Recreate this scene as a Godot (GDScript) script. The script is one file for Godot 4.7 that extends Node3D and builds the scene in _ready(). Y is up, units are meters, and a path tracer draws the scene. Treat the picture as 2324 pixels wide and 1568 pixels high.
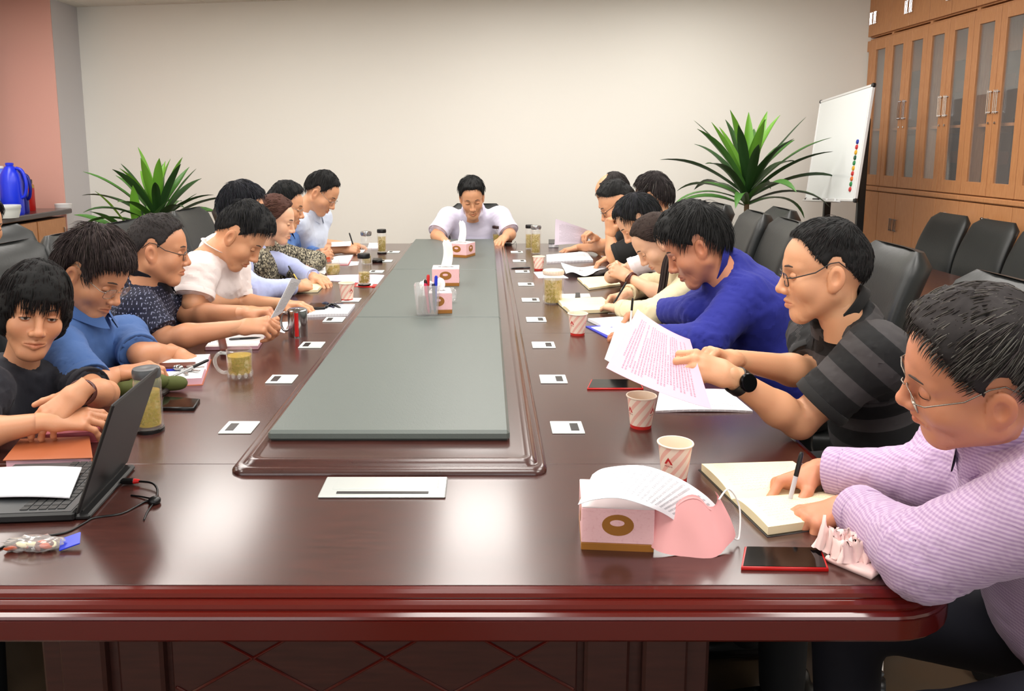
extends Node3D
# A meeting in progress round a long lacquered conference table.

var M := {}
var used := {}
var tex := {}


func _ready() -> void:
	# camera
	var cam := Camera3D.new()
	cam.name = "camera"
	cam.projection = Camera3D.PROJECTION_FRUSTUM
	cam.near = 0.05
	cam.far = 60.0
	cam.size = 2.0 * 0.05 * 784.0 / 1800.0
	cam.frustum_offset = Vector2(0.05 * 58.0 / 1800.0, -0.05 * 184.0 / 1800.0)
	cam.position = Vector3(0, 1.465, 0)
	cam.rotation = Vector3(-atan(268.0 / 1800.0), 0, 0)
	add_child(cam)
	cam.current = true
	# surroundings: a closed room, so the sky only matters as a very dim outside
	var we := WorldEnvironment.new()
	we.name = "world_environment"
	var env := Environment.new()
	env.background_mode = Environment.BG_COLOR
	env.background_color = Color(0.75, 0.8, 0.88)
	env.tonemap_mode = Environment.TONE_MAPPER_LINEAR
	env.tonemap_exposure = 1.0
	env.sdfgi_enabled = true
	env.ssao_enabled = true
	env.ssil_enabled = true
	we.environment = env
	add_child(we)
	# ceiling light panels: where, and how strong
	var lamps := []
	for z in [-5.6, -4.0, -2.3, -0.6]:
		for x in [-3.7, -2.0, -0.05, 1.45]:  # the outermost left column is added to brighten the wall there
			lamps.append(Vector3(x, 2.8, z))
	materials()
	for k in lamps.size():
		ceiling_lamp(lamps[k], 2.2, k)
	room()
	furniture()
	table_things()
	people()


# ---------------------------------------------------------------- nodes

func numbered(called: String) -> String:
	var k: int = used.get(called, 0)
	used[called] = k + 1
	return called if k == 0 else "%s_%03d" % [called, k]


func tag(o: Node3D, label: String, category: String, group := "") -> Node3D:
	o.set_meta("label", label)
	o.set_meta("category", category)
	if group != "":
		o.set_meta("group", group)
	return o


func thing(called: String, label: String, category: String, at := Vector3.ZERO, turn := 0.0, group := "") -> Node3D:
	var o := Node3D.new()
	o.name = numbered(called)
	add_child(o, true)
	o.position = at
	o.rotation.y = turn
	return tag(o, label, category, group)


func part(called: String, shape, m: Material, parent: Node) -> MeshInstance3D:
	var o := MeshInstance3D.new()
	o.name = called
	o.mesh = shape.mesh() if shape is Bag else shape
	o.material_override = m
	parent.add_child(o, true)
	return o


func one(called: String, shape, m: Material, label: String, category: String, at := Vector3.ZERO, turn := 0.0, group := "") -> MeshInstance3D:
	var o := part(numbered(called), shape, m, self)
	o.position = at
	o.rotation.y = turn
	tag(o, label, category, group)
	return o


func struct(called: String, shape, m: Material) -> MeshInstance3D:
	var o := part(called, shape, m, self)
	o.set_meta("kind", "structure")
	return o


func copy(of: Node3D, at: Vector3, turn: float, label: String, group := "") -> Node3D:
	var o: Node3D = of.duplicate()
	o.name = numbered(String(of.name).rstrip("0123456789").rstrip("_"))
	add_child(o, true)
	o.position = at
	o.rotation.y = turn
	o.set_meta("label", label)
	if group != "":
		o.set_meta("group", group)
	return o


# ---------------------------------------------------------------- shapes

class Bag:
	var v := PackedVector3Array()
	var n := PackedVector3Array()
	var uv := PackedVector2Array()
	var c := PackedColorArray()
	var i := PackedInt32Array()
	var col := Color.WHITE

	func put(p: Vector3, q: Vector3, w := Vector2.ZERO) -> int:
		v.append(p)
		n.append(q)
		uv.append(w)
		c.append(col)
		return v.size() - 1

	# corners anticlockwise as seen from outside
	func tri(a: Vector3, b: Vector3, d: Vector3) -> void:
		var q := (b - a).cross(d - a).normalized()
		var k := put(a, q)
		put(b, q)
		put(d, q)
		i.append_array([k, k + 2, k + 1])

	func quad(a: Vector3, b: Vector3, d: Vector3, e: Vector3) -> void:
		var q := (d - a).cross(e - b).normalized()
		var k := put(a, q, Vector2(0, 1))
		put(b, q, Vector2(1, 1))
		put(d, q, Vector2(1, 0))
		put(e, q, Vector2(0, 0))
		i.append_array([k, k + 2, k + 1, k, k + 3, k + 2])

	func box(size: Vector3, at := Vector3.ZERO, bev := 0.0, turn := Basis.IDENTITY) -> void:
		var h := size / 2.0
		bev = minf(bev, minf(h.x, minf(h.y, h.z)) * 0.95)
		var t := Transform3D(turn, at)
		for axis in 3:
			for s in [-1.0, 1.0]:
				var a := Vector3.ZERO
				var b := Vector3.ZERO
				var d := Vector3.ZERO
				a[axis] = s * h[axis]
				b[(axis + 1) % 3] = (h[(axis + 1) % 3] - bev) * s
				d[(axis + 2) % 3] = h[(axis + 2) % 3] - bev
				quad(t * (a - b - d), t * (a + b - d), t * (a + b + d), t * (a - b + d))
		if bev <= 0.0:
			return
		for axis in 3:
			var u := (axis + 1) % 3
			var w := (axis + 2) % 3
			for s in [-1.0, 1.0]:
				for r in [-1.0, 1.0]:
					var p := Vector3.ZERO
					var q := Vector3.ZERO
					p[u] = s * h[u]
					p[w] = r * (h[w] - bev)
					q[u] = s * (h[u] - bev)
					q[w] = r * h[w]
					var e := Vector3.ZERO
					e[axis] = (h[axis] - bev) * s * r
					quad(t * (p - e), t * (q - e), t * (q + e), t * (p + e))
		for x in [-1.0, 1.0]:
			for y in [-1.0, 1.0]:
				for z in [-1.0, 1.0]:
					var k := Vector3(x, y, z)
					var p := Vector3(h.x, h.y - bev, h.z - bev) * k
					var q := Vector3(h.x - bev, h.y, h.z - bev) * k
					var r := Vector3(h.x - bev, h.y - bev, h.z) * k
					if x * y * z > 0:
						tri(t * p, t * q, t * r)
					else:
						tri(t * p, t * r, t * q)

	# rows of points, each row running anticlockwise seen from outside when the rows rise
	func loft(rows: Array, round_u := true, round_v := false, flip := false) -> void:
		var nu: int = rows[0].size()
		var nv := rows.size()
		var base := v.size()
		var total := 0.0
		for r in nv:
			if r > 0:
				total += (rows[r][0] - rows[r - 1][0]).length()
			for k in nu:
				put(rows[r][k], Vector3.ZERO, Vector2(float(k) / (nu if round_u else nu - 1), total))
		var eu := nu if round_u else nu - 1
		var ev := nv if round_v else nv - 1
		for r in ev:
			var r2 := (r + 1) % nv
			for k in eu:
				var k2 := (k + 1) % nu
				var a := base + r * nu + k
				var b := base + r * nu + k2
				var d := base + r2 * nu + k2
				var e := base + r2 * nu + k
				var q := (v[d] - v[a]).cross(v[e] - v[b])
				if flip:
					q = -q
					i.append_array([a, b, d, a, d, e])
				else:
					i.append_array([a, d, b, a, e, d])
				n[a] += q
				n[b] += q
				n[d] += q
				n[e] += q
		for k in range(base, v.size()):
			n[k] = n[k].normalized()

	func fan(ring: PackedVector3Array, up: Vector3, flip := false) -> void:
		var m := Vector3.ZERO
		for p in ring:
			m += p
		m /= ring.size()
		var k0 := put(m, up, Vector2(0.5, 0.5))
		for k in ring.size():
			put(ring[k], up, Vector2(0.5 + 0.5 * cos(TAU * k / ring.size()), 0.5 + 0.5 * sin(TAU * k / ring.size())))
		for k in ring.size():
			var a := k0 + 1 + k
			var b := k0 + 1 + (k + 1) % ring.size()
			if flip:
				i.append_array([k0, a, b])
			else:
				i.append_array([k0, b, a])

	func tube(pts: PackedVector3Array, rad, sides := 8, caps := true, squash := 1.0, side := Vector3.UP) -> void:
		var rows := []
		var last := side
		for k in pts.size():
			var d := (pts[mini(k + 1, pts.size() - 1)] - pts[maxi(k - 1, 0)]).normalized()
			var x := last - d * last.dot(d)
			if x.length() < 0.05:
				x = Vector3.RIGHT - d * d.x
				if x.length() < 0.05:
					x = Vector3.FORWARD - d * d.z
			x = x.normalized()
			last = x
			var y := d.cross(x)
			var r: float = rad[k] if rad is Array or rad is PackedFloat32Array else rad
			var row := PackedVector3Array()
			for s in sides:
				var a := TAU * s / sides
				row.append(pts[k] + x * (cos(a) * r * squash) + y * (sin(a) * r))
			rows.append(row)
		loft(rows)
		if caps:
			fan(rows[0], (pts[0] - pts[1]).normalized(), true)
			fan(rows[-1], (pts[-1] - pts[-2]).normalized())

	# profile of (radius, height), rising along the outside
	func lathe(pr: PackedVector2Array, sides := 28, t := Transform3D.IDENTITY) -> void:
		var m := pr.size()
		var segn := []
		for k in m - 1:
			var d := pr[k + 1] - pr[k]
			segn.append(Vector2(d.y, -d.x).normalized())
		for k in m - 1:
			var na: Vector2 = segn[k]
			var nb: Vector2 = segn[k]
			if k > 0 and na.dot(segn[k - 1]) > 0.7:
				na = (na + segn[k - 1]).normalized()
			if k < m - 2 and segn[k].dot(segn[k + 1]) > 0.7:
				nb = (segn[k] + segn[k + 1]).normalized()
			var b := v.size()
			for s in sides + 1:
				var a := TAU * s / sides
				var e := Vector3(cos(a), 0, -sin(a))
				put(t * (e * pr[k].x + Vector3(0, pr[k].y, 0)), t.basis * (e * na.x + Vector3(0, na.y, 0)), Vector2(float(s) / sides, 1.0 - float(k) / (m - 1)))
				put(t * (e * pr[k + 1].x + Vector3(0, pr[k + 1].y, 0)), t.basis * (e * nb.x + Vector3(0, nb.y, 0)), Vector2(float(s) / sides, 1.0 - float(k + 1) / (m - 1)))
			for s in sides:
				var a := b + 2 * s
				i.append_array([a, a + 3, a + 2, a, a + 1, a + 3])

	func ball(at: Vector3, r: Vector3, turn := Basis.IDENTITY, nu := 16, nv := 10) -> void:
		var b := v.size()
		for y in nv + 1:
			var e := -PI / 2 + PI * y / nv
			for x in nu + 1:
				var a := TAU * x / nu
				var d := Vector3(cos(a) * cos(e), sin(e), -sin(a) * cos(e))
				put(at + turn * (d * r), (turn * (d / r)).normalized(), Vector2(float(x) / nu, 1.0 - float(y) / nv))
		for y in nv:
			for x in nu:
				var a := b + y * (nu + 1) + x
				i.append_array([a, a + nu + 2, a + 1, a, a + nu + 1, a + nu + 2])

	func slab(outline: PackedVector2Array, y0: float, y1: float, round := 0.0) -> void:
		# a flat plate of any outline (x, z), anticlockwise seen from above
		var rows := []
		var lev := [[y0, 0.0], [y1, 0.0]] if round <= 0.0 else [[y0, -round], [y0 + round * 0.3, -round * 0.3], [y0 + round, 0.0], [y1 - round, 0.0], [y1 - round * 0.3, -round * 0.3], [y1, -round]]
		var m := outline.size()
		for l in lev:
			var row := PackedVector3Array()
			for k in m:
				var a := outline[(k + m - 1) % m]
				var b := outline[(k + 1) % m]
				var d := (b - a).normalized()
				var o: Vector2 = Vector2(-d.y, d.x) * float(l[1])
				row.append(Vector3(outline[k].x + o.x, l[0], outline[k].y + o.y))
			rows.append(row)
		if round <= 0.0:
			for k in m:
				quad(rows[0][k], rows[0][(k + 1) % m], rows[1][(k + 1) % m], rows[1][k])
		else:
			loft(rows)
		fan(rows[0], Vector3.DOWN, true)
		fan(rows[-1], Vector3.UP)

	func add(o: Bag, t := Transform3D.IDENTITY) -> void:
		var b := v.size()
		var mirror := t.basis.determinant() < 0
		var nb := t.basis.inverse().transposed()
		for k in o.v.size():
			v.append(t * o.v[k])
			n.append((nb * o.n[k]).normalized())
		uv.append_array(o.uv)
		c.append_array(o.c)
		for k in range(0, o.i.size(), 3):
			if mirror:
				i.append_array([o.i[k] + b, o.i[k + 2] + b, o.i[k + 1] + b])
			else:
				i.append_array([o.i[k] + b, o.i[k + 1] + b, o.i[k + 2] + b])

	func mesh() -> ArrayMesh:
		var a := []
		a.resize(Mesh.ARRAY_MAX)
		a[Mesh.ARRAY_VERTEX] = v
		a[Mesh.ARRAY_NORMAL] = n
		a[Mesh.ARRAY_TEX_UV] = uv
		a[Mesh.ARRAY_COLOR] = c
		a[Mesh.ARRAY_INDEX] = i
		var m := ArrayMesh.new()
		m.add_surface_from_arrays(Mesh.PRIMITIVE_TRIANGLES, a)
		return m


func rounded(w: float, d: float, r: float, steps := 5) -> PackedVector2Array:
	# rectangle w by d about the origin with round corners, anticlockwise seen from above (x right, z towards)
	var o := PackedVector2Array()
	var at := [Vector2(w / 2 - r, d / 2 - r), Vector2(w / 2 - r, -d / 2 + r), Vector2(-w / 2 + r, -d / 2 + r), Vector2(-w / 2 + r, d / 2 - r)]
	for k in 4:
		for s in steps + 1:
			var a := PI / 2 - PI / 2 * k - PI / 2 * s / steps
			o.append(at[k] + Vector2(cos(a), sin(a)) * r)
	return o


func curve(pts: Array, steps := 6) -> PackedVector3Array:
	# Catmull-Rom through the points
	var o := PackedVector3Array()
	for k in pts.size() - 1:
		var a: Vector3 = pts[maxi(k - 1, 0)]
		var b: Vector3 = pts[k]
		var d: Vector3 = pts[k + 1]
		var e: Vector3 = pts[mini(k + 2, pts.size() - 1)]
		for s in steps:
			o.append(b.cubic_interpolate(d, a, e, float(s) / steps))
	o.append(pts[-1])
	return o


# ---------------------------------------------------------------- materials

func mat(called: String, color: Color, rough := 0.6, metal := 0.0) -> StandardMaterial3D:
	var m := StandardMaterial3D.new()
	m.resource_name = called
	m.albedo_color = color
	m.roughness = rough
	m.metallic = metal
	M[called] = m
	return m


func noise_tex(called: String, freq: float, ramp: Array, size := 256, octaves := 4, stretch := Vector2.ONE, seed_ := 1) -> ImageTexture:
	var f := FastNoiseLite.new()
	f.seed = seed_
	f.noise_type = FastNoiseLite.TYPE_SIMPLEX_SMOOTH
	f.frequency = 1.0
	f.fractal_octaves = octaves
	var im := Image.create(size, size, false, Image.FORMAT_RGB8)
	# wrap the noise round two circles so that the picture repeats without a seam
	for y in size:
		for x in size:
			var u := float(x) / size
			var w := float(y) / size
			var p := f.get_noise_3d(u * freq * stretch.x * size, w * freq * stretch.y * size, 0.0)
			var q := f.get_noise_3d((u - 1.0) * freq * stretch.x * size, w * freq * stretch.y * size, 0.0)
			var r := f.get_noise_3d(u * freq * stretch.x * size, (w - 1.0) * freq * stretch.y * size, 0.0)
			var s := f.get_noise_3d((u - 1.0) * freq * stretch.x * size, (w - 1.0) * freq * stretch.y * size, 0.0)
			var k := lerpf(lerpf(p, q, u), lerpf(r, s, u), w) * 0.8 + 0.5
			k = clampf(k, 0.0, 1.0)
			im.set_pixel(x, y, (ramp[0] as Color).lerp(ramp[1], k))
	tex[called] = ImageTexture.create_from_image(im)
	return tex[called]


func triplanar(m: StandardMaterial3D, scale: Vector3, world := false) -> void:
	m.uv1_triplanar = true
	m.uv1_world_triplanar = world
	m.uv1_scale = scale


func bump(m: StandardMaterial3D, t: Texture2D, depth: float) -> void:
	m.heightmap_enabled = true
	m.heightmap_texture = t
	m.heightmap_scale = depth


func materials() -> void:
	var soft := noise_tex("soft", 0.035, [Color.BLACK, Color.WHITE], 192)
	var grain := noise_tex("grain", 0.02, [Color.BLACK, Color.WHITE], 256, 5, Vector2(1.0, 14.0), 7)
	var m := mat("wall", Color(0.92, 0.91, 0.88), 0.6)
	bump(m, soft, 0.02)
	triplanar(m, Vector3(3, 3, 3), true)
	mat("wall_grey", Color(0.8, 0.79, 0.8), 0.55)
	mat("pink_wall", Color(0.88, 0.68, 0.63), 0.22)
	mat("beige_wall", Color(0.85, 0.78, 0.68), 0.6)
	mat("dark_frame", Color(0.13, 0.15, 0.16), 0.35, 0.3)
	m = mat("ceiling_tile", Color(0.9, 0.88, 0.84), 0.85)
	bump(m, soft, 0.03)
	triplanar(m, Vector3(6, 6, 6), true)
	mat("ceiling_grid", Color(0.82, 0.8, 0.77), 0.5)
	mat("floor_tile", Color(0.33, 0.27, 0.21), 0.3)
	mat("lamp_glow", Color(1, 1, 1), 0.5)
	M.lamp_glow.emission_enabled = true
	M.lamp_glow.emission = Color(1.0, 0.97, 0.93)
	M.lamp_glow.emission_energy_multiplier = 2.0
	mat("fill_glow", Color(1, 1, 1), 0.5)  # glow for the added panes behind the camera
	M.fill_glow.emission_enabled = true
	M.fill_glow.emission = Color(0.95, 0.98, 1.0)
	M.fill_glow.emission_energy_multiplier = 1.5
	mat("white_metal", Color(0.9, 0.9, 0.9), 0.4, 0.2)
	# wood
	m = mat("lacquer", Color.WHITE, 0.27)
	m.albedo_texture = noise_tex("mahogany", 0.02, [Color(0.2, 0.1, 0.085), Color(0.3, 0.155, 0.13)], 256, 5, Vector2(1.2, 16.0), 3)
	m.metallic_specular = 0.52
	m.clearcoat_enabled = true
	m.clearcoat = 0.5
	m.clearcoat_roughness = 0.17
	triplanar(m, Vector3(1.3, 1.3, 0.9))
	m = mat("lacquer_red", Color(0.32, 0.055, 0.03), 0.14)
	m.metallic_specular = 0.6
	m = mat("table_panel_wood", Color.WHITE, 0.4)
	m.albedo_texture = tex.mahogany
	triplanar(m, Vector3(1.1, 1.1, 1.1))
	m = mat("cabinet_wood", Color.WHITE, 0.42)
	m.albedo_texture = noise_tex("teak", 0.03, [Color(0.7, 0.46, 0.28), Color(0.82, 0.6, 0.41)], 256, 5, Vector2(16.0, 0.8), 11)
	triplanar(m, Vector3(1.6, 1.6, 1.6))
	m = mat("cabinet_groove", Color(0.3, 0.17, 0.1), 0.6)
	m = mat("counter_top", Color(0.3, 0.27, 0.27), 0.2)
	m = mat("panel_grey", Color(0.36, 0.39, 0.375), 0.42)
	bump(m, soft, 0.02)
	triplanar(m, Vector3(30, 30, 30))
	m = mat("leather", Color(0.12, 0.13, 0.13), 0.42)
	bump(m, soft, 0.05)
	triplanar(m, Vector3(9, 9, 9))
	m = mat("chrome", Color(0.86, 0.86, 0.87), 0.12, 1.0)
	mat("black_plastic", Color(0.03, 0.03, 0.032), 0.35)
	mat("grey_plastic", Color(0.28, 0.29, 0.3), 0.35)
	mat("silver", Color(0.78, 0.8, 0.79), 0.38, 0.6)
	mat("socket_white", Color(0.86, 0.89, 0.87), 0.35)
	mat("socket_slot", Color(0.14, 0.12, 0.12), 0.4)
	mat("steel", Color(0.72, 0.72, 0.72), 0.16, 1.0)
	mat("paper", Color(0.93, 0.93, 0.95), 0.75)
	mat("cream_paper", Color(0.93, 0.88, 0.72), 0.8)
	mat("pink_paper", Color(0.93, 0.74, 0.8), 0.75)
	mat("red_plastic", Color(0.72, 0.06, 0.05), 0.3)
	mat("blue_plastic", Color(0.06, 0.17, 0.72), 0.3)
	mat("brown_leather", Color(0.35, 0.13, 0.07), 0.45)
	mat("tan_leather", Color(0.64, 0.35, 0.21), 0.45)
	m = mat("glass", Color(1, 1, 1, 0.06), 0.02)
	m.transparency = BaseMaterial3D.TRANSPARENCY_ALPHA
	m = mat("plastic_film", Color(0.9, 0.9, 0.9, 0.22), 0.1)
	m.transparency = BaseMaterial3D.TRANSPARENCY_ALPHA
	m = mat("glass_thick", Color(0.95, 0.97, 0.95, 0.16), 0.04)
	m.transparency = BaseMaterial3D.TRANSPARENCY_ALPHA
	m = mat("smoke_film", Color(0.45, 0.42, 0.33, 0.5), 0.2)
	m.transparency = BaseMaterial3D.TRANSPARENCY_ALPHA
	m = mat("tea", Color(0.82, 0.7, 0.1, 0.45), 0.05)
	m.transparency = BaseMaterial3D.TRANSPARENCY_ALPHA
	m = mat("clear_pen", Color(0.75, 0.75, 0.78), 0.15)
	mat("white_plastic", Color(0.88, 0.88, 0.88), 0.3)
	mat("brass", Color(0.75, 0.6, 0.3), 0.25, 0.9)
	mat("cabinet_back", Color(0.72, 0.76, 0.72), 0.6)
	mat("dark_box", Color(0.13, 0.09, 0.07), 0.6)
	m = mat("whiteboard", Color(0.93, 0.95, 0.95), 0.25)
	mat("flask_red", Color(0.72, 0.07, 0.05), 0.35)
	mat("jug_pale", Color(0.35, 0.45, 0.88), 0.3)
	mat("jug_blue", Color(0.1, 0.2, 0.85), 0.3)
	mat("jug_dark", Color(0.03, 0.06, 0.5), 0.3)
	mat("plastic_white", Color(0.85, 0.87, 0.85), 0.4)
	mat("pot_white", Color(0.85, 0.84, 0.82), 0.3)
	mat("stem", Color(0.38, 0.3, 0.2), 0.8)
	for q in [["leaf_young", Color(0.42, 0.64, 0.2)], ["leaf_mid", Color(0.27, 0.46, 0.19)], ["leaf_old", Color(0.17, 0.3, 0.14)]]:
		m = mat(q[0], q[1], 0.42)
		m.backlight_enabled = true
		m.backlight = (q[1] as Color) * 0.5
	mat("screen_black", Color(0.012, 0.012, 0.016), 0.08)
	mat("tea_leaf", Color(0.36, 0.38, 0.07), 0.7)


# ---------------------------------------------------------------- lamps

func ceiling_lamp(at: Vector3, energy: float, k: int) -> void:
	var rows := ["row nearest the pale back wall", "second row from the back wall", "third row from the back wall", "row above the near end of the table"]
	var cols := ["added outer left", "left", "centre", "right"]
	var o := thing("ceiling_lamp", "white ceiling lamp, %s of the %s" % [cols[k % 4], rows[k / 4]], "ceiling lamp", at, 0.0, "long ceiling lamps")
	var b := Bag.new()
	for s in [-1, 1]:
		b.box(Vector3(0.62, 0.02, 0.025), Vector3(0, -0.008, s * 0.5975), 0.003)
		b.box(Vector3(0.025, 0.02, 1.17), Vector3(s * 0.2975, -0.008, 0), 0.003)
	part("frame", b, M.white_metal, o)
	b = Bag.new()
	b.box(Vector3(0.57, 0.006, 1.17), Vector3(0, -0.004, 0), 0.001)
	part("diffuser", b, M.lamp_glow, o)
	var l := AreaLight3D.new()
	l.name = "lamp_light"
	l.area_size = Vector2(0.56, 1.16)
	l.area_normalize_energy = true
	l.light_color = Color(1.0, 0.985, 0.965)
	l.light_energy = energy
	l.area_range = 14.0
	l.area_attenuation = 2.0
	l.shadow_enabled = true
	l.rotation.x = -PI / 2
	l.position = Vector3(0, -0.022, 0)
	o.add_child(l)


func room() -> void:
	# floor, ceiling
	var b := Bag.new()
	b.box(Vector3(9.0, 0.1, 12.6), Vector3(-0.5, -0.055, -2.9))
	var fl := struct("floor", b, M.cabinet_groove)
	b = Bag.new()
	b.box(Vector3(0.796, 0.012, 0.796), Vector3.ZERO, 0.002)
	var tile := b.mesh()
	for x in 11:
		for z in 15:
			var o := part("floor_tile", tile, M.floor_tile, fl)
			o.position = Vector3(-4.4 + 0.8 * x, -0.006, 2.6 - 0.8 * z)
	b = Bag.new()
	b.box(Vector3(9.0, 0.1, 12.6), Vector3(-0.5, 2.87, -2.9))
	var ce := struct("ceiling", b, M.ceiling_grid)
	b = Bag.new()
	b.box(Vector3(0.593, 0.02, 0.593), Vector3.ZERO, 0.003)
	tile = b.mesh()
	for x in 15:
		for z in 20:
			var p := Vector3(-4.75 + 0.6 * x, 2.811, 2.8 - 0.6 * z)
			var o := part("ceiling_tile", tile, M.ceiling_tile, ce)
			o.position = p
	# walls; the back wall stands a little askew to the table
	b = Bag.new()
	b.box(Vector3(9.4, 2.95, 0.16), Vector3.ZERO)
	var w := struct("wall_back", b, M.wall)
	var turn := deg_to_rad(-9.5)
	w.rotation.y = turn
	w.position = Vector3(0, 1.45, -7.32) + Basis(Vector3.UP, turn) * Vector3(-0.35, 0, -0.08)
	b = Bag.new()
	b.box(Vector3(0.16, 2.95, 12.4), Vector3(-4.72, 1.45, -2.9))
	struct("wall_left", b, M.beige_wall)
	b = Bag.new()
	b.box(Vector3(0.16, 2.95, 12.4), Vector3(3.72, 1.45, -2.9))
	struct("wall_right", b, M.wall)
	# the wall behind the camera, with two unseen windows added for dim fill light
	b = Bag.new()
	b.box(Vector3(8.6, 0.9, 0.16), Vector3(-0.5, 0.43, 3.0))
	b.box(Vector3(8.6, 0.5, 0.16), Vector3(-0.5, 2.67, 3.0))
	for x in [-4.45, -0.5, 3.45]:
		b.box(Vector3(0.7, 1.54, 0.16), Vector3(x, 1.65, 3.0))
	struct("wall_front", b, M.wall)
	for k in 2:
		fill_window(k + 2, Vector3(-2.475 + 3.95 * k, 1.65, 3.0))
	# pilaster in the far corner: pink glossy front, pale side
	b = Bag.new()
	b.box(Vector3(0.66, 2.8, 0.7), Vector3(-4.31, 1.4, -7.86))
	var pil := struct("trim_1", b, M.wall_grey)
	b = Bag.new()
	b.box(Vector3(0.66, 2.8, 0.012), Vector3(-4.31, 1.4, -7.504), 0.002)
	part("pink_panel", b, M.pink_wall, pil)
	# dark window frame on the left wall
	b = Bag.new()
	b.box(Vector3(0.06, 2.06, 0.1), Vector3(-4.6, 1.43, -7.3), 0.004)
	b.box(Vector3(0.06, 2.06, 0.08), Vector3(-4.6, 1.43, -6.0), 0.004)
	b.box(Vector3(0.06, 0.09, 1.3), Vector3(-4.6, 2.42, -6.65), 0.004)
	b.box(Vector3(0.06, 0.09, 1.3), Vector3(-4.6, 0.94, -6.65), 0.004)
	var win := struct("window_1", b, M.dark_frame)
	b = Bag.new()
	b.box(Vector3(0.02, 1.4, 1.2), Vector3(-4.62, 1.68, -6.65))
	part("window_blind", b, M.pink_wall, win)


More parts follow.
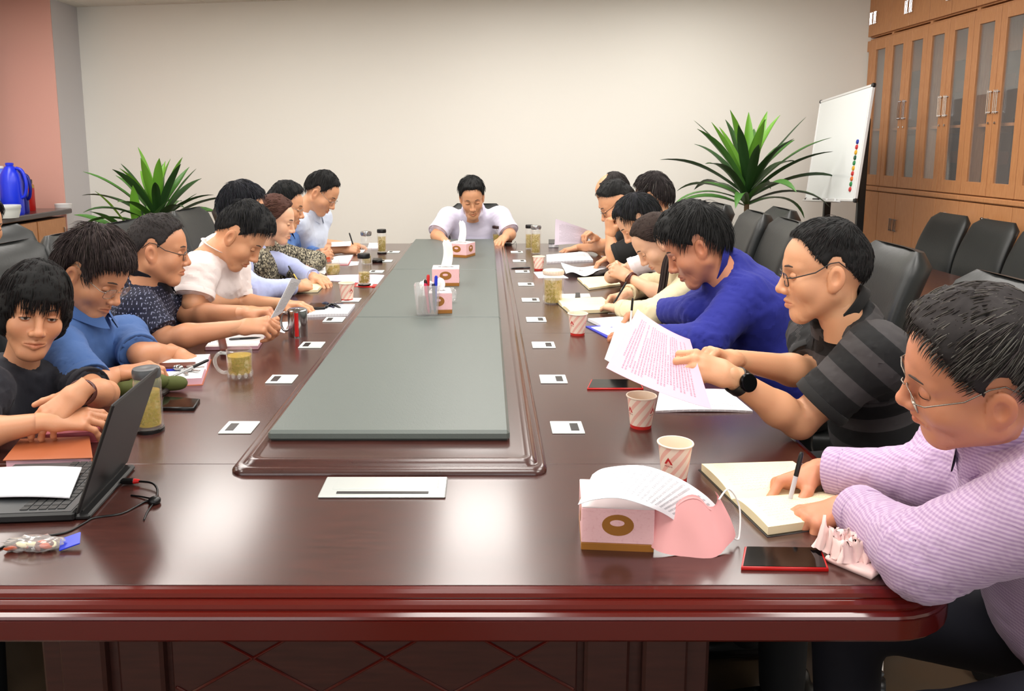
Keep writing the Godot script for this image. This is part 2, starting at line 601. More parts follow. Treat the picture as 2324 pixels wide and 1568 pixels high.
func conference_table() -> void:
	var x0 := -1.19
	var x1 := 0.765
	var z0 := -1.2
	var z1 := -5.86
	var cx := (x0 + x1) / 2
	var cz := (z0 + z1) / 2
	var t := thing("conference_table", "long dark red lacquered conference table with grey inlay down its middle", "table", Vector3(cx, 0, cz))
	var w := x1 - x0
	var d := z0 - z1
	# top with a moulded edge
	var prof := [[-0.05, 0.75], [-0.012, 0.75], [-0.004, 0.749], [0.003, 0.746], [0.007, 0.741], [0.006, 0.7385], [0.011, 0.738], [0.018, 0.735], [0.022, 0.73], [0.0215, 0.7265], [0.026, 0.7255], [0.031, 0.722], [0.033, 0.718], [0.031, 0.7155], [0.033, 0.7145], [0.033, 0.683], [0.029, 0.678], [-0.02, 0.677]]
	var b := Bag.new()
	var rows := []
	var k := prof.size() - 1
	while k >= 0:
		var o: float = prof[k][0]
		var row := PackedVector3Array()
		for q in rounded(w + 2 * o, d + 2 * o, 0.11 + o, 8):
			row.append(Vector3(q.x, prof[k][1], q.y))
		rows.append(row)
		k -= 1
	for r in rows.size() - 1:
		b.loft([rows[r], rows[r + 1]])
	b.fan(rows[0], Vector3.DOWN, true)
	part("apron", b, M.lacquer_red, t)
	# the top lies in sections with fine seams between
	var seams := [z0 + 0.04, -1.715, -2.99, -4.27, z1 + 0.46, z1 - 0.04]
	seams = [0.012, 0.515, 1.79, 3.07, 4.2, d - 0.012]
	for s in seams.size() - 1:
		var za: float = d / 2 - seams[s]
		var zb: float = d / 2 - seams[s + 1]
		b = Bag.new()
		b.box(Vector3(w - 0.024, 0.012, za - zb - 0.0012), Vector3(0, 0.7455, (za + zb) / 2), 0.0006)
		part("top_board", b, M.lacquer, t)
	# raised frame round the inlay
	var fx0 := -0.565 - cx
	var fx1 := 0.135 - cx
	var fz0 := -1.65 - cz
	var fz1 := -5.78 - cz
	b = Bag.new()
	var fp := [[0.0, 0.751], [0.0, 0.757], [-0.006, 0.764], [-0.013, 0.766], [-0.019, 0.764], [-0.022, 0.767], [-0.03, 0.775], [-0.038, 0.776], [-0.046, 0.773], [-0.052, 0.772], [-0.09, 0.772], [-0.2, 0.772]]
	rows = []
	for q in fp:
		var row := PackedVector3Array()
		for c in rounded(fx1 - fx0 + 2 * q[0], fz0 - fz1 + 2 * q[0], maxf(0.03 + q[0] * 0.2, 0.012), 4):
			row.append(Vector3(c.x + (fx0 + fx1) / 2, q[1], c.y + (fz0 + fz1) / 2))
		rows.append(row)
	b.loft(rows)
	b.fan(rows[-1], Vector3.UP)
	part("inlay_frame", b, M.lacquer, t)
	# grey padded boards of the inlay
	var cuts := [-1.80, -3.07, -4.3, -5.74]
	for s in 3:
		b = Bag.new()
		b.box(Vector3(0.575, 0.026, cuts[s] - cuts[s + 1] - 0.002), Vector3(-0.232 - cx, 0.785, (cuts[s] + cuts[s + 1]) / 2 - cz), 0.007)
		part("inlay_board", b, M.panel_grey, t)
	# socket flaps
	for side in 2:
		for s in 9:
			var z := -1.946 - 0.4258 * s
			var sx := 0.2065 if side == 0 else -0.632
			var plate := Bag.new()
			plate.box(Vector3(0.082, 0.004, 0.085), Vector3(sx - cx, 0.7535, z - cz), 0.0012)
			var pn := part("socket_plate", plate, M.socket_white, t)
			var slot := Bag.new()
			slot.box(Vector3(0.021, 0.0012, 0.052), Vector3(sx - cx + (0.018 if side == 0 else -0.018), 0.7558, z - cz + 0.002))
			part("socket_slot", slot, M.socket_slot, pn)
	b = Bag.new()
	b.box(Vector3(0.262, 0.005, 0.098), Vector3(-0.215 - cx, 0.754, -1.585 - cz), 0.002)
	var flap := part("cable_flap", b, M.silver, t)
	b = Bag.new()
	b.box(Vector3(0.19, 0.0014, 0.009), Vector3(-0.215 - cx, 0.757, -1.553 - cz))
	part("cable_slot", b, M.socket_slot, flap)
	b = Bag.new()
	b.box(Vector3(0.22, 0.0016, 0.052), Vector3(-0.212 - cx, 0.7568, -1.596 - cz), 0.0006)
	part("flap_lid", b, M.silver, flap)
	# pedestals: a broad one under each end with a panel of raised diamond beading, two in the middle
	for z in [d / 2 - 0.36, -d / 2 + 0.36]:
		var sz := signf(z)
		b = Bag.new()
		b.box(Vector3(1.28, 0.676, 0.34), Vector3(0, 0.338, z), 0.008)
		var ped := part("pedestal", b, M.table_panel_wood, t)
		for q in [-0.55, -0.44, 0.44, 0.55]:
			b = Bag.new()
			b.box(Vector3(0.085, 0.66, 0.03), Vector3(q, 0.34, z + sz * 0.178), 0.006)
			part("stile", b, M.table_panel_wood, ped)
		b = Bag.new()
		b.box(Vector3(0.77, 0.6, 0.014), Vector3(0, 0.36, z + sz * 0.174), 0.003)
		var pn := part("end_panel", b, M.table_panel_wood, t)
		for q in range(-5, 6):
			for s in [-1.0, 1.0]:
				# each bead slants from the top edge down to a side or the bottom of the panel
				var from := Vector2(0.25 * q + 0.02, 0.655)
				var to := from + Vector2(s * 0.96, -0.575)
				if from.x < -0.38 or from.x > 0.38:
					var cut := (absf(from.x) - 0.38) / 0.96
					if (from.x < 0) != (s > 0) or cut > 0.95:
						continue
					from = from + (to - from) * cut
				if absf(to.x) > 0.38:
					to = from + (to - from) * ((0.38 - from.x * s) / ((to.x - from.x) * s))
				if (to - from).length() < 0.03:
					continue
				b = Bag.new()
				var mid := (from + to) / 2.0
				b.box(Vector3((to - from).length(), 0.006, 0.006), Vector3(mid.x, mid.y, z + sz * 0.182), 0.002, Basis(Vector3.BACK, (to - from).angle()))
				part("bead", b, M.lacquer_red, pn)
	for x in [-0.45, 0.45]:
		b = Bag.new()
		b.box(Vector3(0.34, 0.676, 0.5), Vector3(x, 0.338, 0), 0.012)
		part("pedestal", b, M.table_panel_wood, t)


func fill_window(n: int, at: Vector3) -> void:  # an added window out of view: glowing pane plus fill lamp
	var b := Bag.new()
	for x in [-1.6, -0.53, 0.53, 1.6]:
		b.box(Vector3(0.06, 1.54, 0.09), at + Vector3(x, 0, 0), 0.004)
	for y in [-0.74, 0.74]:
		b.box(Vector3(3.25, 0.06, 0.09), at + Vector3(0, y, 0), 0.004)
	var w := struct("window_%d" % n, b, M.white_metal)  # frame of the added window
	b = Bag.new()
	b.box(Vector3(3.2, 1.46, 0.01), at + Vector3(0, 0, 0.03))
	part("fill_pane", b, M.fill_glow, w)
	var l := AreaLight3D.new()  # added lamp giving frontal fill from behind the camera
	l.name = "fill_light"
	l.area_size = Vector2(3.1, 1.4)
	l.area_normalize_energy = true
	l.light_color = Color(0.97, 0.985, 1.0)
	l.light_energy = 1.6
	l.area_range = 16.0
	l.area_attenuation = 2.0
	l.shadow_enabled = true
	l.position = at + Vector3(0, 0, -0.06)
	add_child(l)


func furniture() -> void:
	conference_table()
	cabinets()
	side_table()
	office_chairs()
	whiteboard()
	plants()
	sideboard()


# ---------------------------------------------------------------- wall cabinets on the right

func handle_shape(at: Vector3, long: float) -> Bag:
	# three thin upright bars on two small feet, on a face that looks towards -x
	var b := Bag.new()
	for k in 3:
		b.box(Vector3(0.006, long, 0.005), at + Vector3(-0.014, 0, (k - 1) * 0.016), 0.002)
	for s in [-1, 1]:
		b.box(Vector3(0.014, 0.006, 0.044), at + Vector3(-0.006, s * long * 0.42, 0), 0.001)
	return b


func cabinet_door(called: String, o: Node3D, z: float, w: float, y0: float, y1: float, glass: bool, hs: float, hy: float) -> void:
	var b := Bag.new()
	var cy := (y0 + y1) / 2
	var hh := y1 - y0
	if glass:
		for s in [-1, 1]:
			b.box(Vector3(0.022, hh, 0.058), Vector3(0, cy, z + s * (w / 2 - 0.029)), 0.002)
			b.box(Vector3(0.022, 0.085, w - 0.116), Vector3(0, cy + s * (hh / 2 - 0.0425), z), 0.002)
	else:
		b.box(Vector3(0.022, hh, w), Vector3(0, cy, z), 0.002)
	var door := part(called, b, M.cabinet_wood, o)
	if glass:
		b = Bag.new()
		b.box(Vector3(0.004, hh - 0.17, w - 0.116), Vector3(0.002, cy, z))
		part("pane", b, M.glass, door)
	part("handle", handle_shape(Vector3(-0.011, hy, z + hs * (w / 2 - 0.03)), 0.15 if glass else 0.1), M.chrome, door)
	if glass:
		b = Bag.new()
		b.lathe(PackedVector2Array([Vector2(0.008, 0), Vector2(0.008, 0.006), Vector2(0, 0.007)]), 12, Transform3D(Basis(Vector3.BACK, PI / 2), Vector3(-0.011, hy - 0.13, z + hs * (w / 2 - 0.03))))
		part("lock", b, M.chrome, door)


func cabinets() -> void:
	var w := 0.55
	var names := ["in the far corner behind the whiteboard", "second from the far corner", "third from the far corner", "fourth from the far corner", "fifth from the far corner", "sixth from the far corner", "seventh from the far corner"]
	for k in 7:
		var o := thing("display_cabinet", "tall brown wall cabinet with narrow glass doors, %s" % names[k], "cabinet", Vector3(3.18, 0, -6.70 + w * k), 0.0, "brown wall cabinets")
		var b := Bag.new()
		var d := 0.4
		for s in [-1, 1]:
			b.box(Vector3(d, 2.78, 0.018), Vector3(0.012 + d / 2, 1.4, s * (w / 2 - 0.0095)))
		for y in [0.05, 1.11, 1.14, 2.33, 2.36, 2.78]:
			b.box(Vector3(d, 0.018, w - 0.038), Vector3(0.012 + d / 2, y, 0))
		b.box(Vector3(d - 0.04, 0.05, w - 0.04), Vector3(0.03 + d / 2, 0.026, 0))
		part("carcass", b, M.cabinet_wood, o)
		b = Bag.new()
		b.box(Vector3(0.01, 2.7, w - 0.038), Vector3(d, 1.42, 0))
		part("back_panel", b, M.cabinet_back, o)
		b = Bag.new()
		b.box(Vector3(0.3, 0.02, w - 0.04), Vector3(0.2, 1.6, 0), 0.001)
		part("shelf", b, M.cabinet_wood, o)
		b = Bag.new()
		b.box(Vector3(0.05, 0.035, w), Vector3(0.005, 1.125, 0), 0.006)
		part("rail", b, M.cabinet_wood, o)
		for s in [-1.0, 1.0]:
			var z: float = s * w / 4
			cabinet_door("glass_door", o, z, w / 2 - 0.004, 1.15, 2.325, true, -s, 1.74)
			cabinet_door("top_door", o, z, w / 2 - 0.004, 2.36, 2.775, false, -s, 2.5)
			cabinet_door("lower_door", o, z, w / 2 - 0.004, 0.07, 1.1, false, -s, 0.86)
	# dark boxes added behind the glass, standing in for a reflected window
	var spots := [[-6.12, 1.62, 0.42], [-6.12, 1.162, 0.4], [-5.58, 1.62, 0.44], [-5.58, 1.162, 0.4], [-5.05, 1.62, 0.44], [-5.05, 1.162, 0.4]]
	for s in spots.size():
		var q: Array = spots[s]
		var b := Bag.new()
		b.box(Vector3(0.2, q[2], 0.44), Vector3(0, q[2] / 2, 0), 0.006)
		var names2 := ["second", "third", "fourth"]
		var o := thing("reflection_box", "dark box added as reflection, on the %s of the %s cabinet from the corner" % ["middle shelf" if s % 2 == 0 else "floor", names2[s / 2]], "box", Vector3(3.36, q[1] - 0.01, q[0]), 0.0, "dark boxes added as reflections in the cabinets")
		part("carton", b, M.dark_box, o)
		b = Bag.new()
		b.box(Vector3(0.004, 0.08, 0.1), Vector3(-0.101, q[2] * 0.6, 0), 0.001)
		part("box_plate", b, M.cabinet_groove, o)


# ---------------------------------------------------------------- seats and the second table

func pad(w: float, h: float, t: float, bow: float, wing := 0.0) -> Bag:
	# an upholstered backrest standing in the xy plane, front towards +z
	var b := Bag.new()
	var rows := []
	var n := 14
	for k in n + 1:
		var u := float(k) / n
		var e := 1.0
		var edge := minf(u, 1.0 - u) * h
		if edge < 0.06:
			e = sqrt(maxf(1.0 - pow(1.0 - edge / 0.06, 2.0), 0.0))
		var ww := (w / 2) * (0.86 + 0.14 * sin(PI * minf(u * 0.75 + 0.15, 1.0)))
		var row := PackedVector3Array()
		for s in 28:
			var a := TAU * s / 28
			var cx := signf(cos(a)) * pow(absf(cos(a)), 0.45)
			var cz := signf(sin(a)) * pow(absf(sin(a)), 0.7)
			var x := cx * (ww - 0.05 * (1.0 - e))
			var z := cz * t / 2 * (0.35 + 0.65 * e) * (1.0 - 0.25 * cx * cx) + bow * (cx * cx) + wing * 0.1
			row.append(Vector3(x, u * h, -z * -1.0 + 0.05 * sin(u * PI)))
		rows.append(row)
	b.loft(rows, true, false, true)
	b.fan(rows[0], Vector3.DOWN)
	b.fan(rows[-1], Vector3.UP, true)
	return b


func make_office_chair() -> Node3D:
	var o := thing("office_chair", "black leather office chair", "chair", Vector3.ZERO, 0.0, "black leather office chairs round the conference table")
	var b := Bag.new()
	var s := Bag.new()
	s.slab(rounded(0.5, 0.48, 0.09), 0.36, 0.45, 0.03)
	part("seat", s, M.leather, o)
	b.add(pad(0.52, 0.65, 0.13, 0.05), Transform3D(Basis(Vector3.RIGHT, -0.16), Vector3(0, 0.45, -0.25)))
	part("backrest", b, M.leather, o)
	b = Bag.new()
	b.box(Vector3(0.44, 0.012, 0.012), Vector3(0, 0.86, -0.255), 0.004)
	for k in [-1.0, 1.0]:
		var arm := Bag.new()
		arm.tube(curve([Vector3(k * 0.27, 0.4, 0.1), Vector3(k * 0.3, 0.5, 0.13), Vector3(k * 0.3, 0.6, 0.08), Vector3(k * 0.3, 0.61, -0.14), Vector3(k * 0.26, 0.6, -0.26)], 5), 0.022, 8)
		part("armrest", arm, M.black_plastic, o)
	b = Bag.new()
	b.lathe(PackedVector2Array([Vector2(0.03, 0.09), Vector2(0.03, 0.25), Vector2(0.02, 0.25), Vector2(0.02, 0.35), Vector2(0.1, 0.36)]), 16)
	part("gas_lift", b, M.chrome, o)
	b = Bag.new()
	for k in 5:
		var a := TAU * k / 5
		b.tube(PackedVector3Array([Vector3(0, 0.11, 0), Vector3(sin(a) * 0.15, 0.1, cos(a) * 0.15), Vector3(sin(a) * 0.29, 0.075, cos(a) * 0.29)]), [0.028, 0.022, 0.014], 8)
	part("base", b, M.chrome, o)
	for k in 5:
		var a := TAU * k / 5
		b = Bag.new()
		b.lathe(PackedVector2Array([Vector2(0.0, -0.018), Vector2(0.028, -0.018), Vector2(0.031, -0.012), Vector2(0.031, 0.012), Vector2(0.028, 0.018), Vector2(0, 0.018)]), 14, Transform3D(Basis(Vector3.UP, a) * Basis(Vector3.BACK, PI / 2), Vector3(sin(a) * 0.29, 0.031, cos(a) * 0.29)))
		part("caster", b, M.black_plastic, o)
	return o


func office_chairs() -> void:
	var first := make_office_chair()
	# x, z, way it faces, label
	var who := [
		[1.36, -1.2, -85, "black leather office chair under the man in the lilac shirt"],
		[1.16, -2.2, -95, "black leather office chair behind the man in the striped polo shirt"],
		[1.22, -2.95, -95, "black leather office chair behind the man in royal blue"],
		[1.18, -3.5, -95, "black leather office chair behind the woman with the ponytail"],
		[1.22, -4.0, -95, "black leather office chair behind the short-haired woman in white"],
		[1.22, -4.5, -95, "black leather office chair behind the man in the black shirt"],
		[1.2, -5.15, -95, "black leather office chair of the balding man"],
		[1.46, -4.75, -95, "black leather office chair of the man leaning back"],
		[-0.1, -6.42, -4, "black leather office chair behind the man at the far head of the table"],
		[-1.62, -1.95, 85, "black leather office chair of the woman in the navy T-shirt"],
		[-1.58, -2.48, 85, "black leather office chair of the woman in the blue shirt"],
		[-1.54, -2.98, 88, "black leather office chair of the man in the navy polo"],
		[-1.5, -3.42, 88, "black leather office chair of the man in the white short-sleeved shirt"],
		[-1.5, -3.86, 88, "black leather office chair of the man in pale blue"],
		[-1.48, -4.24, 88, "black leather office chair of the woman in the print blouse"],
		[-1.47, -4.68, 88, "black leather office chair of the man in the denim shirt"],
		[-1.4, -5.25, 85, "black leather office chair of the man at the far end of the left side"],
		[-2.02, -3.5, 70, "empty black leather office chair below the sideboard"],
		[-2.6, -3.45, 80, "black leather office chair of the person at the left edge"],
	]
	for k in who.size():
		var q: Array = who[k]
		if k == 0:
			first.position = Vector3(q[0], 0, q[1])
			first.rotation.y = deg_to_rad(q[2])
			first.set_meta("label", q[3])
		else:
			var o := copy(first, Vector3(q[0], 0, q[1]), deg_to_rad(q[2]), q[3])
			if k == 8:
				o.scale = Vector3.ONE * 0.9


func make_meeting_chair() -> Node3D:
	var o := thing("meeting_chair", "meeting chair", "chair", Vector3.ZERO, 0.0, "chrome-framed chairs along the cabinets")
	var s := Bag.new()
	s.slab(rounded(0.45, 0.42, 0.07), 0.4, 0.46, 0.02)
	part("seat", s, M.leather, o)
	var b := Bag.new()
	b.add(pad(0.44, 0.6, 0.085, 0.02), Transform3D(Basis(Vector3.RIGHT, -0.2), Vector3(0, 0.44, -0.2)))
	part("backrest", b, M.leather, o)
	for k in [-1.0, 1.0]:
		b = Bag.new()
		b.tube(curve([Vector3(k * 0.2, 1.02, -0.36), Vector3(k * 0.225, 0.98, -0.35), Vector3(k * 0.228, 0.7, -0.28), Vector3(k * 0.228, 0.44, -0.22), Vector3(k * 0.228, 0.38, -0.1), Vector3(k * 0.228, 0.385, 0.18), Vector3(k * 0.228, 0.34, 0.22), Vector3(k * 0.228, 0.05, 0.2), Vector3(k * 0.228, 0.012, 0.16), Vector3(k * 0.228, 0.012, -0.22)], 4), 0.0115, 8)
		part("frame_tube", b, M.chrome, o)
	b = Bag.new()
	b.tube(PackedVector3Array([Vector3(-0.228, 0.012, -0.22), Vector3(0.228, 0.012, -0.22)]), 0.0115, 8)
	part("cross_bar", b, M.chrome, o)
	return o


func side_table() -> void:
	var o := thing("side_table", "narrow dark brown glossy table standing before the cabinets", "table", Vector3(2.36, 0, -4.0))
	var b := Bag.new()
	b.slab(rounded(0.56, 3.1, 0.14, 8), 0.71, 0.75, 0.008)
	part("table_top", b, M.lacquer, o)
	b = Bag.new()
	b.box(Vector3(0.36, 0.09, 2.8), Vector3(0, 0.66, 0), 0.004)
	part("apron", b, M.table_panel_wood, o)
	for z in [-1.25, 0.0, 1.25]:
		b = Bag.new()
		b.box(Vector3(0.3, 0.615, 0.06), Vector3(0, 0.3075, z), 0.006)
		part("leg", b, M.table_panel_wood, o)
	var first := make_meeting_chair()
	var zs := [-5.12, -4.66, -4.2, -3.74, -3.28]
	var names := ["farthest from the camera, next to the whiteboard", "second from the whiteboard", "third from the whiteboard", "fourth from the whiteboard", "fifth from the whiteboard"]
	for k in 5:
		var label: String = "black chair with a chrome frame tucked in by the cabinets, %s" % names[k]
		if k == 0:
			label = "black chair with a chrome frame by the cabinets, next to the whiteboard"
			first.position = Vector3(2.72, 0, zs[0])
			first.rotation.y = -PI / 2
			first.set_meta("label", label)
		else:
			copy(first, Vector3(2.72, 0, zs[k]), -PI / 2, label)


# ---------------------------------------------------------------- whiteboard

func whiteboard() -> void:
	var br := Vector3(2.507, 1.061, -5.45)
	var tr := Vector3(2.627, 1.838, -5.465)
	var tl := Vector3(2.667, 1.849, -6.477)
	var bl := Vector3(2.61, 1.078, -6.413)
	var up := ((tr - br) + (tl - bl)).normalized()
	var along := ((br - bl) + (tr - tl))
	along = (along - up * along.dot(up)).normalized()
	var face := up.cross(along).normalized()
	if face.x > 0:
		face = -face
	var c := (br + tr + tl + bl) / 4.0
	var w := ((br - bl).length() + (tr - tl).length()) / 2.0
	var hh := ((tr - br).length() + (tl - bl).length()) / 2.0
	var t := Basis(along, up, along.cross(up))
	var sgn := signf(t.z.dot(face))
	var o := thing("whiteboard", "tilted whiteboard on a dark stand beside the cabinets", "whiteboard", Vector3(c.x, 0, c.z))
	var at := Vector3(0, c.y, 0)
	var b := Bag.new()
	b.box(Vector3(w, hh, 0.012), at, 0.001, t)
	part("board", b, M.whiteboard, o)
	b = Bag.new()
	for s in [-1.0, 1.0]:
		b.box(Vector3(0.018, hh + 0.02, 0.022), at + along * (s * w / 2), 0.003, t)
		b.box(Vector3(w, 0.018, 0.022), at + up * (s * hh / 2), 0.003, t)
	part("frame", b, M.white_metal, o)
	b = Bag.new()
	for s in [-1.0, 1.0]:
		for r in [-1.0, 1.0]:
			b.box(Vector3(0.03, 0.03, 0.026), at + along * (s * w / 2) + up * (r * hh / 2), 0.006, t)
	part("corner_cap", b, M.black_plastic, o)
	b = Bag.new()
	b.box(Vector3(w * 0.7, 0.012, 0.05), at - up * (hh / 2 + 0.012) + face * 0.025 - along * 0.1, 0.003, t)
	part("tray", b, M.white_metal, o)
	for s in [-1.0, 1.0]:
		b = Bag.new()
		var p: Vector3 = at + along * (s * w * 0.33) - face * 0.04
		b.box(Vector3(0.05, c.y + 0.2, 0.035), Vector3(p.x + 0.03, (c.y + 0.2) / 2, p.z), 0.004)
		part("post", b, M.black_plastic, o)
		b = Bag.new()
		b.box(Vector3(0.5, 0.03, 0.04), Vector3(p.x + 0.03, 0.045, p.z), 0.006)
		part("foot", b, M.black_plastic, o)
	# magnets in a line near the right edge
	var cols := [["blue", Color(0.1, 0.2, 0.6)], ["red", Color(0.75, 0.1, 0.1)], ["yellow", Color(0.85, 0.65, 0.08)], ["dark green", Color(0.05, 0.3, 0.2)], ["green", Color(0.1, 0.5, 0.25)], ["yellow", Color(0.85, 0.65, 0.08)], ["red", Color(0.75, 0.12, 0.12)], ["orange", Color(0.85, 0.4, 0.1)], ["green", Color(0.1, 0.5, 0.25)], ["red", Color(0.75, 0.12, 0.12)]]
	var ord := ["topmost", "second from the top", "third from the top", "fourth from the top", "fifth from the top", "sixth from the top", "seventh from the top", "eighth from the top", "ninth from the top", "lowest"]
	for k in cols.size():
		b = Bag.new()
		b.lathe(PackedVector2Array([Vector2(0.016, 0), Vector2(0.017, 0.004), Vector2(0.014, 0.009), Vector2(0, 0.011)]), 16)
		var m: StandardMaterial3D = mat("magnet_%d" % k, cols[k][1], 0.3)
		var g := one("magnet", b, m, "round %s magnet on the whiteboard, %s of the line" % [cols[k][0], ord[k]], "magnet", Vector3.ZERO, 0.0, "round magnets on the whiteboard")
		var p := c + along * (w * 0.5 - 0.1) + up * (hh * (0.02 - 0.047 * k)) + face * 0.006
		g.transform = Transform3D(Basis(face.cross(up), face, up), p)
	for k in 3:
		b = Bag.new()
		b.tube(PackedVector3Array([Vector3(-0.06, 0, 0), Vector3(0.02, 0, 0), Vector3(0.021, 0, 0), Vector3(0.06, 0, 0)]), [0.007, 0.007, 0.008, 0.008], 10)
		var g := one("marker_pen", b, M.black_plastic if k == 0 else M.white_plastic, ["black marker pen on the whiteboard tray", "white marker pen in the middle of the whiteboard tray", "white marker pen at the near end of the whiteboard tray"][k], "marker")
		g.transform = Transform3D(t, c - up * (hh / 2 - 0.0025) + face * 0.028 + along * (-0.2 + 0.17 * k))


# ---------------------------------------------------------------- plants

func leaf_shape(len: float, w: float, rise: float, bend: float, twist: float, fold: float) -> Bag:
	# a strap leaf growing along +z from the origin; rise and bend are angles
	var b := Bag.new()
	var n := 12
	var top := []
	var bot := []
	var p := Vector3.ZERO
	for k in n + 1:
		var u := float(k) / n
		var a := rise - bend * pow(u, 1.6)
		var ww := w * (0.32 + 0.68 * pow(sin(PI * minf(0.12 + u * 0.62, 1.0)), 1.0)) * (1.0 - pow(u, 5.0))
		ww = maxf(ww, 0.0012)
		var tw := twist * u
		var side := Vector3(cos(tw), sin(tw), 0)
		var nrm := Vector3(-sin(tw), cos(tw), 0)
		nrm = Vector3(nrm.x, nrm.y * cos(a), -sin(a) * nrm.y)
		var row := PackedVector3Array()
		var row2 := PackedVector3Array()
		for s in 5:
			var q := (s - 2) / 2.0
			var wave := 0.12 * sin(u * 9.0 + q * 1.5) * absf(q)
			var v := p + side * (q * ww / 2) + nrm * (ww * (fold * absf(q) + wave * 0.3))
			row.append(v)
			row2.append(v - nrm * 0.0016)
		top.append(row)
		bot.append(row2)
		p += Vector3(0, sin(a), cos(a)) * len / n
	b.loft(top, false, false, true)
	b.loft(bot, false)
	return b


func plant(label: String, at: Vector3, heads_: Array, seed_: int, spread: float, pot: Material) -> void:
	var o := thing("potted_plant", label, "plant", at)
	var rng := RandomNumberGenerator.new()
	rng.seed = seed_
	var b := Bag.new()
	b.lathe(PackedVector2Array([Vector2(0, 0.0), Vector2(0.13, 0), Vector2(0.135, 0.01), Vector2(0.185, 0.33), Vector2(0.195, 0.335), Vector2(0.197, 0.36), Vector2(0.185, 0.362), Vector2(0.178, 0.32), Vector2(0, 0.32)]), 32)
	part("pot", b, pot, o)
	b = Bag.new()
	b.lathe(PackedVector2Array([Vector2(0.176, 0.322), Vector2(0.1, 0.332), Vector2(0, 0.335)]), 20)
	part("soil", b, M.cabinet_groove, o)
	for h in heads_:
		b = Bag.new()
		var top: Vector3 = h[0]
		b.tube(curve([Vector3(top.x * 0.3, 0.3, top.z * 0.3), Vector3(top.x * 0.6, top.y * 0.6, top.z * 0.6), top, top + Vector3(0, 0.1, 0)], 4), 0.019, 10)
		part("stem", b, M.stem, o)
		var n: int = h[1]
		for k in n:
			var u := float(k) / n
			var a := k * 2.399 + float(h[2])
			# young leaves stand upright and pale in the middle, old ones arch over and hang
			var rise := lerpf(1.42, 0.35, pow(u, 0.75)) + rng.randf_range(-0.12, 0.12)
			var bend := lerpf(0.1, 1.5, u * u) + rng.randf_range(-0.1, 0.35)
			var len := spread * lerpf(0.8, 1.08, minf(u * 2.0, 1.0)) * rng.randf_range(0.85, 1.12)
			var s := leaf_shape(len, rng.randf_range(0.066, 0.094), rise, bend, rng.randf_range(-0.5, 0.5), rng.randf_range(0.1, 0.25))
			var m: Material = M.leaf_young if u < 0.22 else (M.leaf_mid if rng.randf() < 0.45 else M.leaf_old)
			var g := part("leaf", s, m, o)
			g.transform = Transform3D(Basis(Vector3.UP, a), top + Vector3(sin(a) * 0.012, 0.1 - 0.2 * u, cos(a) * 0.012))


func plants() -> void:
	plant("tall dracaena with broad upright leaves standing between the wall and the whiteboard", Vector3(1.937, 0.72, -5.905) * Vector3(1, 0, 1), [[Vector3(0, 1.12, 0), 34, 0.6]], 5, 0.62, M.pot_white)
	plant("spreading dracaena in the left corner behind the seated row", Vector3(-2.638, 0.663, -6.351) * Vector3(1, 0, 1), [[Vector3(0, 0.86, 0), 34, 2.1], [Vector3(-0.12, 0.66, 0.1), 12, 0.3]], 8, 0.58, M.pot_white)


# ---------------------------------------------------------------- sideboard and what stands on it

